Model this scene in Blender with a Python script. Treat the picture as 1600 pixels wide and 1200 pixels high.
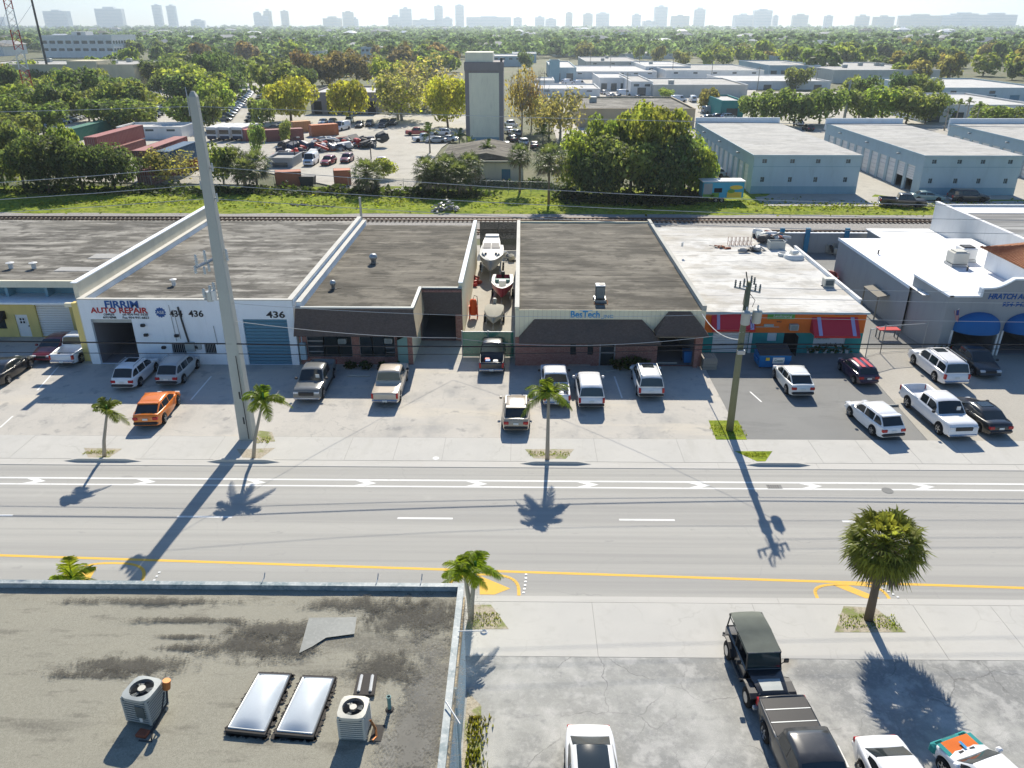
import bpy, math, random
from mathutils import Vector, Matrix
R = math.radians
scene = bpy.context.scene
for o in list(bpy.data.objects): bpy.data.objects.remove(o)
COL = scene.collection
# ---------------------------------------------------------------- camera
cam_data = bpy.data.cameras.new('camera'); cam = bpy.data.objects.new('camera', cam_data); COL.objects.link(cam)
cam.location = (0, 0, 24.7); cam.rotation_euler = (R(90 - 24.826), 0, R(0.7))
cam_data.sensor_width = 36.0; cam_data.lens = 27.38; cam_data.clip_start = 0.5; cam_data.clip_end = 30000
scene.camera = cam
# ---------------------------------------------------------------- sky and sun
SUN_EL, SUN_AZ = 37.5, 3.6
world = bpy.data.worlds.new('World'); scene.world = world; world.use_nodes = True
wn = world.node_tree; wn.nodes.clear()
wo = wn.nodes.new('ShaderNodeOutputWorld'); wb = wn.nodes.new('ShaderNodeBackground'); ws = wn.nodes.new('ShaderNodeTexSky')
ws.sky_type = 'NISHITA'; ws.sun_disc = False; ws.sun_elevation = R(SUN_EL); ws.sun_rotation = R(SUN_AZ)
ws.altitude = 10; ws.air_density = 1.3; ws.dust_density = 0.0; ws.ozone_density = 9.0
wb.inputs['Strength'].default_value = 0.078
wn.links.new(ws.outputs[0], wb.inputs[0]); wn.links.new(wb.outputs[0], wo.inputs[0])
sd = bpy.data.lights.new('sun', 'SUN'); sd.energy = 4.7; sd.angle = R(0.5); sd.color = (1.0, 0.92, 0.785)
sun = bpy.data.objects.new('sun', sd); COL.objects.link(sun)
_d = Vector((-math.sin(R(SUN_AZ)) * math.cos(R(SUN_EL)), -math.cos(R(SUN_AZ)) * math.cos(R(SUN_EL)), -math.sin(R(SUN_EL))))
sun.rotation_euler = _d.to_track_quat('-Z', 'Y').to_euler(); sun.location = (0, 60, 90)
scene.view_settings.view_transform = 'Standard'; scene.view_settings.look = 'None'
scene.view_settings.exposure = 0.62; scene.view_settings.gamma = 1.0
scene.render.engine = 'CYCLES'
scene.cycles.volume_bounces = 0; scene.cycles.max_bounces = 6; scene.cycles.transparent_max_bounces = 12
rnd = random.Random(7)
# ---------------------------------------------------------------- helpers
class MB:
    """collects shapes and links them as one mesh object"""
    def __init__(s): s.v = []; s.f = []; s.m = []
    def add(s, vs, fs, mi=0):
        b = len(s.v); s.v += [tuple(p) for p in vs]
        for q in fs: s.f.append(tuple(i + b for i in q)); s.m.append(mi)
        return s
    def box(s, x0, y0, z0, x1, y1, z1, mi=0):
        return s.add([(x0,y0,z0),(x1,y0,z0),(x1,y1,z0),(x0,y1,z0),(x0,y0,z1),(x1,y0,z1),(x1,y1,z1),(x0,y1,z1)],
                     [(0,3,2,1),(4,5,6,7),(0,1,5,4),(1,2,6,5),(2,3,7,6),(3,0,4,7)], mi)
    def cbox(s, x0, y0, z0, x1, y1, z1, b=0.04, mi=0):
        vs = []; 
        for z, i in ((z0, b), (z0 + b, 0), (z1 - b, 0), (z1, b)):
            xa, xb, ya, yb = x0 + i, x1 - i, y0 + i, y1 - i; c = b * .7
            vs += [(xa+c,ya,z),(xb-c,ya,z),(xb,ya+c,z),(xb,yb-c,z),(xb-c,yb,z),(xa+c,yb,z),(xa,yb-c,z),(xa,ya+c,z)]
        fs = [tuple(range(7,-1,-1)), tuple(range(24,32))]
        for r in range(3):
            for k in range(8): fs.append((r*8+k, r*8+(k+1)%8, r*8+8+(k+1)%8, r*8+8+k))
        return s.add(vs, fs, mi)
    def quad(s, a, b, c, d, mi=0): return s.add([a,b,c,d], [(0,1,2,3)], mi)
    def poly(s, pts, mi=0): return s.add(pts, [tuple(range(len(pts)))], mi)
    def prism(s, pts, z0, z1, mi=0, top=None):
        n = len(pts); a = sum(pts[i][0]*pts[(i+1)%n][1]-pts[(i+1)%n][0]*pts[i][1] for i in range(n))
        if a < 0: pts = pts[::-1]
        s.add([(p[0],p[1],z0) for p in pts] + [(p[0],p[1],z1) for p in pts],
              [(i,(i+1)%n,n+(i+1)%n,n+i) for i in range(n)] + [tuple(range(n-1,-1,-1))], mi)
        s.add([(p[0],p[1],z1) for p in pts], [tuple(range(n))], mi if top is None else top); return s
    def extr(s, pts, d, mi=0):
        """polygon in space pushed by vector d"""
        n = len(pts); q = [(p[0]+d[0],p[1]+d[1],p[2]+d[2]) for p in pts]
        return s.add(list(pts)+q, [tuple(range(n-1,-1,-1)), tuple(range(n,2*n))] + [(i,(i+1)%n,n+(i+1)%n,n+i) for i in range(n)], mi)
    def tube(s, pts, r, n=6, mi=0, r2=None, cap=True):
        pts = [Vector(p) for p in pts]; m = len(pts); vs = []; 
        for i, p in enumerate(pts):
            t = (pts[min(i+1,m-1)] - pts[max(i-1,0)]).normalized()
            u = t.cross(Vector((0,0,1)) if abs(t.z) < .9 else Vector((1,0,0))).normalized(); w = t.cross(u)
            rr = r if r2 is None else r + (r2 - r) * i / (m - 1)
            if isinstance(r, (list, tuple)): rr = r[i]
            for k in range(n):
                a = 2*math.pi*k/n; vs.append(p + u*math.cos(a)*rr + w*math.sin(a)*rr)
        fs = [(i*n+k, i*n+n+k, i*n+n+(k+1)%n, i*n+(k+1)%n) for i in range(m-1) for k in range(n)]
        if cap: fs += [tuple(range(n)), tuple(range(m*n-1, m*n-n-1, -1))]
        return s.add(vs, fs, mi)
    def cyl(s, x, y, z0, z1, r, n=16, mi=0, r2=None): return s.tube([(x,y,z0),(x,y,z1)], r, n, mi, r2)
    def lathe(s, prof, n=16, mi=0, c=(0,0,0)):
        vs = [(c[0]+r*math.cos(2*math.pi*k/n), c[1]+r*math.sin(2*math.pi*k/n), c[2]+z) for r, z in prof for k in range(n)]
        fs = [(i*n+k, i*n+(k+1)%n, i*n+n+(k+1)%n, i*n+n+k) for i in range(len(prof)-1) for k in range(n)]
        return s.add(vs, fs, mi)
    def loft(s, rows, mi=0, cap=True, closed=False):
        n = len(rows[0]); vs = [p for r in rows for p in r]; fs = []
        for i in range(len(rows)-1):
            for k in range(n if closed else n-1): fs.append((i*n+k, i*n+(k+1)%n, i*n+n+(k+1)%n, i*n+n+k))
        if cap: fs += [tuple(range(n-1,-1,-1)), tuple(range((len(rows)-1)*n, len(rows)*n))]
        return s.add(vs, fs, mi)
    def merge(s, o, off=0, M=None):
        b = len(s.v); s.v += [tuple(M @ Vector(p)) if M else p for p in o.v]
        for q, m in zip(o.f, o.m): s.f.append(tuple(i + b for i in q)); s.m.append(m + off)
        return s
    def mesh(s, name, mats, smooth=False):
        me = bpy.data.meshes.new(name); me.from_pydata(s.v, [], s.f)
        for m in (mats if isinstance(mats, (list, tuple)) else [mats]): me.materials.append(M[m] if isinstance(m, str) else m)
        if any(s.m): me.polygons.foreach_set('material_index', s.m)
        if smooth: me.polygons.foreach_set('use_smooth', [True] * len(s.f))
        me.update(); return me
    def build(s, name, mats, parent=None, loc=(0,0,0), rz=0, smooth=False):
        return link(name, s.mesh(name, mats, smooth), parent, loc, rz)
def link(name, me, parent=None, loc=(0,0,0), rz=0, rot=None, scale=None):
    o = bpy.data.objects.new(name, me); COL.objects.link(o); o.location = loc
    o.rotation_euler = rot if rot else (0, 0, rz)
    if scale: o.scale = scale if isinstance(scale, (tuple, list)) else (scale,)*3
    if parent: o.parent = parent
    return o
def tag(o, label=None, cat=None, group=None, kind=None):
    if label: o['label'] = label
    if cat: o['category'] = cat
    if group: o['group'] = group
    if kind: o['kind'] = kind
    return o
def thing(name, label, cat, loc=(0,0,0), rz=0, group=None): return tag(link(name, None, None, loc, rz), label, cat, group)
def struct(o): o['kind'] = 'structure'; return o
def copy_tree(o, parent=None):
    c = o.copy(); COL.objects.link(c); c.parent = parent
    for ch in list(o.children): copy_tree(ch, c)
    return c
def words(text, size, name, mat, parent, loc, rot=(R(90),0,0), width=None, depth=0.012, shear=0.0, bold=0.0, align='CENTER'):
    cu = bpy.data.curves.new(name, 'FONT'); cu.body = text; cu.size = size; cu.extrude = depth; cu.offset = bold; cu.shear = shear
    cu.align_x = align; cu.align_y = 'CENTER'; cu.resolution_u = 3
    t = bpy.data.objects.new('tmp', cu); COL.objects.link(t)
    dg = bpy.context.evaluated_depsgraph_get(); me = bpy.data.meshes.new_from_object(t.evaluated_get(dg))
    bpy.data.objects.remove(t); me.materials.clear(); me.materials.append(M[mat])
    if width:
        xs = [v.co.x for v in me.vertices]; k = width / max(1e-3, max(xs) - min(xs))
        for v in me.vertices: v.co.x *= k
    return link(name, me, parent, loc, rot=rot)
ORD = ['first','second','third','fourth','fifth','sixth','seventh','eighth','ninth','tenth','eleventh','twelfth','thirteenth','fourteenth','fifteenth','sixteenth','seventeenth','eighteenth','nineteenth','twentieth']
_tens = ['','','twenty','thirty','forty','fifty','sixty','seventy','eighty','ninety']
def ordinal(i):
    if i <= 20: return ORD[i-1]
    if i % 10 == 0: return _tens[i//10][:-1] + 'ieth'
    return _tens[i//10] + '-' + ORD[i % 10 - 1]
def bearing(o): return o.location.x / max(1.0, o.location.y)
def number_row(objs, text):
    """label look-alikes by their order from the left"""
    objs = sorted(objs, key=bearing)
    for i, o in enumerate(objs): o['label'] = (text % ordinal(i + 1)) if '%s' in text else text
# ---------------------------------------------------------------- materials
M = {}
def nodes(name):
    m = bpy.data.materials.new(name); m.use_nodes = True; nt = m.node_tree; nt.nodes.clear()
    out = nt.nodes.new('ShaderNodeOutputMaterial'); b = nt.nodes.new('ShaderNodeBsdfPrincipled')
    nt.links.new(b.outputs[0], out.inputs[0]); M[name] = m; return m, nt, b, out
def rgba(c): return (c[0], c[1], c[2], 1.0)
def noise_fac(nt, vec, scale, stretch, lo, hi, detail=5, rough=.6):
    mp = nt.nodes.new('ShaderNodeMapping'); mp.inputs['Scale'].default_value = stretch
    n = nt.nodes.new('ShaderNodeTexNoise'); n.inputs['Scale'].default_value = scale; n.inputs['Detail'].default_value = detail
    n.inputs['Roughness'].default_value = rough
    r = nt.nodes.new('ShaderNodeMapRange'); r.inputs[1].default_value = lo; r.inputs[2].default_value = hi; r.clamp = True
    nt.links.new(vec, mp.inputs[0]); nt.links.new(mp.outputs[0], n.inputs['Vector']); nt.links.new(n.outputs['Fac'], r.inputs[0])
    return r.outputs[0], mp
def mix(nt, fac, a, b, k=1.0):
    mx = nt.nodes.new('ShaderNodeMix'); mx.data_type = 'RGBA'
    if k != 1.0:
        mu = nt.nodes.new('ShaderNodeMath'); mu.operation = 'MULTIPLY'; mu.inputs[1].default_value = k
        nt.links.new(fac, mu.inputs[0]); fac = mu.outputs[0]
    nt.links.new(fac, mx.inputs[0])
    for s, c in ((6, a), (7, b)):
        if isinstance(c, tuple): mx.inputs[s].default_value = rgba(c)
        else: nt.links.new(c, mx.inputs[s])
    return mx.outputs[2]
def surf(name, base, layers=(), rough=.9, bump=None, metal=0.0, spec=.3, cracks=None, coat=0, obj=False):
    """layers: (scale, (sx,sy,sz), lo, hi, colour, strength)"""
    m, nt, b, out = nodes(name)
    if obj: tc = nt.nodes.new('ShaderNodeTexCoord'); pos = tc.outputs['Object']
    else: g = nt.nodes.new('ShaderNodeNewGeometry'); pos = g.outputs['Position']
    col = base; last = None
    for i, (sc, st, lo, hi, c, k) in enumerate(layers):
        fac, mp = noise_fac(nt, pos, sc, st, lo, hi); mp.inputs['Location'].default_value = (i*13.7, i*7.1, i*3.3)
        col = mix(nt, fac, col, c, k)
    if cracks:
        sc, c, wd, k = cracks
        # jitter the cell pattern so the joints wander
        n = nt.nodes.new('ShaderNodeTexNoise'); n.inputs['Scale'].default_value = sc*2.5; n.inputs['Detail'].default_value = 4
        va = nt.nodes.new('ShaderNodeVectorMath'); va.operation = 'MULTIPLY_ADD'; va.inputs[1].default_value = (.9/sc*.4,)*3
        nt.links.new(pos, n.inputs['Vector']); nt.links.new(n.outputs['Color'], va.inputs[0]); nt.links.new(pos, va.inputs[2])
        vo = nt.nodes.new('ShaderNodeTexVoronoi'); vo.feature = 'DISTANCE_TO_EDGE'; vo.inputs['Scale'].default_value = sc
        nt.links.new(va.outputs[0], vo.inputs['Vector'])
        r = nt.nodes.new('ShaderNodeMapRange'); r.inputs[1].default_value = 0; r.inputs[2].default_value = wd; r.inputs[3].default_value = 1; r.inputs[4].default_value = 0
        nt.links.new(vo.outputs['Distance'], r.inputs[0]); 
        f2, _ = noise_fac(nt, pos, sc*.6, (1,1,1), .45, .6)
        mu = nt.nodes.new('ShaderNodeMath'); mu.operation = 'MULTIPLY'; nt.links.new(r.outputs[0], mu.inputs[0]); nt.links.new(f2, mu.inputs[1])
        col = mix(nt, mu.outputs[0], col, c, k)
    if isinstance(col, tuple): b.inputs['Base Color'].default_value = rgba(col)
    else: nt.links.new(col, b.inputs['Base Color'])
    b.inputs['Roughness'].default_value = rough; b.inputs['Metallic'].default_value = metal
    b.inputs['Specular IOR Level'].default_value = spec
    if coat: b.inputs['Coat Weight'].default_value = coat; b.inputs['Coat Roughness'].default_value = .08
    if bump:
        n = nt.nodes.new('ShaderNodeTexNoise'); n.inputs['Scale'].default_value = bump[0]; n.inputs['Detail'].default_value = 5
        nt.links.new(pos, n.inputs['Vector']); bp = nt.nodes.new('ShaderNodeBump'); bp.inputs['Strength'].default_value = bump[1]; bp.inputs['Distance'].default_value = .05
        nt.links.new(n.outputs['Fac'], bp.inputs['Height']); nt.links.new(bp.outputs[0], b.inputs['Normal'])
    return m
U = (1,1,1)
def worn(c, k=.25, d=.6): return [(.9, U, .4, .75, tuple(x*d for x in c), k), (9, U, .45, .7, tuple(x*.8 for x in c), k*.8)]
# --- ground
surf('soil', (.13,.125,.07), [(.05,U,.35,.65,(.08,.11,.035),.9),(.6,U,.4,.7,(.20,.18,.12),.5)], bump=(3,.4))
surf('grass_soil', (.26,.32,.035), [(.12,(1,2,1),.4,.65,(.33,.35,.06),.8),(1.5,U,.45,.62,(.10,.15,.02),.8),(.5,U,.5,.62,(.13,.19,.025),.7),(.35,(1,3,1),.55,.7,(.26,.23,.11),.55)], rough=1, bump=(6,.8), spec=.05)
surf('road', (.445,.433,.395), [(.12,(.08,1.4,1),.4,.68,(.385,.378,.355),.7),(.6,(.05,3.5,1),.48,.66,(.47,.46,.425),.5),(45,U,.4,.75,(.35,.345,.325),.5),(2.2,(.12,5,1),.60,.70,(.33,.325,.31),.6),(.5,U,.64,.72,(.48,.47,.43),.5),(1.1,(.5,1.2,1),.66,.70,(.31,.305,.29),.6),(1.0,(.006,.62,1),.46,.60,(.352,.344,.322),.75),(.9,(.02,2.6,1),.56,.64,(.33,.325,.305),.5)], rough=.92, bump=(70,.25), spec=.2, cracks=(.16,(.30,.295,.28),.004,.6))
surf('walk', (.50,.49,.455), [(.35,U,.4,.7,(.57,.555,.51),.6),(1.4,U,.55,.75,(.43,.418,.38),.6),(25,U,.45,.75,(.47,.455,.42),.5),(.25,(2.5,.5,1),.58,.72,(.45,.44,.40),.6)], bump=(40,.12), spec=.2, cracks=(.25,(.36,.35,.31),.006,.55))
surf('kerb', (.53,.515,.475), [(.5,(.4,3,1),.45,.7,(.46,.45,.41),.6),(14,U,.5,.7,(.53,.51,.47),.5)], spec=.2, bump=(30,.1))
surf('lot_pale', (.50,.475,.425), [(.16,U,.4,.66,(.56,.53,.475),.9),(.5,(1,.6,1),.52,.7,(.33,.325,.31),.7),(2.2,U,.58,.74,(.27,.27,.265),.5),(30,U,.42,.75,(.31,.305,.295),.5),(.22,(.4,2,1),.52,.64,(.58,.53,.44),.6),(.9,U,.6,.68,(.22,.22,.215),.5)], bump=(50,.25), spec=.2, cracks=(.32,(.22,.22,.21),.007,.55))
surf('lot_dark', (.24,.24,.23), [(.15,U,.4,.66,(.28,.28,.265),.8),(.7,(.4,1.6,1),.55,.7,(.19,.19,.185),.6),(35,U,.42,.75,(.17,.17,.165),.5)], bump=(60,.25), spec=.2, cracks=(.3,(.12,.12,.12),.005,.45))
surf('lot_near', (.36,.36,.335), [(.10,(.4,2.4,1),.44,.58,(.25,.253,.245),.9),(.35,U,.48,.62,(.52,.515,.48),.85),(1.3,U,.52,.64,(.56,.55,.52),.6),(1.8,U,.55,.72,(.24,.245,.24),.65),(7,U,.5,.72,(.50,.49,.46),.5),(35,U,.4,.75,(.28,.28,.27),.5),(.22,U,.60,.7,(.33,.29,.22),.6)], bump=(40,.35), spec=.2, cracks=(.38,(.15,.15,.145),.012,.75))
surf('pavers', (.42,.40,.35), [(.3,U,.4,.7,(.48,.45,.40),.7),(6,(1,4,1),.45,.6,(.34,.32,.28),.6)], bump=(20,.2))
surf('yard', (.42,.395,.34), [(.08,U,.4,.65,(.48,.46,.40),.8),(.4,U,.5,.7,(.32,.30,.255),.7),(3,U,.55,.75,(.26,.25,.22),.5)], bump=(10,.2))
surf('ballast', (.30,.285,.265), [(1.2,U,.35,.7,(.40,.38,.35),.8),(6,U,.45,.65,(.17,.165,.155),.8)], bump=(12,.8))
surf('white_line', (.80,.80,.77), [(3,U,.55,.75,(.50,.49,.47),.6),(20,U,.5,.7,(.68,.67,.64),.5)], rough=.8)
surf('yellow_line', (.78,.47,.08), [(3,U,.55,.75,(.55,.38,.16),.6),(20,U,.5,.7,(.66,.42,.10),.5)], rough=.8)
surf('mulch', (.46,.41,.32), [(.9,U,.5,.6,(.19,.24,.05),.85),(9,U,.45,.65,(.26,.22,.16),.7)], bump=(20,.6), rough=1)
surf('tuft', (.17,.23,.03), [(2,U,.4,.7,(.26,.25,.07),.8)], rough=1, spec=.05)
# --- roofs
def roof(name, a, b, c, k=1.0):
    lt = tuple(min(.62,x*1.6) for x in a)
    surf(name, a, [(.10,(.8,1.3,1),.42,.58,b,.9*k),(.20,(.6,1.5,1),.48,.60,c,.85*k),(.45,(.35,2.0,1),.50,.64,lt,.7*k),(1.3,(.16,5,1),.53,.66,c,.55*k),(.38,(.9,1.4,1),.53,.62,c,.75*k),(.8,U,.54,.66,tuple(x*.6 for x in b),.7*k),(.28,U,.56,.66,tuple(x*.5 for x in b),.7*k),(6,(.6,2,1),.5,.7,tuple(x*.7 for x in a),.4*k),(30,U,.4,.75,tuple(x*.75 for x in a),.4)], bump=(25,.2), spec=.15)
roof('roof_grey', (.30,.285,.25), (.155,.145,.122), (.06,.056,.048), 1.1)
roof('roof_tan', (.19,.174,.142), (.14,.128,.104), (.052,.048,.04))
roof('roof_brown', (.185,.168,.135), (.135,.122,.098), (.05,.046,.038))
roof('roof_white', (.70,.69,.65), (.62,.605,.56), (.36,.32,.25), .62)
roof('roof_far', (.50,.49,.455), (.44,.43,.40), (.33,.325,.31), .6)
roof('roof_farw', (.66,.65,.62), (.58,.575,.55), (.44,.44,.43), .5)
surf('roof_bright', (.88,.88,.88), [(.2,U,.5,.7,(.80,.81,.82),.5)], rough=.7)
surf('roof_black', (.20,.20,.195), [(.2,(.15,3.5,1),.46,.58,(.50,.50,.48),.9),(.8,(.15,4,1),.52,.62,(.10,.10,.10),.7)])
surf('roof_near', (.375,.36,.29), [(.12,U,.42,.64,(.43,.41,.33),.8),(.22,(.35,2.4,1),.57,.66,(.17,.162,.135),.75),(1.1,(.6,2.0,1),.56,.68,(.18,.17,.14),.7),(45,U,.36,.70,(.17,.16,.13),.75),(14,U,.45,.72,(.43,.41,.34),.5)], bump=(90,.5), rough=1, spec=.1)
surf('roof_near_dark', (.125,.118,.10), [(.5,U,.4,.65,(.17,.16,.135),.8),(1.6,U,.5,.7,(.08,.076,.066),.7),(45,U,.36,.7,(.06,.057,.05),.75),(14,U,.5,.72,(.24,.23,.19),.5)], bump=(90,.5), rough=1, spec=.1)
surf('roof_near_smooth', (.25,.24,.21), [(.7,(2,.6,1),.45,.65,(.36,.35,.315),.7),(2,U,.55,.7,(.20,.195,.175),.7),(50,U,.4,.7,(.22,.215,.19),.5)], bump=(60,.4), rough=1, spec=.1)
surf('flash_patch', (.27,.28,.262), [(1,U,.4,.7,(.20,.208,.195),.8),(8,U,.5,.7,(.38,.385,.36),.5)], rough=.6)
surf('parapet_metal', (.38,.42,.42), [(1.2,U,.45,.62,(.16,.22,.24),.9),(8,U,.5,.7,(.62,.63,.60),.6)], rough=.55)
# --- walls and trim
for n, c in dict(white_wall=(.84,.88,.91), cream_wall=(.68,.63,.50), yellow_wall=(.72,.58,.22), pale_yellow=(.76,.72,.56), blue_wall=(.41,.53,.58), blue_dark=(.23,.38,.45),
                 tan_wall=(.48,.39,.26), grey_wall=(.33,.345,.35), orange_wall=(.72,.17,.03), teal_wall=(.03,.26,.26), beige_far=(.62,.56,.40), stucco=(.86,.83,.66),
                 grey_trim=(.27,.25,.26), white_far=(.78,.78,.76), concrete=(.47,.465,.42), tilt_wall=(.60,.585,.53), brown_wall=(.30,.24,.18), cream_wall2=(.84,.77,.56)).items():
    surf(n, c, [(.5,(1,1,.35),.45,.7,tuple(x*.82 for x in c),.6),(2.5,(1,1,.15),.56,.75,tuple(x*.66 for x in c),.35),(20,U,.5,.7,tuple(x*.93 for x in c),.5)], rough=.85, bump=(15,.08))
surf('brick', (.36,.165,.135), [(3,(1,1,3),.4,.6,(.44,.25,.21),.9),(9,(1,1,3),.45,.6,(.20,.075,.06),.8),(14,(1,1,3),.6,.7,(.50,.42,.36),.6)], bump=(20,.5))
surf('shingle', (.145,.104,.083), [(5,(1,1,2.5),.4,.65,(.20,.148,.12),.8),(22,(1,1,3),.45,.65,(.065,.054,.049),.7),(.6,U,.5,.7,(.10,.085,.075),.6)], bump=(25,.8), rough=.95)
surf('lane_scuff', (.33,.325,.31))
surf('terracotta', (.36,.15,.07), [(3,U,.4,.65,(.46,.22,.11),.8),(8,U,.5,.7,(.22,.09,.05),.7)], bump=(10,.3))
def plain(name, c, rough=.6, metal=0.0, **k): surf(name, c, worn(c, .2, .75), rough=rough, metal=metal, **k)
for n, c, r, me in [('white_paint',(.78,.78,.77),.5,0),('blue_door',(.09,.22,.31),.5,0),('blue_awning',(.015,.13,.36),.7,0),('red_awning',(.52,.035,.06),.7,0),('red_trim',(.62,.03,.03),.6,0),
    ('lilac',(.38,.36,.60),.7,0),('blue_bin',(.01,.16,.42),.5,0),('green_screen',(.02,.22,.14),.8,0),('green_box',(.03,.17,.12),.6,0),('rust',(.30,.095,.05),.8,0),('maroon',(.25,.075,.065),.7,0),
    ('orange_box',(.50,.15,.05),.7,0),('orange',(.75,.10,.01),.5,0),('galv',(.42,.44,.45),.45,.6),('dark_metal',(.05,.052,.055),.5,.3),('black_rubber',(.018,.018,.019),.8,0),('black_plastic',(.03,.03,.032),.5,0),
    ('ac_grey',(.40,.425,.41),.5,.1),('ac_dark',(.10,.125,.13),.5,.2),('ac_cream',(.62,.60,.52),.5,0),('copper',(.42,.17,.06),.5,.4),('rail_steel',(.16,.11,.085),.5,.5),('sleeper',(.10,.075,.06),.9,0),
    ('wood_grey',(.27,.25,.21),.9,0),('wood_green',(.205,.205,.125),.9,0),('concrete_pole',(.42,.43,.40),.85,0),('insulator',(.55,.57,.57),.25,0),('cable',(.02,.02,.022),.6,0),('wire_pale',(.52,.53,.52),.5,.2),
    ('bark',(.16,.125,.09),.95,0),('bark_pale',(.33,.30,.25),.95,0),('skin_boat',(.74,.74,.70),.35,0),('boat_grey',(.38,.40,.41),.5,0),('boat_red',(.30,.025,.05),.35,0),('boat_canvas',(.36,.35,.30),.9,0),('navy',(.02,.035,.075),.5,0),
    ('blue_post',(.02,.19,.34),.6,0),('dirt',(.30,.25,.17),1,0),('red_paint',(.50,.03,.025),.5,0),('white_red',(.62,.30,.27),.6,0),('junk_dark',(.05,.05,.055),.6,.2),('junk_grey',(.27,.28,.29),.5,.4),('junk_white',(.66,.66,.65),.5,0),
    ('skylight',(.58,.63,.66),.42,0),('tar',(.06,.055,.05),.85,0),('pvc',(.70,.70,.68),.5,0),('lead_green',(.16,.30,.29),.6,0),('sign_green',(.10,.33,.06),.6,0),('sign_white',(.75,.75,.72),.6,0),
    ('ink_blue',(.02,.09,.30),.6,0),('ink_red',(.45,.03,.03),.6,0),('ink_black',(.025,.025,.028),.6,0),('sky_blue',(.05,.30,.58),.6,0),('mural_blue',(.05,.36,.55),.6,0),('mural_green',(.14,.30,.05),.6,0),('mural_yellow',(.70,.50,.06),.6,0),
    ('pallet',(.36,.32,.27),.9,0),('flag_red',(.50,.05,.06),.8,0),('flag_blue',(.04,.06,.22),.8,0),('skin',(.42,.26,.18),.7,0),('cloth_dark',(.04,.045,.07),.9,0),('cloth_red',(.35,.06,.05),.9,0),('hair',(.03,.022,.018),.8,0),('trailer_white',(.72,.73,.74),.45,0),('thatch',(.27,.21,.14),.95,0)]:
    plain(n, c, r, me)
def glossy(name, c, rough=.06, spec=.5, metal=0.0):
    m, nt, b, o = nodes(name); b.inputs['Base Color'].default_value = rgba(c); b.inputs['Roughness'].default_value = rough; b.inputs['Specular IOR Level'].default_value = spec; b.inputs['Metallic'].default_value = metal
glossy('glass', (.022,.030,.034), .06, .7); glossy('tinted', (.02,.04,.042), .05, .6); glossy('tail_red', (.42,.012,.015), .15); glossy('lamp_clear', (.62,.64,.66), .1, .6)
glossy('chrome', (.62,.62,.63), .18, .5, 1.0); glossy('alloy', (.45,.46,.47), .3, .5, .8); glossy('tyre', (.016,.016,.017), .8, .2); glossy('plate', (.70,.72,.70), .5); glossy('trim_black', (.022,.022,.024), .45); glossy('dark_room', (.012,.012,.013), .9, .1)  # dark_room puts the shade of unlit interiors into a near-black colour
surf('joint', (.30,.29,.27)); surf('canvas_dark', (.13,.145,.125), [(2,U,.4,.7,(.10,.11,.095),.6)], rough=.9)
glossy('window_far', (.06,.085,.10), .15, .5)
def paint(name, rough=.28, coat=.6, metal=.0):
    m, nt, b, o = nodes(name); oi = nt.nodes.new('ShaderNodeObjectInfo'); g = nt.nodes.new('ShaderNodeNewGeometry')
    f, _ = noise_fac(nt, g.outputs['Position'], 2.2, U, .5, .8); c = mix(nt, f, oi.outputs['Color'], (.30,.28,.25), .10)
    nt.links.new(c, b.inputs['Base Color']); b.inputs['Roughness'].default_value = rough; b.inputs['Coat Weight'].default_value = coat; b.inputs['Coat Roughness'].default_value = .05; b.inputs['Metallic'].default_value = metal
paint('car_paint'); paint('box_paint', .75, 0)
def leafy(name, var=.55, trans=.35, rough=.6):
    m, nt, b, out = nodes(name); oi = nt.nodes.new('ShaderNodeObjectInfo'); g = nt.nodes.new('ShaderNodeNewGeometry')
    r = nt.nodes.new('ShaderNodeMapRange'); r.inputs[3].default_value = 1 - var; r.inputs[4].default_value = 1 + var*.8; nt.links.new(g.outputs['Random Per Island'], r.inputs[0])
    f, _ = noise_fac(nt, g.outputs['Position'], .35, U, .38, .68)
    hs = nt.nodes.new('ShaderNodeHueSaturation'); hs.inputs['Saturation'].default_value = 1.0
    nt.links.new(oi.outputs['Color'], hs.inputs['Color']); nt.links.new(r.outputs[0], hs.inputs['Value'])
    hr = nt.nodes.new('ShaderNodeMapRange'); hr.inputs[3].default_value = .475; hr.inputs[4].default_value = .515; nt.links.new(f, hr.inputs[0]); nt.links.new(hr.outputs[0], hs.inputs['Hue'])
    b.inputs['Roughness'].default_value = rough; b.inputs['Specular IOR Level'].default_value = .25
    nt.links.new(hs.outputs[0], b.inputs['Base Color'])
    tr = nt.nodes.new('ShaderNodeBsdfTranslucent'); ms = nt.nodes.new('ShaderNodeMixShader'); ms.inputs[0].default_value = trans
    gm = nt.nodes.new('ShaderNodeMix'); gm.data_type = 'RGBA'; gm.blend_type = 'MULTIPLY'; gm.inputs[0].default_value = 1; gm.inputs[7].default_value = (1.6,1.6,.85,1)
    nt.links.new(hs.outputs[0], gm.inputs[6]); nt.links.new(gm.outputs[2], tr.inputs['Color'])
    nt.links.new(b.outputs[0], ms.inputs[1]); nt.links.new(tr.outputs[0], ms.inputs[2]); nt.links.new(ms.outputs[0], out.inputs[0])
leafy('leaf', .5, .62); leafy('frond', .45, .55, .45); leafy('far_leaf', .6, .6, .8)
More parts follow.
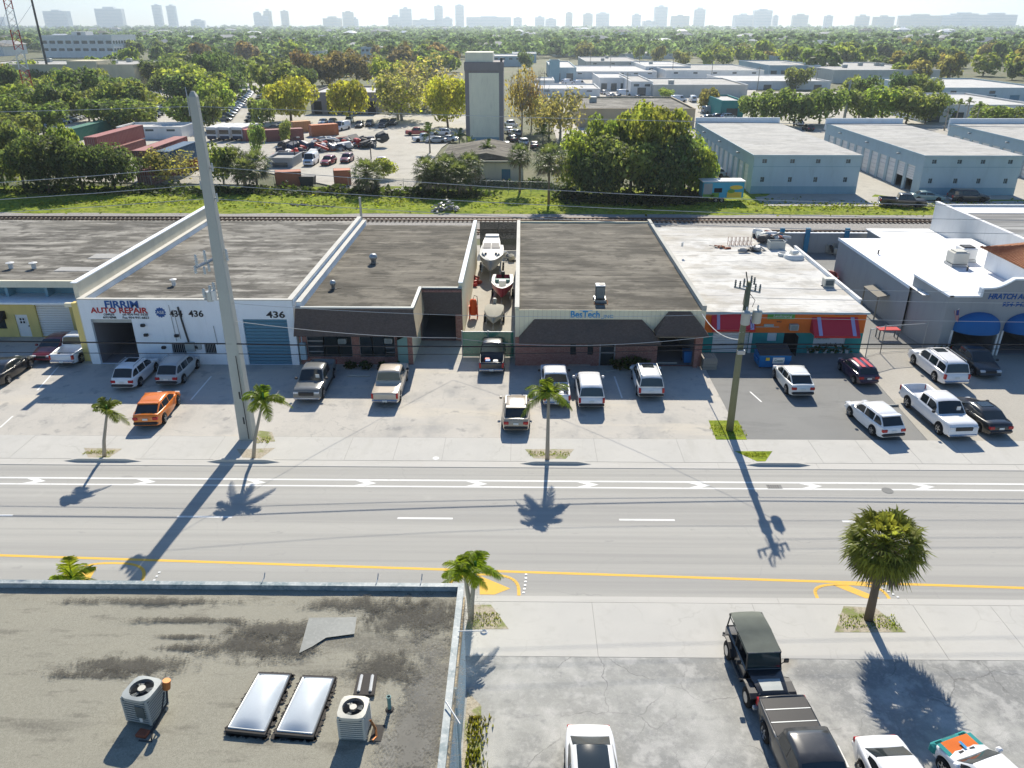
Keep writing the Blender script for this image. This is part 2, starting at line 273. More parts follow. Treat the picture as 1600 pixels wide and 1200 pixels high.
def mesh_screen(name, c, cell, thick):
    """woven wire or shade cloth: holes between the strands"""
    m, nt, b, out = nodes(name); b.inputs['Base Color'].default_value = rgba(c); b.inputs['Roughness'].default_value = .7
    tc = nt.nodes.new('ShaderNodeNewGeometry'); sx = nt.nodes.new('ShaderNodeSeparateXYZ'); nt.links.new(tc.outputs['Position'], sx.inputs[0])
    ad = nt.nodes.new('ShaderNodeMath'); ad.operation = 'ADD'; nt.links.new(sx.outputs[0], ad.inputs[0]); nt.links.new(sx.outputs[1], ad.inputs[1])
    fs = []
    for op in ('ADD', 'SUBTRACT'):
        a = nt.nodes.new('ShaderNodeMath'); a.operation = op; nt.links.new(ad.outputs[0], a.inputs[0]); nt.links.new(sx.outputs[2], a.inputs[1])
        p = nt.nodes.new('ShaderNodeMath'); p.operation = 'PINGPONG'; p.inputs[1].default_value = cell; nt.links.new(a.outputs[0], p.inputs[0])
        l = nt.nodes.new('ShaderNodeMath'); l.operation = 'LESS_THAN'; l.inputs[1].default_value = thick; nt.links.new(p.outputs[0], l.inputs[0]); fs.append(l)
    mxx = nt.nodes.new('ShaderNodeMath'); mxx.operation = 'MAXIMUM'; nt.links.new(fs[0].outputs[0], mxx.inputs[0]); nt.links.new(fs[1].outputs[0], mxx.inputs[1])
    nt.links.new(mxx.outputs[0], b.inputs['Alpha'])
mesh_screen('chain_link', (.33,.34,.34), .06, .006); mesh_screen('shade_black', (.012,.016,.018), .03, .022); mesh_screen('shade_green', (.02,.20,.13), .03, .022)

# ================================================================ ground, road, pavements
def sheet(name, pts, z, mat, thick=.04):
    return struct(MB().prism(pts, z - thick, z).build(name, mat))
def rect(x0, y0, x1, y1): return [(x0,y0),(x1,y0),(x1,y1),(x0,y1)]
struct(MB().quad((-9000,-300,-.06),(9000,-300,-.06),(9000,9500,-.06),(-9000,9500,-.06)).build('ground', 'soil'))
sheet('road', rect(-400, 29.0, 400, 41.6), -.03, 'road', .025)
ROADZ = -.026
def marks(name, polys, mat, z=ROADZ):
    m = MB()
    for p in polys: m.poly([(q[0], q[1], z) for q in p])
    return struct(m.build(name, mat))
marks('lane_line', [rect(-300, 39.62, 300, 39.78), rect(-300, 38.94, 300, 39.08)], 'white_line')
marks('lane_dash', [rect(x, 35.69, x + 3.05, 35.85) for x in [-18.95 + 12.2*k for k in range(-12, 16)]], 'white_line')
ch = []
for k in range(-18, 22):
    x = 4.1 + 6.58*k                                                 # chevrons in the buffer beside the cycle lane
    ch.append([(x-.75,39.09),(x-.05,39.09),(x+.55,39.34),(x-.15,39.34)]); ch.append([(x-.15,39.342),(x+.55,39.342),(x-.05,39.61),(x-.75,39.61)])
marks('buffer_chevron', ch, 'white_line')
yl = lambda x: 31.215 - .0377*x
marks('yellow_edge_line', [[(-120,yl(-120)-.09),(34,yl(34)-.09),(34,yl(34)+.09),(-120,yl(-120)+.09)],[(34,yl(34)-.09),(120,29.6),(120,29.78),(34,yl(34)+.09)]], 'yellow_line')
def arc_mark(xa, xb, base, rise, diag, w=.16):
    """rounded yellow hatch box: legs at xa and xb joined by an arc that touches the edge line"""
    ps = []; n = 22
    for i in range(n + 1):
        t = math.pi * (1 - i / n); c = math.cos(t); s = math.sin(t)
        ps.append(((xa+xb)/2 + (xb-xa)/2 * math.copysign(abs(c)**.75, c), base + rise * abs(s)**.6))
    qs = []
    for a, b in zip(ps[:-1], ps[1:]):
        d = Vector((b[0]-a[0], b[1]-a[1])); nn = Vector((d.y, -d.x)).normalized() * w
        qs.append([a, (a[0]+nn.x, a[1]+nn.y), (b[0]+nn.x, b[1]+nn.y), b])
    return qs + diag
pl = arc_mark(-19.75, -18.3, 29.45, 1.75, [])
pl = arc_mark(-22.6, -18.35, 29.42, 2.32, [[(-21.75,29.42),(-20.95,29.42),(-21.2,31.35),(-21.9,31.1)]])
marks('yellow_hatch', pl, 'yellow_line')
marks('yellow_hatch', arc_mark(-3.55, .05, 29.45, 1.62, [[(-1.9,29.5),(-1.2,29.5),(-.45,29.95),(-1.0,30.3),(-2.0,30.9)]]), 'yellow_line', ROADZ+.002)
marks('yellow_hatch', arc_mark(14.05, 17.6, 29.42, 1.12, [[(16.4,29.45),(17.1,29.45),(15.9,30.4),(15.2,30.4)]]), 'yellow_line', ROADZ+.002)
# raised pavement markers along the hatch and lanes
mk = MB()
for x, y in [(-.02+.12*math.sin(i*.3), 29.6+.27*i) for i in range(6)] + [(-18.1,29.7+.3*i) for i in range(5)] + [(17.75-.14*i,29.5+.2*i) for i in range(4)]: mk.box(x+.16, y, ROADZ, x+.27, y+.1, ROADZ+.02)
struct(mk.build('pavement_marker', 'white_paint'))
# pavements of concrete slabs with recessed joints
def walk(name, y0, y1, edges, mat='walk'):
    base = struct(MB().box(-140, y0, -.05, 140, y1, -.008).build(name, 'joint')); cache = {}
    for a, b in zip(edges[:-1], edges[1:]):
        w = round(b - a, 2)
        if w not in cache: cache[w] = MB().box(.011, y0 + .006, -.01, w - .011, y1 - .006, 0).mesh('slab', mat)
        link('slab', cache[w], base, (a, 0, rnd.uniform(-.003, .002)))
    return base
rnd.seed(3)
def edges(a, b, w): 
    e = [a]
    while e[-1] < b: e.append(round(e[-1] + rnd.choice(w), 2))
    return e
walk('pavement_far', 41.95, 44.95, edges(-70, 72, (2.9, 3.05, 3.05, 4.3, 5.4)))
walk('pavement_near', 25.5, 28.98, edges(-60, 62, (3.6, 4.6, 6.1, 7.5)))
for nm, ya, yb in (('kerb_far', 41.2, 41.94), ('kerb_near', 28.99, 29.42)):
    k = struct(MB().box(-140, ya, -.055, 140, yb, -.02).build(nm, 'kerb')); me = MB().box(.006, ya + .01, -.02, 6.094, yb - .01, -.006).mesh('kerb_stone', 'kerb')
    for i in range(-12, 13): link('kerb_stone', me, k, (i*6.1, 0, 0))
def raised_kerb(xc, w, y):
    rows = []
    for i in range(25):
        t = i/24*2 - 1; h = .17 * max(0, min(1, (1 - abs(t)) * 2.6)) + .001; x = xc + t*w/2; s = (1 if y > 35 else -1)
        rows.append([(x, y-.09, -.02), (x, y-.07, h-.004), (x, y+.09, h-.006), (x, y+.10, -.02)])
    return struct(MB().loft(rows).build('raised_kerb', 'kerb'))
raised_kerb(-26.0, 4.9, 41.72); raised_kerb(-17.2, 4.6, 41.72); raised_kerb(2.2, 4.4, 41.72); raised_kerb(15.9, 4.0, 41.72); 
# planting beds cut into the pavement
def bed(name, pts, mat, z=.006): return struct(MB().prism(pts, -.03, z).build(name, mat))
bed('planting_bed', [(-27.99, 43.28), (-25.49, 43.22), (-25.80, 42.09), (-27.09, 42.07)], 'mulch')
bed('planting_bed', [(-18.13, 43.23), (-15.72, 43.43), (-16.27, 42.12), (-17.42, 42.19)], 'mulch')
bed('planting_bed', [(0.29, 43.46), (3.44, 43.50), (2.85, 42.28), (0.85, 42.33)], 'mulch')
bed('grass_bed', [(12.90, 47.59), (14.91, 47.62), (14.82, 44.90), (12.81, 44.88)], 'grass_soil', .012)
bed('grass_bed', [(13.65, 43.37), (16.05, 43.40), (15.24, 42.12), (14.73, 42.11)], 'grass_soil', .008)
bed('planting_bed', [(-2.30, 28.74), (-1.34, 28.75), (-0.48, 27.15), (-2.40, 27.12)], 'mulch')
bed('planting_bed', [(15.14, 28.86), (16.58, 28.75), (17.30, 27.16), (14.09, 27.12)], 'mulch')
bed('planting_bed', [(-17.79, 45.83), (-16.55, 45.57), (-15.96, 44.27), (-17.24, 44.08)], 'mulch')
# car parks
sheet('car_park_pale', rect(-140, 44.96, 14.55, 57.6), -.004, 'lot_pale')
sheet('car_park_dark', [(14.56,44.96),(26.6,44.96),(26.9,52),(27.4,60.4),(14.56,60.4)], -.004, 'lot_dark')
sheet('car_park_pavers', [(26.62,44.96),(140,44.96),(140,61),(27.42,61),(26.92,52)], -.004, 'pavers')
sheet('car_park_near', rect(-90, -20, 90, 25.49), -.004, 'lot_near')
sheet('alley_floor', rect(-8.9, 57.61, -.1, 94), -.006, 'yard')
sheet('side_yard', rect(27.0, 61.01, 60, 93), -.008, 'lot_dark')
sheet('left_yard', rect(-140, 57.61, -8.91, 93), -.010, 'lot_pale')
sheet('back_alley', rect(-.09, 57.61, 26.99, 93), -.010, 'yard')
# painted bay lines on the car parks
bl = []
for a, b in [((-23.85, 50.35), (-23.88, 54.52)), ((-35.88, 51.83), (-36.71, 56.34)), ((-13.26, 54.65), (-11.73, 54.66)), ((7.23, 54.90), (7.38, 51.05)), ((16.97, 52.25), (17.34, 50.54)), ((23.32, 49.38), (26.15, 50.23)), ((-35.07, 45.98), (-35.21, 47.68)), ((12.00, 21.07), (12.05, 20.13))]:
    a, b = Vector(a), Vector(b); n = (b - a).normalized(); n = Vector((-n.y, n.x)) * .06; bl.append([tuple(a-n), tuple(a+n), tuple(b+n), tuple(b-n)])
marks('bay_line', bl, 'white_line', .002)
def wheel_stop(loc, rz, i):
    return tag(MB().cbox(-.9, -.08, 0, .9, .08, .13, .04).build('wheel_stop', 'concrete', None, (loc[0], loc[1], 0), rz), None, 'wheel stop', 'concrete wheel stops in the car parks')
wss = [wheel_stop(p, a, i) for i, (p, a) in enumerate([((-12.52, 54.66), 0), ((4.66, 56.97), 0), ((26.02, 49.92), .12), ((11.60, 57.44), 0)])]
number_row(wss, 'low concrete wheel stop on the far car parks, %s from the left')
# railway: ballast bed, two tracks with sleepers
sheet('railway_ballast', rect(-400, 97.2, 400, 111.4), -.012, 'ballast')
def track(y, label):
    t = thing('railway_track', label, 'railway', (0, y, 0)); 
    m = MB()
    for k in range(-330, 331): m.box(k*.62-.11, -1.3, -.02, k*.62+.11, 1.3, .10)
    m.build('sleepers', 'sleeper', t)['kind'] = 'stuff'
    for s in (-.75, .75): MB().box(-230, s-.05, .10, 230, s+.05, .27).build('rail', 'rail_steel', t)
track(107.3, 'far railway track beside the grass bank'); track(100.4, 'near railway track running close behind the workshop roofs')
# grass bank and land beyond the railway
gb = MB(); nx = 120
rows = []
for y in (111.2, 112.4, 115, 118, 121, 124, 127, 131):
    rows.append([(-420 + 840*i/nx, y + (rnd.uniform(-.6,.6) if y not in (131,) else 0), -.02 + (.0 if y < 112 else .12 + rnd.uniform(-.05, .12))) for i in range(nx+1)])
struct(gb.loft(rows, cap=False).build('grass_bank', 'grass_soil', smooth=True))
sheet('scrap_yard', [(-48.32, 145.97), (-26.39, 127.02), (-18.11, 127.12), (-17.50, 175.52), (-10.59, 243.66), (-82.90, 242.77), (-74.22, 192.70)], .16, 'yard', .2)
sheet('container_yard', [(-76.27, 134.80), (-44.11, 132.29), (-78.56, 211.51), (-115.50, 192.19)], .15, 'yard', .2)
sheet('warehouse_apron', [(36,116.5),(260,116.5),(330,330),(48,330)], .17, 'yard', .22)
sheet('tree_car_park', [(-118.56, 192.16), (-79.54, 214.28), (-115.85, 379.58), (-187.49, 347.63)], .14, 'lot_pale', .19)
sheet('drive', [(-78.83, 217.14), (-74.03, 217.20), (-118.19, 379.56), (-122.58, 379.50)], .19, 'yard', .1)
sheet('depot_apron', [(8,185),(48,185),(120,420),(10,420)], .13, 'lot_pale', .18)

dg = struct(MB().box(*(14.52, 39.02),ROADZ,*(15.39, 39.45),ROADZ+.004).build('drain_frame','lot_dark'))
for k in range(5): struct(MB().box((14.62, 39.23)[0]+k*.13,(14.56, 39.02)[1]+.02,ROADZ+.005,(14.62, 39.23)[0]+k*.13+.05,(14.68, 39.44)[1]-.02,ROADZ+.012).build('drain_bar','dark_metal',dg))
struct(MB().cyl(*(21.44, 38.90),ROADZ,ROADZ+.006,.33,18).build('manhole_cover','lot_dark')); struct(MB().cyl(*(-5.29, 42.26),.0,.006,.2,20).build('utility_cover','white_line'))

# ================================================================ the row of workshops across the road
def facade(mb, x0, x1, z0, z1, y, holes=(), t=.25, mi=0):
    """wall facing -Y with rectangular openings and their reveals"""
    xs = sorted({x0, x1, *[v for h in holes for v in h[:2]]}); zs = sorted({z0, z1, *[v for h in holes for v in h[2:]]})
    for a, b in zip(xs[:-1], xs[1:]):
        for c, d in zip(zs[:-1], zs[1:]):
            mx, mz = (a+b)/2, (c+d)/2
            if not any(h[0] < mx < h[1] and h[2] < mz < h[3] for h in holes): mb.quad((a,y,c),(b,y,c),(b,y,d),(a,y,d),mi)
    for a, b, c, d in holes:
        e = y + t
        mb.quad((a,y,c),(a,y,d),(a,e,d),(a,e,c),mi); mb.quad((b,y,c),(b,e,c),(b,e,d),(b,y,d),mi); mb.quad((a,y,d),(b,y,d),(b,e,d),(a,e,d),mi); mb.quad((a,y,c),(a,e,c),(b,e,c),(b,y,c),mi)
    return mb
def shell(mb, x0, x1, y0, y1, z1, mi=0):
    mb.quad((x0,y0,0),(x0,y0,z1),(x0,y1,z1),(x0,y1,0),mi); mb.quad((x1,y0,0),(x1,y1,0),(x1,y1,z1),(x1,y0,z1),mi); mb.quad((x0,y1,0),(x0,y1,z1),(x1,y1,z1),(x1,y1,0),mi); return mb
def flat_roof(t, x0, x1, y0, y1, z, mat, wavy=0.0):
    nx, ny = 14, 22; r = random.Random(int(x0*10)); m = MB()
    rows = [[(x0+(x1-x0)*i/nx, y0+(y1-y0)*j/ny, z + (r.uniform(-.02,.02) if wavy else 0)) for i in range(nx+1)] for j in range(ny+1)]
    return m.loft(rows, cap=False).build('roof', mat, t, smooth=True)
def roof_laps(t, x0, x1, y0, y1, z, mat, step=.95):
    """laps of roofing felt: low steps running along the street"""
    y = y0; r = random.Random(int(x0*7)); out = MB()
    while y < y1: out.box(x0, y, z, x1, y + .05, z + .006); y += step * r.uniform(1.4, 2.6)
    o = out.build('felt_lap', mat, t); o['kind'] = 'stuff'; return o
def roller_door(t, x0, x1, z1, y, mat, name='roller_door', n=14):
    m = MB(); h = z1 / n
    for k in range(n): m.extr([(x0, y, k*h+.01), (x0, y-.03, k*h+h*.35), (x0, y, k*h+h-.01), (x0, y+.05, k*h+h*.5)], (x1-x0, 0, 0))
    return m.build(name, mat, t)
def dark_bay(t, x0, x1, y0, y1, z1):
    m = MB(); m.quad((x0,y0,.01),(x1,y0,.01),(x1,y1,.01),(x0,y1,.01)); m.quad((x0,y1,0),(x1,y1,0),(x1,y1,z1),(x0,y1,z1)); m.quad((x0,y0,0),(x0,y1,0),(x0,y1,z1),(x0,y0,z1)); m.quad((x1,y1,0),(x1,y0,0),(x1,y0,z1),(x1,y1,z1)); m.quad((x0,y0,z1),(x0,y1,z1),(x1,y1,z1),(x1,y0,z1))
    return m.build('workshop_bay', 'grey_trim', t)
def window(t, x0, x1, z0, z1, y, mull=(), trans=(), frame='alloy', name='window', glass='glass'):
    g = MB().quad((x0,y,z0),(x1,y,z0),(x1,y,z1),(x0,y,z1)).build(name, glass, t); f = MB(); w = .035
    for x in [x0, x1, *mull]: f.box(x-w, y-.05, z0, x+w, y-.005, z1)
    for z in [z0, z1, *trans]: f.box(x0+w, y-.045, z-w, x1-w, y-.006, z+w)
    f.build('frame', frame, g); return g
def roof_vent(t_loc, label, h=.7, r=.22, style='turbine', mat='galv'):
    t = thing('roof_vent', label, 'vent', t_loc)
    if style == 'turbine':
        MB().lathe([(r*.7,0),(r*.7,h*.5),(r,h*.5),(r*1.15,h*.75),(r*.8,h),(0,h*1.05)], 14).build('cowl', mat, t, smooth=True); MB().lathe([(r*1.5,0),(r*1.3,.05),(r*.7,.08)], 14).build('flashing', 'tar', t)
    else:
        MB().cyl(0,0,0,h,r,10).build('pipe', mat, t); MB().lathe([(0,h*1.25),(r*1.8,h*1.05),(r*1.8,h),(r,h)], 12).build('cap', mat, t)
    return t
def ac_window(t, x, z, y, w=.62, h=.42):
    a = MB().cbox(x-w/2, y-.35, z-h/2, x+w/2, y, z+h/2, .03).build('window_air_conditioner', 'ac_grey', t)
    g = MB()
    for k in range(6): g.box(x-w*.38, y-.36, z-h*.36+k*h*.13, x+w*.38, y-.351, z-h*.30+k*h*.13)
    g.build('grille', 'ac_dark', a); return a
# ---- 1 yellow workshop at the left
b1 = thing('yellow_workshop', 'yellow painted workshop at the far left with pale roller door and stained grey roof', 'building', (0,0,0))
YF = 62.6; d1 = (-41.55, -38.6, 0, 2.95); dd = (-43.5, -42.4, 0, 2.05); w1 = (-47.2,-44.4,.75,2.0)
shell(facade(MB(), -78, -34.62, 0, 3.3, YF, [d1, dd, w1]), -78, -34.62, YF, 85, 3.3).build('wall', 'yellow_wall', b1)
MB().box(-78, 61.6, 3.31, -34.64, 64.2, 3.47).build('canopy_ledge', 'white_wall', b1)
MB().box(-78, 64.2, 3.3, -34.64, 64.4, 4.6).build('upper_wall', 'blue_dark', b1)  # blue shade of the recess put into the wall and bracket colour
for k in range(9):
    x = -37.3 - k*3.4; MB().box(x, 63.2, 3.48, x+.25, 64.19, 4.4).build('bracket', 'blue_dark', b1)
MB().box(-78, 62.7, 4.45, -34.64, 63.0, 5.02).build('fascia', 'pale_yellow', b1)
flat_roof(b1, -78, -34.62, 63.0, 85.3, 4.95, 'roof_grey', 1); roof_laps(b1, -78, -34.62, 64, 85, 4.95, 'roof_grey', 1.3)
for i,(p,w,h) in enumerate([((-38.84, 70.60),2.6,1.6),((-39.47, 66.40),3.2,1.2)]): MB().box(p[0]-w/2,p[1]-h/2,4.93,p[0]+w/2,p[1]+h/2,4.995).build('roof_patch','roof_far',b1)
roller_door(b1, -41.55, -38.6, 2.95, YF+.2, 'white_paint')
MB().box(-41.65, YF-.06, 2.96, -38.5, YF-.005, 3.29).build('lintel_board', 'white_paint', b1)
words('SOUTH FLORIDA', .26, 'lettering', 'ac_grey', b1, (-40.05, YF-.075, 3.12), width=2.1)
dr = MB().box(-43.5, YF+.1, 0, -42.4, YF+.15, 2.05).build('door', 'white_paint', b1)
window(dr, -43.2, -42.7, 1.2, 1.75, YF+.09, (-42.95,), (1.48,), 'white_paint', 'pane')
MB().cbox(-42.53, YF+.03, .95, -42.45, YF+.1, 1.05, .01).build('handle', 'dark_metal', dr)
window(b1, -47.2, -44.4, .75, 2.0, YF+.15, (-45.8,), (), 'dark_metal')
MB().extr([(-47.4,YF-.9,1.7),(-47.4,YF-.001,2.4),(-47.4,YF-.001,1.7)], (3.2,0,0)).build('awning', 'black_plastic', b1)
MB().box(-34.62, 57.3, 0, -34.26, 85.6, 6.55).build('party_wall', 'cream_wall', b1)
MB().box(-34.68, 57.2, 6.56, -34.2, 85.7, 6.64).build('coping', 'white_wall', b1)
MB().box(-35.15, 57.4, 0, -34.621, 57.9, 4.9).build('pier', 'yellow_wall', b1)
MB().box(-36.2, 58.2, 4.3, -34.621, 58.5, 4.6).build('pier_beam', 'pale_yellow', b1)
# ---- 2 white auto workshop
b2 = thing('white_auto_workshop', 'white auto repair workshop with blue roller door and big number lettering on its parapet', 'building')
YF = 56.8; ga = (-33.55, -30.35, 0, 3.8); gb_ = (-21.65, -18.2, 0, 3.85); sm = [(-27.6,-26.5,.95,1.75), (-25.0,-24.1,.95,1.75)]; sd_ = (-23.3,-22.45,0,2.35)
wl = facade(MB(), -34.25, -17.62, 0, 5.38, YF, [ga, gb_, sd_] + sm)
shell(wl, -34.25, -17.62, YF, 85.2, 4.9).build('wall', 'white_wall', b2)
MB().box(-34.27, YF-.04, 5.385, -17.6, YF+.28, 5.47).build('coping', 'tilt_wall', b2)
MB().quad((-33.85,YF+.25,4.9),(-18.0,YF+.25,4.9),(-18.0,YF+.25,5.385),(-33.85,YF+.25,5.385)).build('parapet_back', 'white_wall', b2)
MB().box(-34.25, YF+.29, 4.6, -33.87, 85.2, 5.37).build('side_parapet', 'white_wall', b2); MB().box(-34.265, YF+.3, 5.38, -33.81, 85.25, 5.46).build('coping', 'tilt_wall', b2)
MB().box(-17.98, YF+.29, 4.6, -17.63, 85.2, 5.37).build('side_parapet', 'white_wall', b2); MB().box(-18.03, YF+.3, 5.38, -17.6, 85.25, 5.46).build('coping', 'tilt_wall', b2)
flat_roof(b2, -33.85, -18.0, YF+.3, 85.2, 4.95, 'roof_grey', 1); roof_laps(b2, -33.85, -18.0, YF+1, 85, 4.945, 'roof_grey')
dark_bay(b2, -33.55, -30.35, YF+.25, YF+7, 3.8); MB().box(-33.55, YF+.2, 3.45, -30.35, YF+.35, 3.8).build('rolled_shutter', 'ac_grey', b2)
roller_door(b2, -21.65, -18.2, 3.85, YF+.15, 'blue_door'); MB().box(-23.3,YF+.12,0,-22.45,YF+.17,2.35).build('door','blue_door',b2)
for h in sm:
    g = window(b2, h[0], h[1], h[2], h[3], YF+.12, (), (), 'galv'); m = MB()
    for k in range(1,7): m.box(h[0]+k*(h[1]-h[0])/7-.012, YF-.03, h[2], h[0]+k*(h[1]-h[0])/7+.012, YF-.01, h[3])
    m.build('grille', 'galv', g)
for x, z in [(-29.5,3.35),(-29.4,2.55),(-27.0,2.5),(-28.2,1.5),(-25.6,1.55)]: MB().cbox(x-.16,YF-.22,z-.12,x+.16,YF-.002,z+.1,.03).build('wall_fixture','black_plastic',b2)
MB().tube([(-26.5,YF-.06,4.85),(-26.35,YF-.07,3.5),(-26.15,YF-.07,1.9)], .07, 6).build('service_mast', 'dark_metal', b2)
for a,b in (((-27.2,YF-.04,5.0),(-27.1,YF-.04,2.0)),((-26.9,YF-.04,4.6),(-26.75,YF-.04,2.2)),((-24.0,YF-.05,3.3),(-23.9,YF-.05,1.7))): MB().tube([a,b],.025,5).build('conduit','galv',b2)
MB().cbox(-26.45,YF-.25,1.2,-25.7,YF-.002,1.95,.03).cbox(-25.55,YF-.2,1.35,-25.2,YF-.002,1.8,.03).build('meter_box', 'ac_grey', b2)
def sign2(txt, px0, px1, py0, py1, mat, bold=.01, body=None, Y=56.8):
    pass
words('FIRRIM', .78, 'lettering', 'ink_blue', b2, (-30.85, YF-.03, 5.0), width=2.6, bold=.02)
words('AUTO REPAIR', .62, 'lettering', 'ink_red', b2, (-31.15, YF-.03, 4.52), width=4.45, bold=.015)
words('COMPLETE\nAUTO REPAIR', .24, 'lettering', 'ink_black', b2, (-32.0, YF-.03, 4.07), width=1.05)
words('tel 954-941-1620\nFax 954-941-6823', .26, 'lettering', 'ink_black', b2, (-29.95, YF-.03, 4.07), width=2.05)
words('434', .72, 'lettering', 'ink_black', b2, (-26.75, YF-.03, 4.27), width=1.0, bold=.015); words('436', .72, 'lettering', 'ink_black', b2, (-25.2, YF-.03, 4.27), width=1.15, bold=.015)
words('436', .72, 'lettering', 'ink_black', b2, (-19.0, YF-.03, 4.22), width=1.45, bold=.015)
gear = MB(); gp = []
for k in range(48):
    r = .42 if k % 4 < 2 else .36; gp.append((-27.95 + r*math.cos(k*math.pi/24), YF-.02, 4.38 + r*math.sin(k*math.pi/24)))
gear.extr(gp, (0,.018,0)).build('gear_emblem', 'ink_blue', b2); words('ASE', .36, 'lettering', 'sign_white', b2, (-27.95, YF-.035, 4.38), width=.62)
roof_vent((*(-28.85, 61.86), 4.95), 'small pipe vent on the grey roof behind the gear emblem', .5, .16, 'pipe', 'pvc')
for i, p in enumerate([(-45.32, 66.59), (-43.27, 66.61)]): roof_vent((*p, 4.96), ['stubby pale vent at the far left edge of the yellow workshop roof', 'stubby pale vent near the roof patch of the yellow workshop'][i], .5, .2, 'pipe', 'pvc')
# ---- 3 machine shop with brown shingle mansard
b3 = thing('machine_shop', 'brick machine shop with dark brown shingle mansard and set-back garage bay', 'building')
YF = 57.0; XL, XM, XR = -17.5, -8.55, -4.95
ho = [(-16.9,-13.35,.62,2.72), (-12.75,-9.95,.62,2.72), (-9.75,-8.95,0,2.75)]
m = facade(MB(), XL, XM, 0, 4.5, YF, ho, .2); m.quad((XM,YF,0),(XM,62.2,0),(XM,62.2,4.5),(XM,YF,4.5),1); shell(m, XL, XR, 62.2, 85.2, 4.5, 1); facade(m, XM, XR, 0, 4.5, 62.2, [(-8.5,-5.55,0,2.5)], .3); m.quad((XL,62.2,0),(XL,YF,0),(XL,YF,4.5),(XL,62.2,4.5),1)
m.build('wall', ['brick', 'cream_wall2'], b3)
# mansard: sloped face, top kerb and timber side cheek
MB().quad((XL,55.75,2.86),(-7.98,55.75,2.86),(-8.35,56.95,4.68),(XL,56.95,4.68)).quad((XL,55.75,2.84),(XL,56.99,2.84),(-8.0,56.99,2.84),(-7.98,55.75,2.84)).build('mansard', 'shingle', b3)
MB().poly([(-7.975,55.75,2.86),(-8.1,62.19,2.9),(-8.35,62.19,4.68),(-8.35,56.95,4.68)]).build('mansard_cheek', 'tan_wall', b3)
MB().box(XL,56.96,4.69,-8.32,57.2,4.80).box(-8.55,57.21,4.69,-8.30,62.3,4.80).build('roof_edge', 'ac_grey', b3)
MB().quad((-8.3,61.6,2.62),(-4.98,61.6,2.62),(-4.98,62.3,4.62),(-8.3,62.3,4.62)).build('mansard', 'shingle', b3); MB().box(-8.28,62.31,4.6,-4.96,62.5,4.72).build('roof_edge', 'ac_grey', b3)
MB().box(-8.5,62.1,2.5,-5.55,62.19,2.62).build('lintel', 'ac_grey', b3); dark_bay(b3, -8.5, -5.55, 62.5, 69, 2.5)
flat_roof(b3, XL+.4, -8.55, 57.2, 62.5, 4.52, 'roof_brown', 1); flat_roof(b3, XL+.4, XR-.3, 62.501, 85.2, 4.52, 'roof_brown', 1); roof_laps(b3, XL+.4, XR-.3, 63, 85, 4.52, 'roof_brown')
MB().box(XL+.02,YF+.3,4.3,XL+.38,85.2,5.05).build('side_parapet','white_wall',b3); MB().box(XL+.01,YF+.3,5.055,XL+.42,85.2,5.12).build('coping','tilt_wall',b3)
MB().box(XR-.28,62.6,4.3,XR+.02,85.25,5.0).build('side_parapet','cream_wall2',b3); MB().box(XR-.31,62.6,5.005,XR+.06,85.3,5.07).build('coping','white_wall',b3)
window(b3, -16.9, -15.6, .62, 2.72, YF+.12, (), (1.05,1.5,1.95,2.35)); window(b3, -15.6, -14.45, .62, 2.72, YF+.12); window(b3, -14.45, -13.35, .62, 2.72, YF+.12)
window(b3, -12.75, -11.75, .62, 2.72, YF+.12); window(b3, -11.75, -10.75, .62, 2.72, YF+.12); window(b3, -10.75, -9.95, .62, 2.72, YF+.12, (), (1.0,1.4))
ac_window(b3, -14.05, 2.05, YF+.05); ac_window(b3, -10.4, 2.1, YF+.05)
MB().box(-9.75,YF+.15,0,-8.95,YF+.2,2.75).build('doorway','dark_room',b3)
dr = MB().extr([(-9.68,YF-.45,.03),(-8.97,YF+.02,.03),(-8.97,YF+.02,2.45),(-9.68,YF-.45,2.25)],(.03,-.05,0)).build('door','lead_green',b3)
MB().box(-16.9,YF-.06,2.60,-8.6,YF-.01,2.86).build('sign_board','sign_white',b3)
words("TRIBBY'S", .30, 'lettering', 'ink_blue', b3, (-15.7,YF-.075,2.70), width=1.5, shear=.2); words('Machine', .46, 'lettering', 'ink_red', b3, (-13.5,YF-.075,2.72), width=2.2, shear=.25, bold=.01); words('Shop', .46, 'lettering', 'ink_red', b3, (-11.5,YF-.075,2.72), width=1.3, shear=.25, bold=.01); words('782-3071', .24, 'lettering', 'ink_blue', b3, (-9.9,YF-.075,2.70), width=1.3)
MB().cbox(-17.42,56.6,.5,-16.95,56.98,1.9,.04).tube([(-17.2,56.7,1.9),(-17.2,56.7,2.7)],.04,6).build('electric_cabinet','blue_wall',b3)
roof_vent((*(-15.73, 62.38), 4.5), 'turbine vent near the dark puddle on the machine shop roof', .75, .22); roof_vent((*(-13.68, 70.08), 4.5), 'squat grey vent in the middle of the machine shop roof', .9, .34)
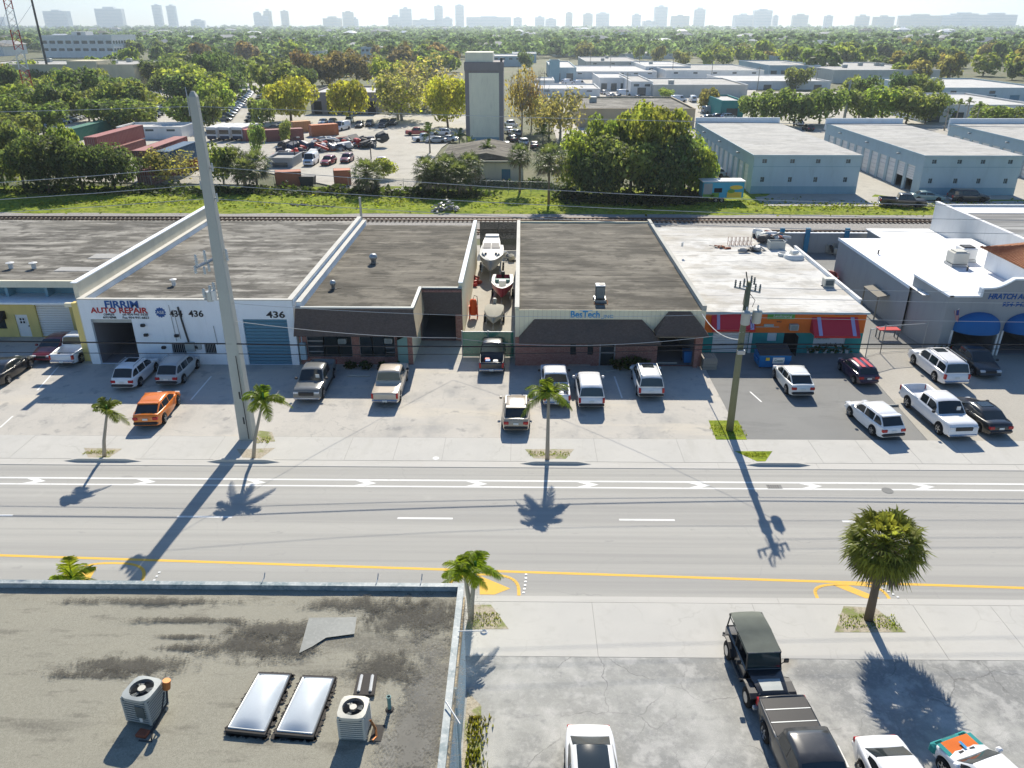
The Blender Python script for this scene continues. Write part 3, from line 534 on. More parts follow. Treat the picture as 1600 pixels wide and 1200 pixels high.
# ---- 5 cream workshop with hipped shingle canopies
b5 = thing('cream_workshop', 'cream boarded workshop with blue lettering and hipped brown shingle canopies over brick', 'building')
YF = 56.9; XL, XR = -.45, 14.25
ho = [(3.9,4.35,.95,2.3), (5.25,5.7,.95,2.3), (6.25,7.4,.05,2.42), (10.75,13.6,0,2.95), (.9,2.9,2.22,2.4), (8.1,9.9,2.22,2.4)]
m = facade(MB(), XL, XR, 0, 4.6, YF, ho, .25); shell(m, XL, XR, YF, 86, 4.6, 1).build('wall', ['brick', 'cream_wall2'], b5)
bm = {}
n = 42; w = (XR - XL) / n; bme = MB().box(.006, -.05, 2.46, w-.006, -.004, 4.70).mesh('board', 'cream_wall2')
for k in range(n): link('board', bme, b5, (XL + k*w, YF + rnd.uniform(-.004,.004), 0))
def hip(x0, x1, xt0, xt1, z0, z1, yo):
    m = MB(); yi = YF - .06; a, b, c, d = (x0,yi-yo,z0), (x1,yi-yo,z0), (xt1,yi,z1), (xt0,yi,z1)
    m.quad(a, b, c, d); m.poly([(x0,yi,z0), a, d]); m.poly([b, (x1,yi,z0), c]); m.quad((x0,yi,z0-.001),(x1,yi,z0-.001),(x1,yi-yo,z0-.001),(x0,yi-yo,z0-.001))
    m.box(x0,yi-yo-.02,z0-.14,x1,yi-yo+.05,z0-.002); return m.build('shingle_canopy', 'shingle', b5)
hip(-.15, 10.75, 1.05, 9.35, 2.5, 3.95, 1.25); hip(10.3, 14.35, 11.35, 13.05, 3.1, 4.62, 1.2)
flat_roof(b5, XL+.32, XR-.3, YF+.05, 86, 4.62, 'roof_tan', 1); roof_laps(b5, XL+.32, XR-.3, YF+1, 85.8, 4.62, 'roof_tan', .8)
MB().box(XL-.02,YF+.02,4.4,XL+.30,86.1,4.86).build('side_parapet','cream_wall2',b5); MB().box(XL-.03,YF+.02,4.865,XL+.32,86.15,4.91).build('coping','tilt_wall',b5)
MB().box(XR-.28,YF+.02,4.4,XR+.02,86.1,5.0).build('side_parapet','concrete',b5); MB().box(XR-.3,YF+.02,5.005,XR+.03,86.15,5.06).build('coping','concrete',b5)
MB().box(XL+.32,85.95,4.4,XR-.3,86.12,4.8).build('back_parapet','cream_wall2',b5)
for h in ho[:2] + ho[4:]: window(b5, h[0], h[1], h[2], h[3], YF+.12, (), (), 'dark_metal')
dr = MB().box(6.25,YF+.1,.05,7.4,YF+.15,2.42).build('door','glass',b5); MB().box(6.2,YF-.02,.02,6.3,YF+.09,2.45).box(7.35,YF-.02,.02,7.45,YF+.09,2.45).box(6.3,YF-.02,1.1,7.35,YF+.09,1.16).box(6.3,YF-.02,2.36,7.35,YF+.09,2.45).build('frame','alloy',dr)
MB().box(6.1,YF-1.0,0,7.5,YF-.01,.05).build('doorstep','concrete',b5)
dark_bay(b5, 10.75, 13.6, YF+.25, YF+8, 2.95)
MB().box(13.62,YF-.25,0,13.95,YF-.01,2.8).build('brick_pier','brick',b5); MB().cbox(9.75,YF-.3,2.0,10.1,YF-.01,2.3,.05).build('wall_light','copper',b5)
words('BesTech', .74, 'lettering', 'sky_blue', b5, (4.95, YF-.07, 4.33), width=2.25, bold=.018); words('INC', .34, 'lettering', 'sky_blue', b5, (6.75, YF-.07, 4.18), width=.72); MB().box(4.5,YF-.075,4.63,5.5,YF-.055,4.68).build('lettering_bar','sky_blue',b5); MB().box(6.2,YF-.075,4.02,6.4,YF-.055,4.06).build('lettering_bar','sky_blue',b5)
# roof package unit on the cream workshop
ru = thing('roof_air_conditioner', 'tall blue-grey condenser with white top on the cream workshop roof', 'air conditioner', (*(6.28, 59.31), 4.62))
MB().box(-.45,-.5,.18,-.38,.45,.3).box(.38,-.5,.18,.45,.45,.3).box(-.5,-.48,0,.5,-.4,.2).box(-.5,.38,0,.5,.46,.2).build('stand','galv',ru)
MB().cbox(-.36,-.30,.3,.36,.42,1.25,.04).build('casing','ac_dark',ru); MB().cbox(-.38,-.32,1.255,.38,.44,1.36,.03).build('top_panel','white_paint',ru)
m = MB()
for k in range(9): m.box(-.32,-.325,.36+k*.095,.32,-.305,.39+k*.095)
m.build('louvre','ac_grey',ru); MB().cyl(.1,.06,1.361,1.38,.26,16).build('fan_guard','black_plastic',ru); MB().tube([(.4,-.3,.3),(.55,-.7,.15),(.5,-1.0,.03)],.03,5).tube([(-.4,-.4,.1),(-.55,-.9,.05),(.3,-1.1,.04)],.025,5).build('pipework','copper',ru)
for i,p in enumerate([(15.98, 76.16)]): roof_vent((*p,4.62),'tiny pipe vent right of centre on the cream workshop roof',.4,.1,'pipe','pvc')
# ---- 6 orange and teal shop
b6 = thing('orange_shop', 'orange and teal painted shop with red awnings and white stained roof', 'building')
YF = 59.8; XL, XR = 14.7, 27.95
ho = [(15.75,18.7,0,2.05), (21.55,22.5,0,1.75), (20.2,20.95,1.05,1.75), (24.0,26.6,.55,1.72)]
facade(MB(), XL, XR, 0, 1.78, YF, ho, .2).build('lower_wall', 'teal_wall', b6)
facade(MB(), XL, XR, 1.78, 3.55, YF-.03, [(15.75,18.7,1.78,2.05)], .2).build('upper_wall', 'orange_wall', b6); shell(MB(), XL, XR, YF, 88, 3.55).build('wall', 'white_wall', b6)
flat_roof(b6, XL-.12, XR+.1, YF-.35, 88.2, 3.66, 'roof_white', 1); MB().box(XL-.12,YF-.37,3.5,XR+.1,YF-.3,3.655).build('roof_edge','blue_wall',b6); roof_laps(b6, XL-.1, XR+.08, YF, 88, 3.66, 'roof_white', 1.05)
roller_door(b6, 15.75, 18.7, 2.05, YF+.12, 'white_paint'); MB().box(18.72,YF-.08,0,18.95,YF-.005,1.77).build('door_jamb','white_paint',b6)
MB().box(21.55,YF+.1,0,22.5,YF+.14,1.75).build('doorway','dark_room',b6); MB().box(22.42,YF-.75,.02,22.48,YF-.02,1.7).build('door','glass',b6)
window(b6, 20.2,20.95,1.05,1.75,YF+.1,(),(),'white_paint',glass='skylight'); window(b6, 24.0,26.6,.55,1.72,YF+.1,(),(),'white_paint',glass='skylight')
def awn(x0, x1, z0, z1, yo, strips):
    a = MB().extr([(x0,YF-.04-yo,z0),(x0,YF-.04,z1),(x0,YF-.04,z0)],(x1-x0,0,0)).build('awning','red_awning',b6); s = MB()
    for xa, xb in strips: s.quad((xa,YF-.055-yo,z0+.012),(xb,YF-.055-yo,z0+.012),(xb,YF-.055,z1+.012),(xa,YF-.055,z1+.012))
    s.build('stripe','lilac',a); MB().box(x0,YF-.09-yo,z0-.16,x1,YF-.05-yo,z0).build('valance','red_trim',a)
awn(15.45,18.95,2.25,3.4,.55,[(15.85,16.1),(18.55,18.85)]); awn(23.55,27.25,1.95,3.15,1.1,[(23.95,24.25),(26.65,26.95)])
sb = MB().box(19.95,YF-.09,2.98,22.15,YF-.035,3.56).build('sign_board','sign_green',b6); words('Landscaping', .3, 'lettering', 'sign_white', sb, (21.15,YF-.105,3.25), width=1.5, shear=.2); MB().extr([(20.0,YF-.1,3.02),(20.7,YF-.1,3.05),(20.5,YF-.1,3.3)],(0,.005,0)).build('leaf_emblem','mural_green',sb)
words('444-C DIXIE HWY E', .26, 'lettering', 'ink_black', b6, (26.3,YF-.05,3.4), width=1.95); words('442', .2, 'lettering', 'ink_black', b6, (20.95,YF-.05,2.75), width=.4)
ac_window(b6, 22.15, 2.35, YF-.04, .7, .5); MB().cbox(19.75,YF-.14,2.3,20.55,YF-.035,2.55,.03).box(19.1,YF-.1,2.28,21.0,YF-.06,2.33).build('wall_lamp','ac_grey',b6)
words('Gardens', .34, 'lettering', 'lead_green', b6, (24.75,YF+.05,1.3), width=1.1, shear=.25); m = MB()
for k in range(9):
    x = 24.6+k*.16; m.extr([(x,YF+.04,.6),(x+.2,YF+.04,.6),(x+.1+.1*math.sin(k*2),YF+.04,.85+.12*math.sin(k*3))],(0,.01,0))
m.build('leaf_motif','ink_black',b6)
# things lying on that roof
def heap(name, label, cat, loc, n, sx, sy, sz, mats, seed, group=None):
    """a loose pile of odd pieces, each a part of it"""
    r = random.Random(seed); t = thing(name, label, cat, loc, 0, group)
    for k in range(n):
        m = MB(); w, d, h = [r.uniform(.18,.6)*q for q in (sx*.7, sy*.7, sz*1.0)]; kd = r.random()
        if kd < .5: m.cbox(-w/2,-d/2,0,w/2,d/2,h,min(w,d,h)*.2)
        elif kd < .75: m.lathe([(0,0),(w*.5,0),(w*.55,h*.3),(w*.4,h*.35),(w*.4,h*.6),(0,h*.6)],10)
        else: m.tube([(-w,0,.05),(0,d*.3,h*.8),(w,-d*.2,h*.3)],max(.03,min(w,h)*.16),6)
        u = r.random(); q = 1 - u*u*.9; o = m.build('scrap_piece', r.choice(mats), t, (r.gauss(0,sx*.26), r.gauss(0,sy*.26), max(0, (q-.45)*sz*.7*r.random())), r.uniform(0,6.3)); o.rotation_euler = (r.uniform(-.35,.35), r.uniform(-.35,.35), r.uniform(0,6.3))
    return t
heap('scrap_pile','grey heap of bagged scrap in the middle of the white roof','scrap',(*(23.60, 78.13),3.66),14,2.6,1.4,.8,['junk_grey','junk_dark','boat_grey'],5)
heap('scrap_pile','jumble of boxes and parts by the right edge of the white roof','scrap',(*(26.98, 82.57),3.66),26,3.2,2.6,1.3,['junk_white','wood_grey','junk_dark','maroon','ac_grey'],6)
heap('scrap_pile','orange flattened tray and rusty loops on the white roof','scrap',(*(20.83, 79.09),3.66),8,1.8,1.0,.35,['orange_box','rust','wood_grey'],8)
ch_ = thing('chair_frames','row of rusty upright chair frames on the white roof','chair frames',(*(21.66, 80.64),3.66))
for k in range(6):
    m = MB(); x = k*.42; m.tube([(x,0,0),(x,.05,.8),(x+.3,.05,.8),(x+.3,0,0)],.03,5).tube([(x,.02,.4),(x+.1,-.35,.42),(x+.1,-.35,0)],.025,5).tube([(x+.3,.02,.4),(x+.3,-.35,.42),(x+.3,-.35,0)],.025,5); m.build('frame','rust',ch_)
cr = thing('roof_crate','blue-grey open crate standing on the white roof','crate',(*(26.25, 79.16),3.66)); MB().box(-.8,-.5,0,.8,-.45,.8).box(-.8,.45,0,.8,.5,.8).box(-.8,-.45,0,-.75,.45,.8).box(.75,-.45,0,.8,.45,.8).build('sides','ac_grey',cr); MB().box(-.75,-.45,.3,.75,.45,.35).build('base_panel','junk_dark',cr)
sp = thing('spa_shell','white moulded plastic shell lying upside down by the white roof edge','tub',(*(26.95, 75.53),3.66),.2); MB().lathe([(1.0,0),(.95,.25),(.7,.45),(.55,.42),(.45,.2),(0,.18)],14).build('shell','skin_boat',sp,smooth=True); MB().cbox(-.35,-.3,.43,.35,.3,.75,.08).build('plinth','skin_boat',sp)
sp = thing('basin','small white basin beside the white moulded shell','basin',(*(26.22, 76.46),3.66)); MB().lathe([(.55,0),(.6,.25),(.5,.28),(.42,.1),(0,.08)],12).build('bowl','skin_boat',sp,smooth=True); MB().cyl(0,0,.02,.09,.1,8).build('drain','junk_dark',sp)
ac = thing('roof_air_conditioner','grey box air conditioner at the right edge of the white roof','air conditioner',(*(27.00, 66.24),3.66)); MB().cbox(-.45,-.35,.1,.45,.35,.8,.05).build('casing','ac_cream',ac); MB().box(-.34,-.37,.22,.34,-.352,.68).build('grille','ac_dark',ac); MB().box(-.5,-.3,0,.5,-.2,.1).box(-.5,.2,0,.5,.3,.1).build('stand','galv',ac)
MB().box(XR+.12,62,0,XR+.3,79,3.9).build('side_wall','white_wall',b6); MB().box(XR+.1,61.9,3.9,XR+.34,79.1,3.98).build('coping','white_paint',b6)
# plants, bin and bits in front of the orange shop
def shrub(loc, r, h, label, col, group=None, n=90, leaf=.3, nm='shrub'):
    t = thing(nm, label, 'shrub', loc, 0, group); q = random.Random(int(loc[0]*100)); m = MB()
    for k in range(n):
        a = q.uniform(0,6.28); rr = r*math.sqrt(q.random()); z = h*(.15+.85*q.random()*(1-.5*(rr/r)**2)); c = Vector((rr*math.cos(a), rr*math.sin(a)*.6, z)); u = Vector((q.gauss(0,1),q.gauss(0,1),q.gauss(0,.6))).normalized()*leaf; v = u.cross(Vector((q.gauss(0,1),q.gauss(0,1),q.gauss(0,1)))).normalized()*leaf*.6
        m.quad(c-u, c-v, c+u, c+v)
    o = m.build('foliage','leaf',t); o.color = (*col,1); MB().tube([(0,0,0),(0,0,h*.6)],.04,5).build('stem','bark',t); return t
shrub((*(8.68, 56.64),0), 1.5, .95, 'low spiky green shrub in front of the cream workshop brick wall', (.09,.12,.035), None, 140, .28)
sg = [shrub((*p,0), .45, .8, '', (.04,.09,.03), 'potted plants along the orange shop front', 40, .18, 'potted_plant') for p in [(23.79, 59.87),(24.42, 59.87),(25.11, 59.88),(25.74, 59.89),(26.43, 59.90),(26.91, 59.90)]]
for s in sg: s['category'] = 'plant'; MB().lathe([(0,0),(.16,0),(.22,.32),(.18,.32)],10).build('pot','junk_white',s)
number_row(sg, 'small potted plant along the orange shop front, %s from the left')
sg = [shrub((*p,0), .5, .7, '', (.05,.08,.03), 'dry shrubs below the machine shop windows', 50, .2) for p in [(-13.41, 56.12),(-12.18, 56.01),(-10.87, 56.02),(-9.64, 55.91)]]
number_row(sg, 'dark low shrub below the machine shop windows, %s from the left')
bn = thing('waste_skip','large blue waste skip with black lid in front of the orange shop','skip',(*(19.94, 57.16),0)); 
m = MB().extr([(-1.15,-.62,.12),(1.15,-.62,.12),(1.25,-.72,1.15),(-1.25,-.72,1.15)],(0,1.5,0)); m.build('body','blue_bin',bn); MB().extr([(-1.25,-.78,1.17),(1.25,-.78,1.17),(1.25,.75,1.55),(-1.25,.75,1.55)],(0,0,.06)).build('lid','black_plastic',bn)
MB().box(-1.35,-.5,.6,-1.24,.5,.8).box(1.24,-.5,.6,1.35,.5,.8).build('lift_pocket','blue_bin',bn); words('Coastal', .3, 'lettering', 'lead_green', bn, (.25,-.80,.75), width=.7, shear=.2); MB().box(-.2,-.79,.5,.7,-.745,1.0).build('decal','sign_white',bn); MB().box(-.75,-.79,.75,-.45,-.745,.98).build('decal','mural_yellow',bn)
for x in (-1,1):
    for y in (-.4,.6): MB().cyl(x,y,0,.13,.07,8).build('caster','black_rubber',bn)
pt = thing('pallet_stack','stack of weathered grey pallets beside the brick pier','pallets',(*(14.82, 56.72),0)); pm = MB()
for k in range(3): pm.box(-.55,-.5+k*.45,0,.55,-.4+k*.45,.09)
for k in range(6): pm.box(-.55+k*.19,-.52,.092,-.41+k*.19,.52,.115)
pme = pm.mesh('pallet','pallet')
for k in range(8): link('pallet', pme, pt, (rnd.uniform(-.03,.03),rnd.uniform(-.03,.03),k*.122), rnd.uniform(-.03,.03))
bb = thing('wheelie_bin','blue wheeled bin just inside the cream workshop garage','bin',(*(13.34, 57.73),0)); MB().extr([(-.3,-.35,.1),(.3,-.35,.1),(.36,-.4,1.0),(-.36,-.4,1.0)],(0,.75,0)).build('body','blue_bin',bb); MB().cbox(-.38,-.45,1.0,.38,.4,1.08,.03).build('lid','blue_bin',bb); MB().tube([(-.33,.4,.1),(.33,.4,.1)],.1,8).build('wheels','black_rubber',bb)
# ---- the side yard between the shops
yw = thing('yard_wall','grey concrete wall with blue posts closing the back of the side yard','wall',(28.3,91.0,0)); MB().box(0,0,0,17,.25,2.3).build('panel','grey_wall',yw); MB().box(-.02,-.04,2.305,17,.29,2.38).build('coping','white_wall',yw)
for x in (2.3,5.3,9.9): MB().box(x-.25,-.35,0,x+.25,-.05,3.0).build('post','blue_post',yw)
heap('scrap_pile','tall dark heap of engines and parts against the yard wall','scrap',(*(34.53, 92.97),0),46,3.4,3.2,2.6,['junk_dark','junk_dark','junk_grey','junk_white','rust'],11)
heap('scrap_pile','grey shrouded heap near the corner of the bright white roof','scrap',(*(37.05, 90.97),0),18,1.6,2.6,2.0,['wood_grey','boat_canvas','junk_dark'],12)
heap('scrap_pile','red and white parts stacked along the grey side wall','scrap',(*(32.59, 79.53),0),20,1.2,3.0,1.8,['red_paint','junk_white','junk_dark','maroon'],13)
MB()
tb = thing('red_table','red topped work table behind the chain-link gate','table',(*(31.65, 63.29),0)); MB().box(-.9,-.4,.8,.9,.4,.88).build('top','red_trim',tb)
for x in (-.8,.8):
    for y in (-.32,.32): MB().box(x-.04,y-.04,0,x+.04,y+.04,.8).build('leg','dark_metal',tb)
sh = thing('lean_to','small timber lean-to roof beside the orange shop','shed',(*(33.13, 69.19),0)); MB().extr([(-.9,-1.6,2.2),(.9,-1.6,2.5),(.9,1.6,2.5),(-.9,1.6,2.2)],(0,0,.08)).build('roof_sheet','wood_grey',sh)
for x in (-.8,.8):
    for y in (-1.5,1.5): MB().box(x-.05,y-.05,0,x+.05,y+.05,2.2).build('post','wood_grey',sh)
def chain_fence(name, label, pts, h, step, mat='chain_link', post='galv', rail=True, group=None, cat='fence'):
    t = thing(name, label, cat, (pts[0][0],pts[0][1],0), 0, group); o = Vector((pts[0][0],pts[0][1],0)); pm = MB().cyl(0,0,0,h+.1,.04,7).mesh('post',post)
    for a, b in zip(pts[:-1], pts[1:]):
        a = Vector((*a,0))-o; b = Vector((*b,0))-o; n = max(1, int((b-a).length/step))
        for k in range(n+1): link('post', pm, t, a+(b-a)*k/n)
        z = Vector((0,0,h)); MB().quad(a+Vector((0,0,.04)), b+Vector((0,0,.04)), b+z, a+z).build('mesh_panel', mat, t)
        if rail: MB().tube([a+z,b+z],.03,6).tube([a+Vector((0,0,.06)),b+Vector((0,0,.06))],.02,5).build('rail',post,t)
    return t
chain_fence('chain_link_gate','galvanised chain-link gate between orange shop and grey workshop',[(28.12, 58.97),(29.66, 59.80),(33.35, 60.40)],2.4,2.0,cat='gate')
chain_fence('green_screen_fence','green screened fence closing the boat alley',[(-4.75,58.6),(-.55,58.6)],2.2,1.4,'shade_green')
chain_fence('black_screen_fence','black screened fence at the far end of the boat alley',[(-4.9,91.5),(-.5,91.5)],3.4,1.5,'shade_black','dark_metal')
# ---- 8 grey workshop with mission parapet
b8 = thing('grey_workshop','grey workshop with mission-style parapet, blue domed awnings and bright white roof','building')
XL = 33.3; YF = 59.6
m = MB(); m.quad((XL,64.4,0),(XL,64.4,4.3),(XL,80.8,4.3),(XL,80.8,0)); m.quad((XL,80.8,0),(XL,80.8,4.3),(47,80.8,4.3),(47,80.8,0)); m.quad((47,59.6,0),(47,80.8,0),(47,80.8,4.3),(47,59.6,4.3)); m.build('wall','grey_wall',b8)
flat_roof(b8, XL-.05, 47, 62.0, 80.8, 4.32, 'roof_bright'); MB().box(XL-.1,64.4,4.1,XL-.01,80.9,4.36).build('roof_edge','white_wall',b8)
pr = [(34.1,0),(34.1,5.35)]; zf = 4.95
cv = [(34.1,zf),(36.45,zf),(36.55,zf),(36.6,5.6),(37.2,5.62)] + [(37.2+1.7*t, 5.62+.75*(1-math.cos(t*math.pi/2))) for t in [.2,.4,.6,.8,1]] + [(47,6.37)]
holes = [(35.05,38.6,0,2.3),(39.1,42.7,0,2.3),(43.2,46.6,0,2.3)]
m = facade(MB(), 34.1, 47, 0, zf-.001, YF, holes, .3); m.poly([(x,YF,z) for x,z in [(36.55,zf)]+cv[3:]] + [(47,YF,zf)]); m.poly([(47,YF+.28,zf)]+[(x,YF+.28,z) for x,z in cv[3:][::-1]]+[(36.55,YF+.28,zf)])
m.quad((34.1,YF,0),(34.1,YF,zf),(33.55,64.6,5.2),(33.55,64.6,0)); m.build('front_wall','grey_wall',b8)
cm = MB()
for a, b in zip(cv[:-1], cv[1:]):
    if b[1]-a[1] > .3: cm.box(a[0]-.06,YF-.08,a[1]+.02,a[0]+.12,YF+.36,b[1]+.1)
    else: cm.extr([(a[0],YF-.1,a[1]+.01),(b[0],YF-.1,b[1]+.01),(b[0],YF-.1,b[1]+.14),(a[0],YF-.1,a[1]+.14)],(0,.45,0))
cm.extr([(34.0,YF-.1,zf+.01),(34.4,YF-.1,zf+.01),(34.4,YF-.1,zf+.16),(34.0,YF-.1,zf+.16)],(-.55,5.1,.25)); cm.build('parapet_moulding','white_wall',b8)
for i, (a, b) in enumerate([(35.0,38.65),(39.05,42.75),(43.15,46.65)]):
    dark_bay(b8, a+.05, b-.05, YF+.3, YF+7, 2.3); c = (a+b)/2; r = (b-a)/2; rows = []
    for j in range(9):
        ph = j/8*math.pi/2
        rows.append([(c - r*math.cos(k*math.pi/16)*1.0, YF-.02 - 1.25*math.sin(k*math.pi/16)*math.cos(ph)**.8, 2.15 + 1.55*math.sin(ph)*(.25+.75*math.sin(k*math.pi/16)) ) for k in range(17)])
    MB().loft(rows, cap=False).build('dome_awning','blue_awning',b8,smooth=True)
    MB().box(a-.12,YF-.14,0,a+.02,YF-.02,2.15).build('door_post','white_paint',b8); MB().box(b-.02,YF-.14,0,b+.12,YF-.02,2.15).build('door_post','white_paint',b8)
words('HRATCH AUTO', .62, 'lettering', 'ink_blue', b8, (39.1,YF-.02,5.0), width=3.9, bold=.02, shear=.15); words('954-943-4408', .5, 'lettering', 'ink_blue', b8, (40.0,YF-.02,4.35), width=3.2, bold=.015, shear=.15)
fl = thing('flag','striped flag on an angled staff at the grey workshop corner','flag',(34.9,YF-.02,3.6)); MB().tube([(0,0,0),(-.35,-.9,.7)],.03,6).build('staff','white_paint',fl)
for k in range(7): MB().quad((-.3-.045*k,-.85+.02*k,.6-.02*k),(-.255-.045*k,-.83+.02*k,.6-.02*k),(-.05-.03*k,-.7,-.5+.02*k),(-.1-.03*k,-.72,-.5+.02*k)).build('stripe',['flag_red','sign_white'][k%2],fl)
MB().quad((-.3,-.87,.6),(-.46,-.83,.53),(-.38,-.8,.1),(-.2,-.82,.12)).build('canton','flag_blue',fl)
bu = shrub((*(34.94, 59.87),0), .9, 1.1, 'clipped round green bush at the grey workshop corner', (.07,.11,.02), None, 240, .16)
# tile-roofed turret and chimney pots on the grey workshop
tt = MB(); MB().box(42.5,63.6,4.33,49.3,70,6.1).build('turret_wall','white_wall',b8)
apex = (46.5,66.8,7.9); c4 = [(42.0,63.0,6.12),(49.9,63.0,6.12),(49.9,70.6,6.12),(42.0,70.6,6.12)]
tr = MB()
for k in range(4): tr.poly([c4[k], c4[(k+1)%4], apex])
ro = tr.build('tile_roof','terracotta',b8); m = MB()
for k in (0,3,1):
    a, b = Vector(c4[k]), Vector(c4[(k+1)%4])
    for i in range(26):
        f = (i+.5)/26; p = a.lerp(b,f); e = p.lerp(Vector(apex), .97*(1-abs(2*f-1))); m.tube([p+Vector((0,0,.05)), e+Vector((0,0,.05))], .11, 5)
m.build('tile_ridges','terracotta',ro)['kind'] = 'stuff'
for i,(p,l) in enumerate([((42.0,72.5,4.33),'white square roof cooler with dark hood behind the tile roof'),((40.4,70.9,4.33),'pale green roof cooler beside the tile roof corner')]):
    t = thing('roof_cooler', l, 'air conditioner', p); MB().cbox(-.7,-.7,.25,.7,.7,1.3,.06).build('casing',['white_paint','ac_cream'][i],t); MB().box(-.5,-.5,1.31,.5,.5,1.4).build('hood',['black_plastic','ac_cream'][i],t); MB().box(-.75,-.75,0,.75,.75,.24).build('kerb_frame','galv',t)
for i,p in enumerate([(34.75, 74.61),(43.14, 76.13),(40.50, 69.04)]): roof_vent((*p,4.33),['small','slim','short'][i]+' pipe vent on the bright white roof, '+ORD[i]+' from the left',.35,.07,'pipe','dark_metal')
# ---- 9 warehouse at far right with striped roof
b9 = thing('striped_roof_warehouse','white warehouse at the far right with dark streaked roof behind the tile turret','building')
XL = 47.3; MB().box(XL,68,0,XL+.35,90,6.2).box(XL+.36,67.99,0,80,68.3,5.5).box(XL+.36,89.7,0,80,90,6.0).build('wall','white_far',b9); MB().box(XL-.03,67.9,6.21,XL+.4,90.1,6.3).build('coping','white_paint',b9); flat_roof(b9, XL+.36, 80, 68.3, 89.7, 5.7, 'roof_black'); MB().box(XL+.4,86.5,5.705,80,89.7,5.75).build('white_roof_band','roof_bright',b9)
lw = thing('low_annex','low flat annex with white roof between the track and the grey workshop','shed',(0,0,0)); MB().box(40.2,84,0,47.2,90,3.0).build('wall','grey_wall',lw); MB().box(40.0,83.8,3.01,47.25,90.2,3.1).build('roof','roof_bright',lw); MB().box(40.5,83.95,.02,41.5,83.99,2.2).build('door','dark_metal',lw)

# ================================================================ near building with gravel roof
nb = thing('flat_roof_building','large flat-roofed building in the foreground with weathered gravel roof','building')
XR, YF, ZR = -2.15, 23.85, 4.98
MB().box(-45, 3, 0, XR-.02, YF-.02, ZR-.03).build('wall','blue_wall',nb)
r = random.Random(2); nx, ny = 60, 34
MB().loft([[(-45+(XR-.17+45)*i/nx, 3+(YF-.17-3)*j/ny, ZR + .02*math.sin(i*.9)*math.cos(j*.7) + r.uniform(-.006,.006)) for i in range(nx+1)] for j in range(ny+1)], cap=False).build('roof','roof_near',nb,smooth=True)
def felt(name, pts, mat, z): MB().poly([(p[0],p[1],z) for p in (pts if sum(pts[i][0]*pts[(i+1)%len(pts)][1]-pts[(i+1)%len(pts)][0]*pts[i][1] for i in range(len(pts)))>0 else pts[::-1])]).build(name, mat, nb)
def stain(src, name, soft):
    """worn patch whose ragged edge dissolves into the gravel"""
    m = M[src].copy(); m.name = name; M[name] = m; nt = m.node_tree; b = [n for n in nt.nodes if n.type == 'BSDF_PRINCIPLED'][0]
    tc = nt.nodes.new('ShaderNodeTexCoord'); vl = nt.nodes.new('ShaderNodeVectorMath'); vl.operation = 'LENGTH'; nt.links.new(tc.outputs['Object'], vl.inputs[0])
    g = nt.nodes.new('ShaderNodeNewGeometry'); n1 = nt.nodes.new('ShaderNodeTexNoise'); n1.inputs['Scale'].default_value = 1.6; n1.inputs['Detail'].default_value = 8; n1.inputs['Roughness'].default_value = .72; nt.links.new(g.outputs['Position'], n1.inputs['Vector'])
    n2 = nt.nodes.new('ShaderNodeTexNoise'); n2.inputs['Scale'].default_value = 14; n2.inputs['Detail'].default_value = 4; nt.links.new(g.outputs['Position'], n2.inputs['Vector'])
    aa = nt.nodes.new('ShaderNodeMath'); aa.operation = 'MULTIPLY_ADD'; aa.inputs[1].default_value = .55; nt.links.new(n2.outputs['Fac'], aa.inputs[0]); nt.links.new(n1.outputs['Fac'], aa.inputs[2])
    a = nt.nodes.new('ShaderNodeMath'); a.operation = 'MULTIPLY_ADD'; a.inputs[1].default_value = 2.6; a.inputs[2].default_value = -2.0; nt.links.new(aa.outputs[0], a.inputs[0])
    c = nt.nodes.new('ShaderNodeMath'); c.operation = 'ADD'; nt.links.new(vl.outputs['Value'], c.inputs[0]); nt.links.new(a.outputs[0], c.inputs[1])
    r_ = nt.nodes.new('ShaderNodeMapRange'); r_.inputs[1].default_value = .62-soft; r_.inputs[2].default_value = .62+soft; r_.inputs[3].default_value = .82; r_.inputs[4].default_value = 0; nt.links.new(c.outputs[0], r_.inputs[0]); nt.links.new(r_.outputs[0], b.inputs['Alpha'])
stain('roof_near_dark','stain_dark',.34); stain('roof_near_smooth','stain_smooth',.34)
unit = MB().quad((-1.3,-1.3,0),(1.3,-1.3,0),(1.3,1.3,0),(-1.3,1.3,0))
um = {k: unit.mesh('worn_patch', k) for k in ('stain_dark','stain_smooth')}
for i,(p,rx,ry,k) in enumerate([((-3.66, 22.21),2.6,1.3,'stain_dark'),((-2.84, 18.23),1.2,3.6,'stain_smooth'),((-3.30, 16.77),1.3,2.2,'stain_smooth'),((-13.12, 19.75),2.6,.55,'stain_dark'),((-14.10, 19.31),2.2,.25,'stain_dark'),((-11.66, 20.57),1.3,.2,'stain_dark'),((-11.77, 21.13),1.2,.14,'stain_dark'),((-9.42, 20.75),2.2,.8,'stain_dark'),((-8.51, 21.49),2.2,.6,'stain_dark'),((-11.90, 21.94),3.0,.2,'stain_dark'),((-8.13, 20.55),1.3,.7,'stain_dark'),((-4.55, 19.71),1.6,.9,'stain_dark'),((-6.02, 22.87),2.4,.5,'stain_dark'),((-13.74, 22.95),4,.25,'stain_dark')]):
    link('worn_patch', um[k], nb, (p[0],p[1],ZR+.03+i*.0025), scale=(rx,ry,1))
felt('flashing_sheet', [(-7.67, 22.09),(-5.93, 22.15),(-5.85, 21.29),(-6.81, 21.09),(-7.20, 20.65),(-7.57, 20.34)], 'flash_patch', ZR+.075)
for a,b in (((-45,YF-.16,ZR-.1),(XR,YF,ZR+.2)),((XR-.16,3,ZR-.1),(XR,YF-.161,ZR+.2))): MB().box(*a,*b).build('parapet','parapet_metal',nb)
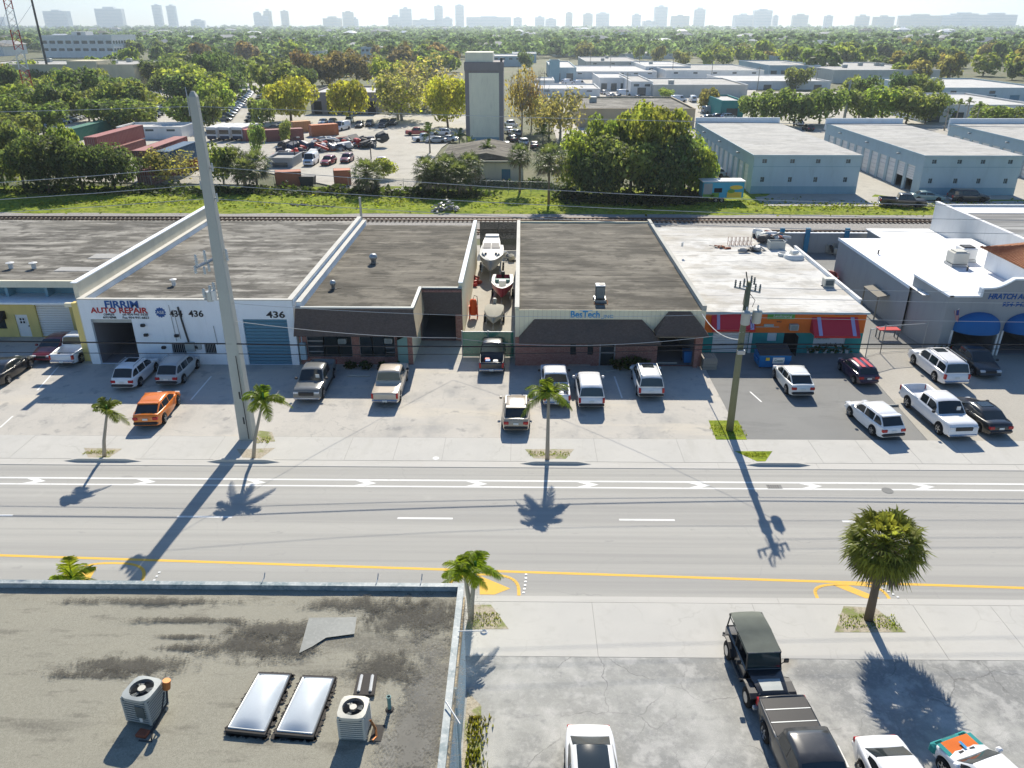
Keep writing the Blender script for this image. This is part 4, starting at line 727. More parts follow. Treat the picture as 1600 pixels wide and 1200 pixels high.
MB().box(-45,YF-.18,ZR+.205,XR+.03,YF+.03,ZR+.24).build('coping','parapet_metal',nb); MB().box(XR-.2,3,ZR+.205,XR+.03,YF-.182,ZR+.24).build('coping','parapet_metal',nb)
MB().box(XR-.015,3,4.2,XR+.05,YF,4.6).build('gutter_board','tan_wall',nb)
MB().tube([(XR+.06,19,4.9),(XR+.08,19.4,2),(XR+.08,19.4,.1)],.05,6).build('downpipe','blue_wall',nb)
MB().tube([(XR-.15,18.0,5.36),(XR+.35,17.2,5.3)],.025,5).build('bracket','pvc',nb)
for x in (-9.9,-3.8,-5.5): MB().tube([(x,YF-.1,5.25),(x+.02,YF+.2,5.24),(x+.03,YF+.35,5.4)],.02,5).build('wall_lamp_arm','galv',nb)
lo = thing('satellite_bracket','thin white bracket arm with coil on the foreground parapet','bracket',(XR,21.15,ZR+.32)); MB().tube([(0,0,.04),(.85,.05,.02)],.02,5).build('arm','pvc',lo); MB().lathe([(.10,0),(.14,.05),(.10,.1),(.06,.05),(.10,0)],10,c=(.9,.05,-.1)).build('coil','pvc',lo)
def condenser(loc, rz, label, casing, s=1.0, hgt=.85, lean=0):
    t = thing('rooftop_condenser', label, 'air conditioner', loc, rz); w = .45*s
    MB().cbox(-w+.02,-w+.02,.12,w-.02,w-.02,.12+hgt-.04,.05).build('casing','ac_dark',t)
    n = 9; lm = MB().box(-w,-w,0,w,-w+.03,.045).box(-w,w-.03,0,w,w,.045).box(-w,-w+.031,0,-w+.03,w-.031,.045).box(w-.03,-w+.031,0,w,w-.031,.045).mesh('louvre',casing)
    for k in range(n): link('louvre', lm, t, (0,0,.16+k*(hgt-.1)/n))
    for x in (-1,1):
        for y in (-1,1): MB().box(x*w-.04*x-.03,y*w-.04*y-.03,.1,x*w-.04*x+.03,y*w-.04*y+.03,.12+hgt).build('corner_post',casing,t)
    z = .12+hgt; m = MB(); N = 24; o = w+.02
    sq = []
    for k in range(N):
        a = 2*math.pi*k/N; c, q = math.cos(a), math.sin(a); f = (abs(c)**5+abs(q)**5)**(-.2)
        sq.append((o*f*c, o*f*q))
    ri = w*.80
    m.add([(x,y,z-.06) for x,y in sq]+[(x,y,z+.05) for x,y in sq]+[(ri*math.cos(2*math.pi*k/N),ri*math.sin(2*math.pi*k/N),z+.07) for k in range(N)]+[(ri*.96*math.cos(2*math.pi*k/N),ri*.96*math.sin(2*math.pi*k/N),z-.04) for k in range(N)],
          [(j*N+k,j*N+(k+1)%N,(j+1)*N+(k+1)%N,(j+1)*N+k) for j in range(3) for k in range(N)]); m.build('top_panel',casing,t)
    MB().cyl(0,0,z-.045,z-.04,ri*.95,24).build('fan_well','dark_metal',t); MB().cyl(0,0,z-.04,z+.06,ri*.33,16).build('fan_hub','ac_cream',t)
    for k in range(3):
        a = k*2.094; MB().extr([(ri*.3*math.cos(a),ri*.3*math.sin(a),z-.02),(ri*.9*math.cos(a-.2),ri*.9*math.sin(a-.2),z-.03),(ri*.9*math.cos(a+.5),ri*.9*math.sin(a+.5),z),(ri*.3*math.cos(a+.6),ri*.3*math.sin(a+.6),z)],(0,0,.008)).build('fan_blade','ac_grey',t)
    g = MB()
    for k in range(7): 
        rr = ri*(.4+.085*k); g.tube([(rr*math.cos(b*math.pi/14),rr*math.sin(b*math.pi/14),z+.072) for b in range(29)],.006,4,cap=False)
    for k in range(8): g.tube([(ri*.34*math.cos(k*.785),ri*.34*math.sin(k*.785),z+.068),(ri*math.cos(k*.785),ri*math.sin(k*.785),z+.068)],.006,4,cap=False)
    g.build('fan_guard','dark_metal',t)['kind'] = 'stuff'
    for y in (-.28,.28): MB().box(-w*1.05,y-.06,0,w*1.05,y+.06,.1).build('support_block','flash_patch',t)
    return t
c1 = condenser((*(-11.64, 17.72),ZR), R(-12), 'grey-green rooftop condenser with rusty can and hoses at its side','ac_grey',1.0,.95)
MB().tube([(.62,.30,.95),(.66,.34,1.25)],.12,12).build('rusty_can','copper',c1); MB().tube([(.62,.3,.95),(.72,.1,.6),(.62,-.2,.3),(.55,-.45,.06),(.4,-.8,.04)],.035,6).tube([(.6,.2,.9),(.62,-.1,.4),(.5,-.5,.05),(.75,-.9,.04),(.35,-.95,.04)],.025,6).build('hoses','dark_metal',c1); MB().cbox(.15,-.85,0,.5,-.58,.12,.02).build('paver_block','rust',c1); MB().box(.02,-.475,.4,.32,-.455,.85).build('label_plate','ac_dark',c1); MB().box(.1,-.48,.25,.2,-.456,.4).build('label_plate','sign_white',c1)
c2 = condenser((*(-5.00, 17.17),ZR), R(-3), 'cream rooftop condenser beside the black roof hatch','ac_cream',.92,.85)
MB().tube([(.45,.1,.4),(.62,.0,.15),(.68,-.2,.04),(.6,-.35,.04)],.04,6).build('pipework','copper',c2); MB().box(.5,-.35,0,.85,.25,.05).build('tar_pad','tar',c2)
def skylight(c, label):
    """domed acrylic rooflight on a kerb; c = four corners near-left, near-right, far-right, far-left"""
    t = thing('skylight', label, 'skylight', (c[0][0],c[0][1],ZR)); o = Vector((c[0][0],c[0][1],0)); P = [Vector((p[0],p[1],0))-o for p in c]; ctr = sum(P, Vector())/4
    big = [p+(p-ctr).normalized()*.13 for p in P]
    MB().prism([(p.x,p.y) for p in big], .045, .16).build('kerb_frame','tar',t); rows = []
    for j in range(15):
        v = j/14; row = []
        for i in range(11):
            u = i/10; p = (P[0]*(1-u)+P[1]*u)*(1-v)+(P[3]*(1-u)+P[2]*u)*v; p.z = .17+.26*min(1,(4*u*(1-u)))**.6*min(1,4*v*(1-v))**.6; row.append(p)
        rows.append(row)
    MB().loft(rows,cap=False).build('dome','skylight',t,smooth=True); m = MB()
    for k in range(4):
        a, b = P[k]+Vector((0,0,.165)), P[(k+1)%4]+Vector((0,0,.165)); m.tube([a,b],.03,5)
    m.build('dome_rim','galv',t); q = random.Random(int(c[0][0]*99))
    for k in range(4):
        a, b = big[k], big[(k+1)%4]; n = 14
        for i in range(n):
            p = a.lerp(b,(i+q.random())/n); MB().poly([(p.x+q.uniform(.05,.16)*math.cos(g*1.05),p.y+q.uniform(.05,.16)*math.sin(g*1.05),.05) for g in range(6)]).build('tar_smear','tar',t)
    return t
skylight([(-8.89, 17.12),(-7.74, 16.99),(-7.61, 19.23),(-8.62, 19.27)],'left of the two domed white skylights on the foreground roof')
skylight([(-7.36, 17.02),(-6.26, 16.92),(-6.12, 19.11),(-7.12, 19.15)],'right of the two domed white skylights on the foreground roof')
hp = [(-5.34, 18.49),(-4.66, 18.50),(-4.71, 19.39),(-5.35, 19.41)]
rh = thing('roof_hatch','black tarred roof hatch with two white battens','hatch',(hp[0][0],hp[0][1],ZR)); q = [(p[0]-hp[0][0],p[1]-hp[0][1]) for p in hp]
MB().prism(q,.03,.12).build('lid','tar',rh)
for f in (.22,.78): MB().tube([(q[0][0]+(q[1][0]-q[0][0])*f,q[0][1]+.12,.15),(q[3][0]+(q[2][0]-q[3][0])*f,q[3][1]-.12,.15)],.05,4).build('batten','pvc',rh)
vp = thing('vent_pipe','thin green-grey vent pipe on the foreground roof','pipe',(*(-4.09, 18.01),ZR)); MB().cyl(0,0,0,.5,.06,10).build('pipe','lead_green',vp); MB().lathe([(.15,.0),(.12,.05),(.06,.06)],10).build('collar','tar',vp); MB().lathe([(.06,.5),(.075,.5),(.075,.56),(.05,.56)],10).build('rim','lead_green',vp)
# weeds along the wall
wd = MB(); q = random.Random(5)
for k in range(900):
    y = q.uniform(14.5,22.3); x = -1.95+abs(q.gauss(0,.35)); h = q.uniform(.05,.28); a = q.uniform(0,6.28); d = Vector((math.cos(a),math.sin(a),0))
    p = Vector((x,y,0)); wd.poly([p-d*.05, p+d*.05, p+Vector((-d.y,d.x,0))*q.uniform(-.1,.15)+Vector((0,0,h))])
o = wd.build('weed_strip','leaf'); o.color = (.16,.17,.035,1); tag(o,'ragged strip of weeds along the foreground building wall','weeds',kind='stuff')
struct(MB().prism([(-2.1,14),(-1.1,14.2),(-1.2,18),(-1.45,21),(-1.5,22.8),(-2.1,23.5)],-.02,.004).build('soil_strip','mulch'))
# ================================================================ utility poles and wires
cp = thing('concrete_pole','tall square concrete transmission pole rising beside the leaning palm','utility pole',(-17.9,44.85,0))
b, t_ = .47, .215; H_ = 21.1
MB().loft([[(x*w,y*w,z) for x,y in ((-1,-.8),(-.8,-1),(.8,-1),(1,-.8),(1,.8),(.8,1),(-.8,1),(-1,.8))] for z,w in [(0,b)]+[(H_*k/10, b+(t_-b)*k/10) for k in range(1,11)]+[(H_+.28,.08)]],closed=True).build('shaft','concrete_pole',cp)
MB().extr([(-.3,-.12,H_-1.0),(-.3,.12,H_-1.0),(-.34,0,H_+.5)],(-.04,0,0)).build('top_fin','galv',cp)
def arm(par, a, b_, w=.07, mat='galv'): return MB().tube([a,b_],w,6).build('crossarm',mat,par)
def ins(par, p, h=.35, r=.07, mat='insulator'): return MB().lathe([(.02,0),(r*.6,0),(r,h*.15),(r*.5,h*.25),(r,h*.4),(r*.5,h*.5),(r,h*.65),(r*.5,h*.75),(r*.8,h*.9),(.0,h)],8,c=p).build('insulator',mat,par,smooth=True)
arm(cp,(-.35,0,12.0),(-1.35,-.6,11.6)); arm(cp,(-.35,.1,12.05),(-1.35,-.45,11.65))
for p in ((-.75,-.25,11.9),(-1.2,-.5,11.7),(.45,0,11.9)): ins(cp,p,.75,.11)
for p in ((-.6,-.3,11.35),(-.85,-.4,11.2),(-1.3,-.6,11.3)): ins(cp,p,.5,.10)
MB().cyl(-.85,-.25,9.5,10.1,.22,10).build('cable_drum','galv',cp); MB().cyl(-.55,-.35,9.6,10.2,.16,10).build('fuse_can','junk_white',cp); arm(cp,(-.3,0,9.7),(-1.2,-.3,9.6)); 
for k,(x,z) in enumerate(((-1.15,9.7),(-.75,9.9),(-.5,10.1))): ins(cp,(x,-.3,z),.6,.13)
for a in ((.42,0,15.6),(.42,0,17.3),(-.4,0,16.3)): arm(cp,(0,0,a[2]),a,.05); ins(cp,(a[0],a[1],a[2]-.2),.5,.07)
for z in (1.2,3.0): MB().box(.0,-b*.98,z,.1,-b*.94,z+.5).build('marker_plate','dark_metal',cp)
MB().tube([(.25,-.60,.2),(.22,-.50,6)],.03,5).build('ground_wire_cover','dark_metal',cp)
wp = thing('wooden_pole','greenish wooden utility pole with two transformer cans by the grass square','utility pole',(14.0,46.2,0)); MB().tube([(0,0,0),(-.02,0,5),(0,0,10.3)],[.25,.21,.16],12).build('shaft','wood_green',wp,smooth=True)
for x,y in ((-.05,-.42),(.72,-.12)):
    tc = MB().lathe([(0,0),(.26,0),(.29,.05),(.29,.72),(.31,.74),(.24,.84),(0,.88)],14,c=(x,y,7.7)).build('transformer','ac_grey',wp,smooth=True); MB().lathe([(.04,0),(.07,.06),(.04,.12),(.07,.18),(.04,.3)],8,c=(x,y,8.55)).build('bushing','insulator',tc); MB().tube([(x,y+.2,8.1),(0,0,8.1)],.05,5).build('bracket','galv',tc)
arm(wp,(-.9,-.1,10.0),(.8,.1,9.6),.06,'galv'); arm(wp,(-.5,-.6,10.2),(.3,.5,9.9),.06,'galv'); arm(wp,(-.1,0,10.3),(-.3,-.1,11.0),.04,'dark_metal')
for p in ((-.85,-.1,10.0),(-.55,-.05,9.9),(.45,.05,9.7),(.75,.1,9.65),(-.45,-.5,10.2),(.25,.4,9.95),(.35,.1,10.1),(.15,.1,10.2)): ins(wp,p,.5,.075,'ac_dark')
MB().tube([(.1,-.1,9.6),(.45,-.2,9.2),(.3,-.3,8.8)],.02,4).tube([(-.2,-.1,9.8),(-.3,-.3,9.0),(-.1,-.4,8.7)],.02,4).tube([(.2,-.2,8.2),(.5,-.4,7.5),(.1,-.3,7.2)],.02,4).build('jumper_wires','cable',wp)
MB().cbox(-.25,-.35,5.6,.25,-.18,5.9,.03).build('cable_clamp','galv',wp)
def wire(name, label, pts, r, mat, sag=.0, group='overhead wires along the road'):
    ps = []
    for a, b in zip(pts[:-1], pts[1:]):
        a, b = Vector(a), Vector(b); n = 14
        for i in range(n + (b == Vector(pts[-1]))): t = i/n; p = a.lerp(b,t); p.z -= 4*sag*t*(1-t); ps.append(p)
    o = MB().tube(ps, r, 4, cap=False).build(name, mat); return tag(o, label, 'cable', group)
P1, P2 = -17.9, 14.0
wire('overhead_cable','thick black overhead cable crossing the whole street view, lowest bundle but one',[(-90,45,7.6),(P1,44.5,6.75),(P2,45.95,6.3),(95,46,7.2)],.045,'cable',.18)
wire('overhead_cable','thin black overhead cable just below the thick one',[(-90,45,6.6),(P1,44.5,6.08),(P2,45.95,6.02),(95,46,6.8)],.022,'cable',.2)
wire('overhead_cable','pale twisted service drop from the concrete pole to the machine shop corner',[(P1,44.5,8.3),(-5.0,57.0,2.3)],.017,'wire_pale',.3)
wire('overhead_cable','pale twisted service drop from the wooden pole to the machine shop corner',[(P2,46.0,7.1),(-4.98,57.0,2.25)],.017,'wire_pale',.75)
wire('overhead_cable','thin pale wire passing in front of the shingle mansard',[(P1,44.8,9.3),(P2,46.1,8.3)],.014,'wire_pale',.5)
wire('overhead_cable','pale bundle hanging from the wooden pole to the cream workshop edge',[(P2,46.0,6.6),(13.9,56.7,4.5)],.035,'wire_pale',.6)
wire('overhead_cable','upper of three pale wires across the grey workshop',[(P2,46.2,9.95),(95,46.2,10.2)],.014,'wire_pale',.5)
wire('overhead_cable','middle of three pale wires across the grey workshop',[(P2,46.2,9.3),(95,46.2,9.4)],.014,'wire_pale',.5)
wire('overhead_cable','lowest of three pale wires across the grey workshop',[(P2,46.2,8.0),(95,46.2,8.2)],.014,'wire_pale',.4)
wire('overhead_cable','highest transmission wire, crossing in front of the stucco tower',[(-110,44.8,21.2),(P1,44.8,20.6),(95,44.8,20.2)],.014,'wire_pale',.9)
wire('overhead_cable','transmission wire crossing the treetops level with the scrap yard',[(-110,44.8,18.2),(P1,44.8,17.4),(95,44.8,17.6)],.016,'wire_pale',2.3)
wire('overhead_cable','transmission wire crossing just above the grass bank',[(-110,44.8,16.6),(P1,44.8,16.4),(95,44.8,16.4)],.016,'wire_pale',2.0)
wire('overhead_cable','transmission wire running along the railway line of sight',[(-110,44.8,15.9),(P1,44.8,15.6),(95,44.8,15.4)],.016,'wire_pale',1.9)
lp = thing('leaning_stub_pole','short pale pole standing beside the railway near the machine shop roof','pole',(*(-22.00, 106.41),0)); MB().tube([(0,0,0),(0,0,3.32)],.16,8).build('shaft','concrete_pole',lp); MB().cyl(0,0,0,.3,.25,8).build('footing','concrete',lp)

# ================================================================ vehicles
def lerp(a, b, t): return a + (b-a)*t
def interp(pts, x):
    if x <= pts[0][0]: return pts[0][1]
    for (a, u), (b, v) in zip(pts[:-1], pts[1:]):
        if x <= b: return u + (v-u)*(x-a)/(b-a) if b > a else v
    return pts[-1][1]
SPEC = {
 'sedan': dict(L=4.85,W=1.86,H=1.45,belt=.95,hood=.80,tail=1.0,cowl=1.15,rf=.35,rr=-1.05,rb=-1.9,r=.33,xf=1.45,xr=-1.42,clear=.22,win=[(-1.35,-.42),(-.34,.86)]),
 'suv': dict(L=4.65,W=1.88,H=1.66,belt=1.0,hood=.86,tail=1.03,cowl=1.2,rf=.38,rr=-1.6,rb=-2.18,r=.36,xf=1.42,xr=-1.32,clear=.25,win=[(-1.95,-1.22),(-1.12,-.2),(-.1,.85)]),
 'crossover': dict(L=4.6,W=1.9,H=1.62,belt=1.0,hood=.84,tail=1.08,cowl=1.25,rf=.3,rr=-1.25,rb=-2.12,r=.37,xf=1.42,xr=-1.35,clear=.24,win=[(-1.75,-1.1),(-1.0,-.15),(-.05,.9)]),
 'bigsuv': dict(L=5.6,W=2.02,H=1.92,belt=1.15,hood=1.10,tail=1.15,cowl=1.35,rf=.7,rr=-2.42,rb=-2.68,r=.40,xf=1.75,xr=-1.5,clear=.3,win=[(-2.45,-1.45),(-1.32,-.3),(-.2,1.0)]),
 'boxsuv': dict(L=4.75,W=1.9,H=1.78,belt=1.06,hood=1.0,tail=1.05,cowl=1.2,rf=.6,rr=-2.05,rb=-2.28,r=.37,xf=1.45,xr=-1.35,clear=.28,win=[(-2.05,-1.25),(-1.15,-.25),(-.15,.9)]),
 'hatch': dict(L=3.9,W=1.74,H=1.43,belt=.95,hood=.88,tail=.98,cowl=.95,rf=.4,rr=-1.45,rb=-1.85,r=.32,xf=1.25,xr=-1.25,clear=.2,win=[(-1.5,-.55),(-.45,.72)]),
 'pickup': dict(L=5.75,W=1.98,H=1.88,belt=1.15,hood=1.12,tail=1.08,cowl=1.35,rf=.72,rr=-.72,rb=-.86,r=.40,xf=1.78,xr=-1.75,clear=.3,win=[(-.72,.0),(.08,1.0)],bed=(-2.75,-.95,.72,1.10)),
 'longpickup': dict(L=6.4,W=2.05,H=2.0,belt=1.25,hood=1.25,tail=1.2,cowl=1.62,rf=1.0,rr=-.62,rb=-.76,r=.43,xf=2.05,xr=-1.95,clear=.38,win=[(-.6,.18),(.28,1.25)],bed=(-3.08,-.85,.85,1.25)),
 'van': dict(L=5.6,W=2.0,H=2.25,belt=1.2,hood=1.15,tail=1.2,cowl=1.9,rf=1.25,rr=-2.6,rb=-2.75,r=.37,xf=1.8,xr=-1.7,clear=.25,win=[(.35,1.5)]),
}
def car_parts(kind, cover=False):
    s = SPEC[kind]; L, W = s['L'], s['W']; hl = L/2; P = {}; bed = s.get('bed')
    prof = [(-hl, .62), (-hl+.05, s['tail']-.12), (-hl+.16, s['tail']-.02), (-hl+.5, s['tail']), (s['rb'], max(s['belt'], s['tail'])), (s['cowl']-.1, s['belt']), (s['cowl']+.1, s['belt']-.02), (hl-.55, s['hood']), (hl-.2, s['hood']-.09), (hl-.06, s['hood']-.25), (hl, .58)]
    if bed: prof = [(-hl, .95), (-hl+.03, bed[3]), (-.9, bed[3]), (s['rb']-.02, s['belt']), (s['cowl']-.1, s['belt']), (s['cowl']+.1, s['belt']-.03), (hl-.5, s['hood']), (hl-.16, s['hood']-.06), (hl-.05, s['hood']-.2), (hl, .7)]
    box = kind in ('bigsuv','boxsuv','pickup','longpickup','van')
    def wid(x): t = abs(x)/hl; return W/2*(1 - (.08 if box else .19)*t**(11 if box else 5.5))
    Ra = s['r']*1.2
    def zb(x):
        z = s['clear'] + .1*max(0, (abs(x)-(hl-.55))/.55)
        for xw in (s['xf'], s['xr']):
            d = abs(x-xw)
            if d < Ra: z = max(z, s['r']*.95 + math.sqrt(Ra*Ra-d*d))
        return z
    xs = {-hl, -hl+.05, -hl+.16, -hl+.4, hl, hl-.06, hl-.2, hl-.45, s['rb'], s['cowl'], 0.0, s['rf']}
    for xw in (s['xf'], s['xr']):
        for k in range(-6, 7): xs.add(round(xw + Ra*.999*math.sin(k*math.pi/12), 3))
    if bed: xs |= {bed[0], bed[0]-.001, bed[1], bed[1]+.001}
    xs = sorted(x for x in xs if -hl <= x <= hl); rows = []
    for x in xs:
        w = wid(x); z0 = zb(x); zt = interp(prof, x); z0 = min(z0, zt-.1); open_bed = bed and not cover and bed[0] <= x <= bed[1]
        half = [(w*.955, z0), (w, lerp(z0, zt, .45)), (w*.985, zt-.10), (w*.955, zt-.015), (w*.93, zt), (w*.5, zt+.03), (0, zt+.04)]
        if open_bed: half = [(w*.955, z0), (w, lerp(z0, zt, .45)), (w*.985, zt-.08), (w*.975, zt), (w-.14, zt), (w-.15, bed[2]), (0, bed[2])]
        elif bed and cover and bed[0] <= x <= bed[1]: half[4:] = [(w*.93, zt-.0), (w*.5, zt), (0, zt)]
        rows.append([(x, y, z) for y, z in half] + [(x, -y, z) for y, z in half[-2::-1]])
    P['body'] = (MB().loft(rows), ['car_paint'], True)
    P['underbody'] = (MB().box(-hl+.3, -W*.39, s['clear']-.03, hl-.3, W*.39, min(s['belt'],1.0)-.35 if not bed else bed[2]-.02), ['trim_black'], False)
    # cabin
    wb, wr = W*.475, W*.385; H, B = s['H'], s['belt']-.02
    ed = [(s['rb'], B), (s['rr'], H-.12), (lerp(s['rr'], s['rf'], .5), H-.07), (s['rf'], H-.11), (s['cowl'], B)]
    def sec(x):
        ze = interp(ed, x); t = (ze-B)/(H-B); wm = lerp(wb, wr, t)*(1-.13*max(0,(abs(x)-.5)/1.5)*(0 if box else 1)); return [(wb*(1-(.03 if box else .09)*max(0,(abs(x)-.7))), B-.03), (wm, ze), (wm*.86, ze+.055*t), (wm*.5, ze+.075*t), (0, ze+.085*t)]
    cx = sorted({s['rb'], s['rr'], s['rf'], s['cowl'], *[lerp(s['rb'],s['rr'],k/3) for k in (1,2)], *[lerp(s['rf'],s['cowl'],k/3) for k in (1,2)], *[lerp(s['rr'],s['rf'],k/4) for k in (1,2,3)]})
    P['cabin'] = (MB().loft([[(x,y,z) for y,z in sec(x)]+[(x,-y,z) for y,z in sec(x)[-2::-1]] for x in cx]), ['car_paint'], True)
    def top(x, f):
        h = sec(x)[1:]; ym = h[0][0]; y = abs(f)*ym
        for (ya, za), (yb, zb_) in zip(h[:-1], h[1:]):
            if y <= ya and y >= yb: return (math.copysign(y, f), lerp(zb_, za, (y-yb)/max(1e-6, ya-yb)))
        return (math.copysign(y,f), h[-1][1])
    def screen(xa, xb, ox, oz, n=7):
        m = MB(); rows = []
        for i in range(5):
            x = lerp(xa, xb, i/4); row = []
            for k in range(n): y, z = top(x, lerp(-.93,.93,k/(n-1))); row.append((x+ox, y, z+oz))
            rows.append(row)
        return m.loft(rows, cap=False)
    d = s['cowl']-s['rf']; P['windshield'] = (screen(s['rf']+.04*d, s['cowl']-.04*d, .012, .012), ['glass'], True)
    d = s['rr']-s['rb']; P['rear_window'] = (screen(s['rb']+.10*d, s['rr']-.06*d, -.012, .010) if kind != 'van' else MB().box(-hl+.02,-.6,1.3,-hl+.06,.6,1.8), ['glass'], True)
    sw = []
    for a, b in s['win']:
        for side in (1, -1):
            m = MB(); rows = []
            for i in range(6):
                x = lerp(a, b, i/5); p = sec(x); row = []
                for t in (.13, .5, .86): row.append((x, side*(lerp(p[0][0], p[1][0], t)+.012), lerp(p[0][1], p[1][1], t)))
                rows.append(row)
            sw.append((m.loft(rows, cap=False), ['glass'], True))
    P['side_window'] = sw
    r = s['r']; tm = MB().tube([(0,-.12,0),(0,-.09,0),(0,.09,0),(0,.12,0)], [r*.93,r,r,r*.93], 20); rm = MB().lathe([(0,.0),(r*.2,.01),(r*.55,-.02),(r*.62,.02)], 16)
    RX = Matrix.Rotation(R(90), 4, 'X'); P['tyre'] = (tm, ['tyre'], True); rim = MB()
    for sgn in (1, -1):
        mt = Matrix.Translation((0, sgn*.115, 0)) @ Matrix.Rotation(R(-90*sgn), 4, 'X'); q = MB().merge(rm, 0, mt); rim.merge(q)
        for k in range(5):
            a = k*1.2566; rim.extr([(r*.15*math.cos(a-.3), sgn*.128, r*.15*math.sin(a-.3)), (r*.6*math.cos(a-.14), sgn*.118, r*.6*math.sin(a-.14)), (r*.6*math.cos(a+.14), sgn*.118, r*.6*math.sin(a+.14)), (r*.15*math.cos(a+.3), sgn*.128, r*.15*math.sin(a+.3))], (0, sgn*.012, 0))
    P['rim'] = (rim, ['alloy'], False)
    P['wheel_at'] = [(x, y*(W/2-.13), r) for x in (s['xf'], s['xr']) for y in (1, -1)]
    wf = wid(hl-.12); hz = s['hood']-.27 if not box else s['hood']-.33
    P['headlight'] = [(MB().cbox(hl-.26, y*(wf-.02)-(.36 if y>0 else 0), hz, hl-.02, y*(wf-.02)+(.36 if y<0 else 0), hz+.17, .03), ['lamp_clear'], False) for y in (1,-1)]
    wr_ = wid(-hl+.1); tz = (s['tail'] if not bed else bed[3])-(.36 if not box else .42); th = .22 if not box else .38; tw = .34 if not box else .16
    P['taillight'] = [(MB().cbox(-hl-.012, y*(wr_+.01)-(tw if y>0 else 0), tz, -hl+.2, y*(wr_+.01)+(tw if y<0 else 0), tz+th, .03), ['tail_red'], False) for y in (1,-1)]
    P['grille'] = (MB().cbox(hl-.2, -wf+.40, hz-.06 if not box else hz-.12, hl+.015, wf-.40, hz+.15, .03), ['trim_black'], False)
    bm = 'chrome' if bed or kind == 'bigsuv' else ('car_paint' if kind in ('sedan','hatch') else 'trim_black')
    P['front_bumper'] = (MB().cbox(hl-.28, -wf*.98, .32+.4*(s['clear']-.22), hl+.05, wf*.98, .50+.5*(s['clear']-.22), .06), [bm if bm != 'trim_black' else 'car_paint'], False)
    P['rear_bumper'] = (MB().cbox(-hl-.09, -wr_*.98, .38+.4*(s['clear']-.22), -hl+.25, wr_*.98, .60+.4*(s['clear']-.22), .06), [bm], False)
    P['licence_plate'] = (MB().box(-hl-.105, -.16, .44+.4*(s['clear']-.22), -hl-.092, .16, .58+.4*(s['clear']-.22)) if bed else MB().box(-hl-.03, -.17, s['tail']-.36, -hl-.018, .17, s['tail']-.22), ['plate'], False)
    mx = s['cowl']-.22
    P['mirror'] = [(MB().cbox(mx-.1, y*(W/2+.02)-(.0 if y>0 else .2), s['belt']+.02, mx+.08, y*(W/2+.02)+(.2 if y>0 else 0), s['belt']+.2, .04), ['car_paint' if not bed else 'trim_black'], False) for y in (1,-1)]
    return P
_cache = {}
def cached(kind, cover=False):
    key = (kind, cover)
    if key not in _cache:
        P = car_parts(kind, cover); out = {}
        for k, v in P.items():
            if k == 'wheel_at': out[k] = v
            elif isinstance(v, list): out[k] = [(a.mesh(k, b, c)) for a, b, c in v]
            else: out[k] = v[0].mesh(k, v[1], v[2])
        out['all'] = merged(P); _cache[key] = out
    return _cache[key]
def merged(P):
    """the same car as one mesh, for cars too far away to show their parts"""
    mats = ['car_paint','glass','tyre','trim_black','tail_red','lamp_clear','chrome']; m = MB()
    for k, v in P.items():
        if k in ('wheel_at','tyre','rim','licence_plate','mirror'): continue
        for a, b, c in (v if isinstance(v, list) else [v]): m.merge(a, mats.index(b[0]))
    for w in P['wheel_at']: m.merge(P['tyre'][0], 2, Matrix.Translation(w))
    return m.mesh('vehicle', mats, True)
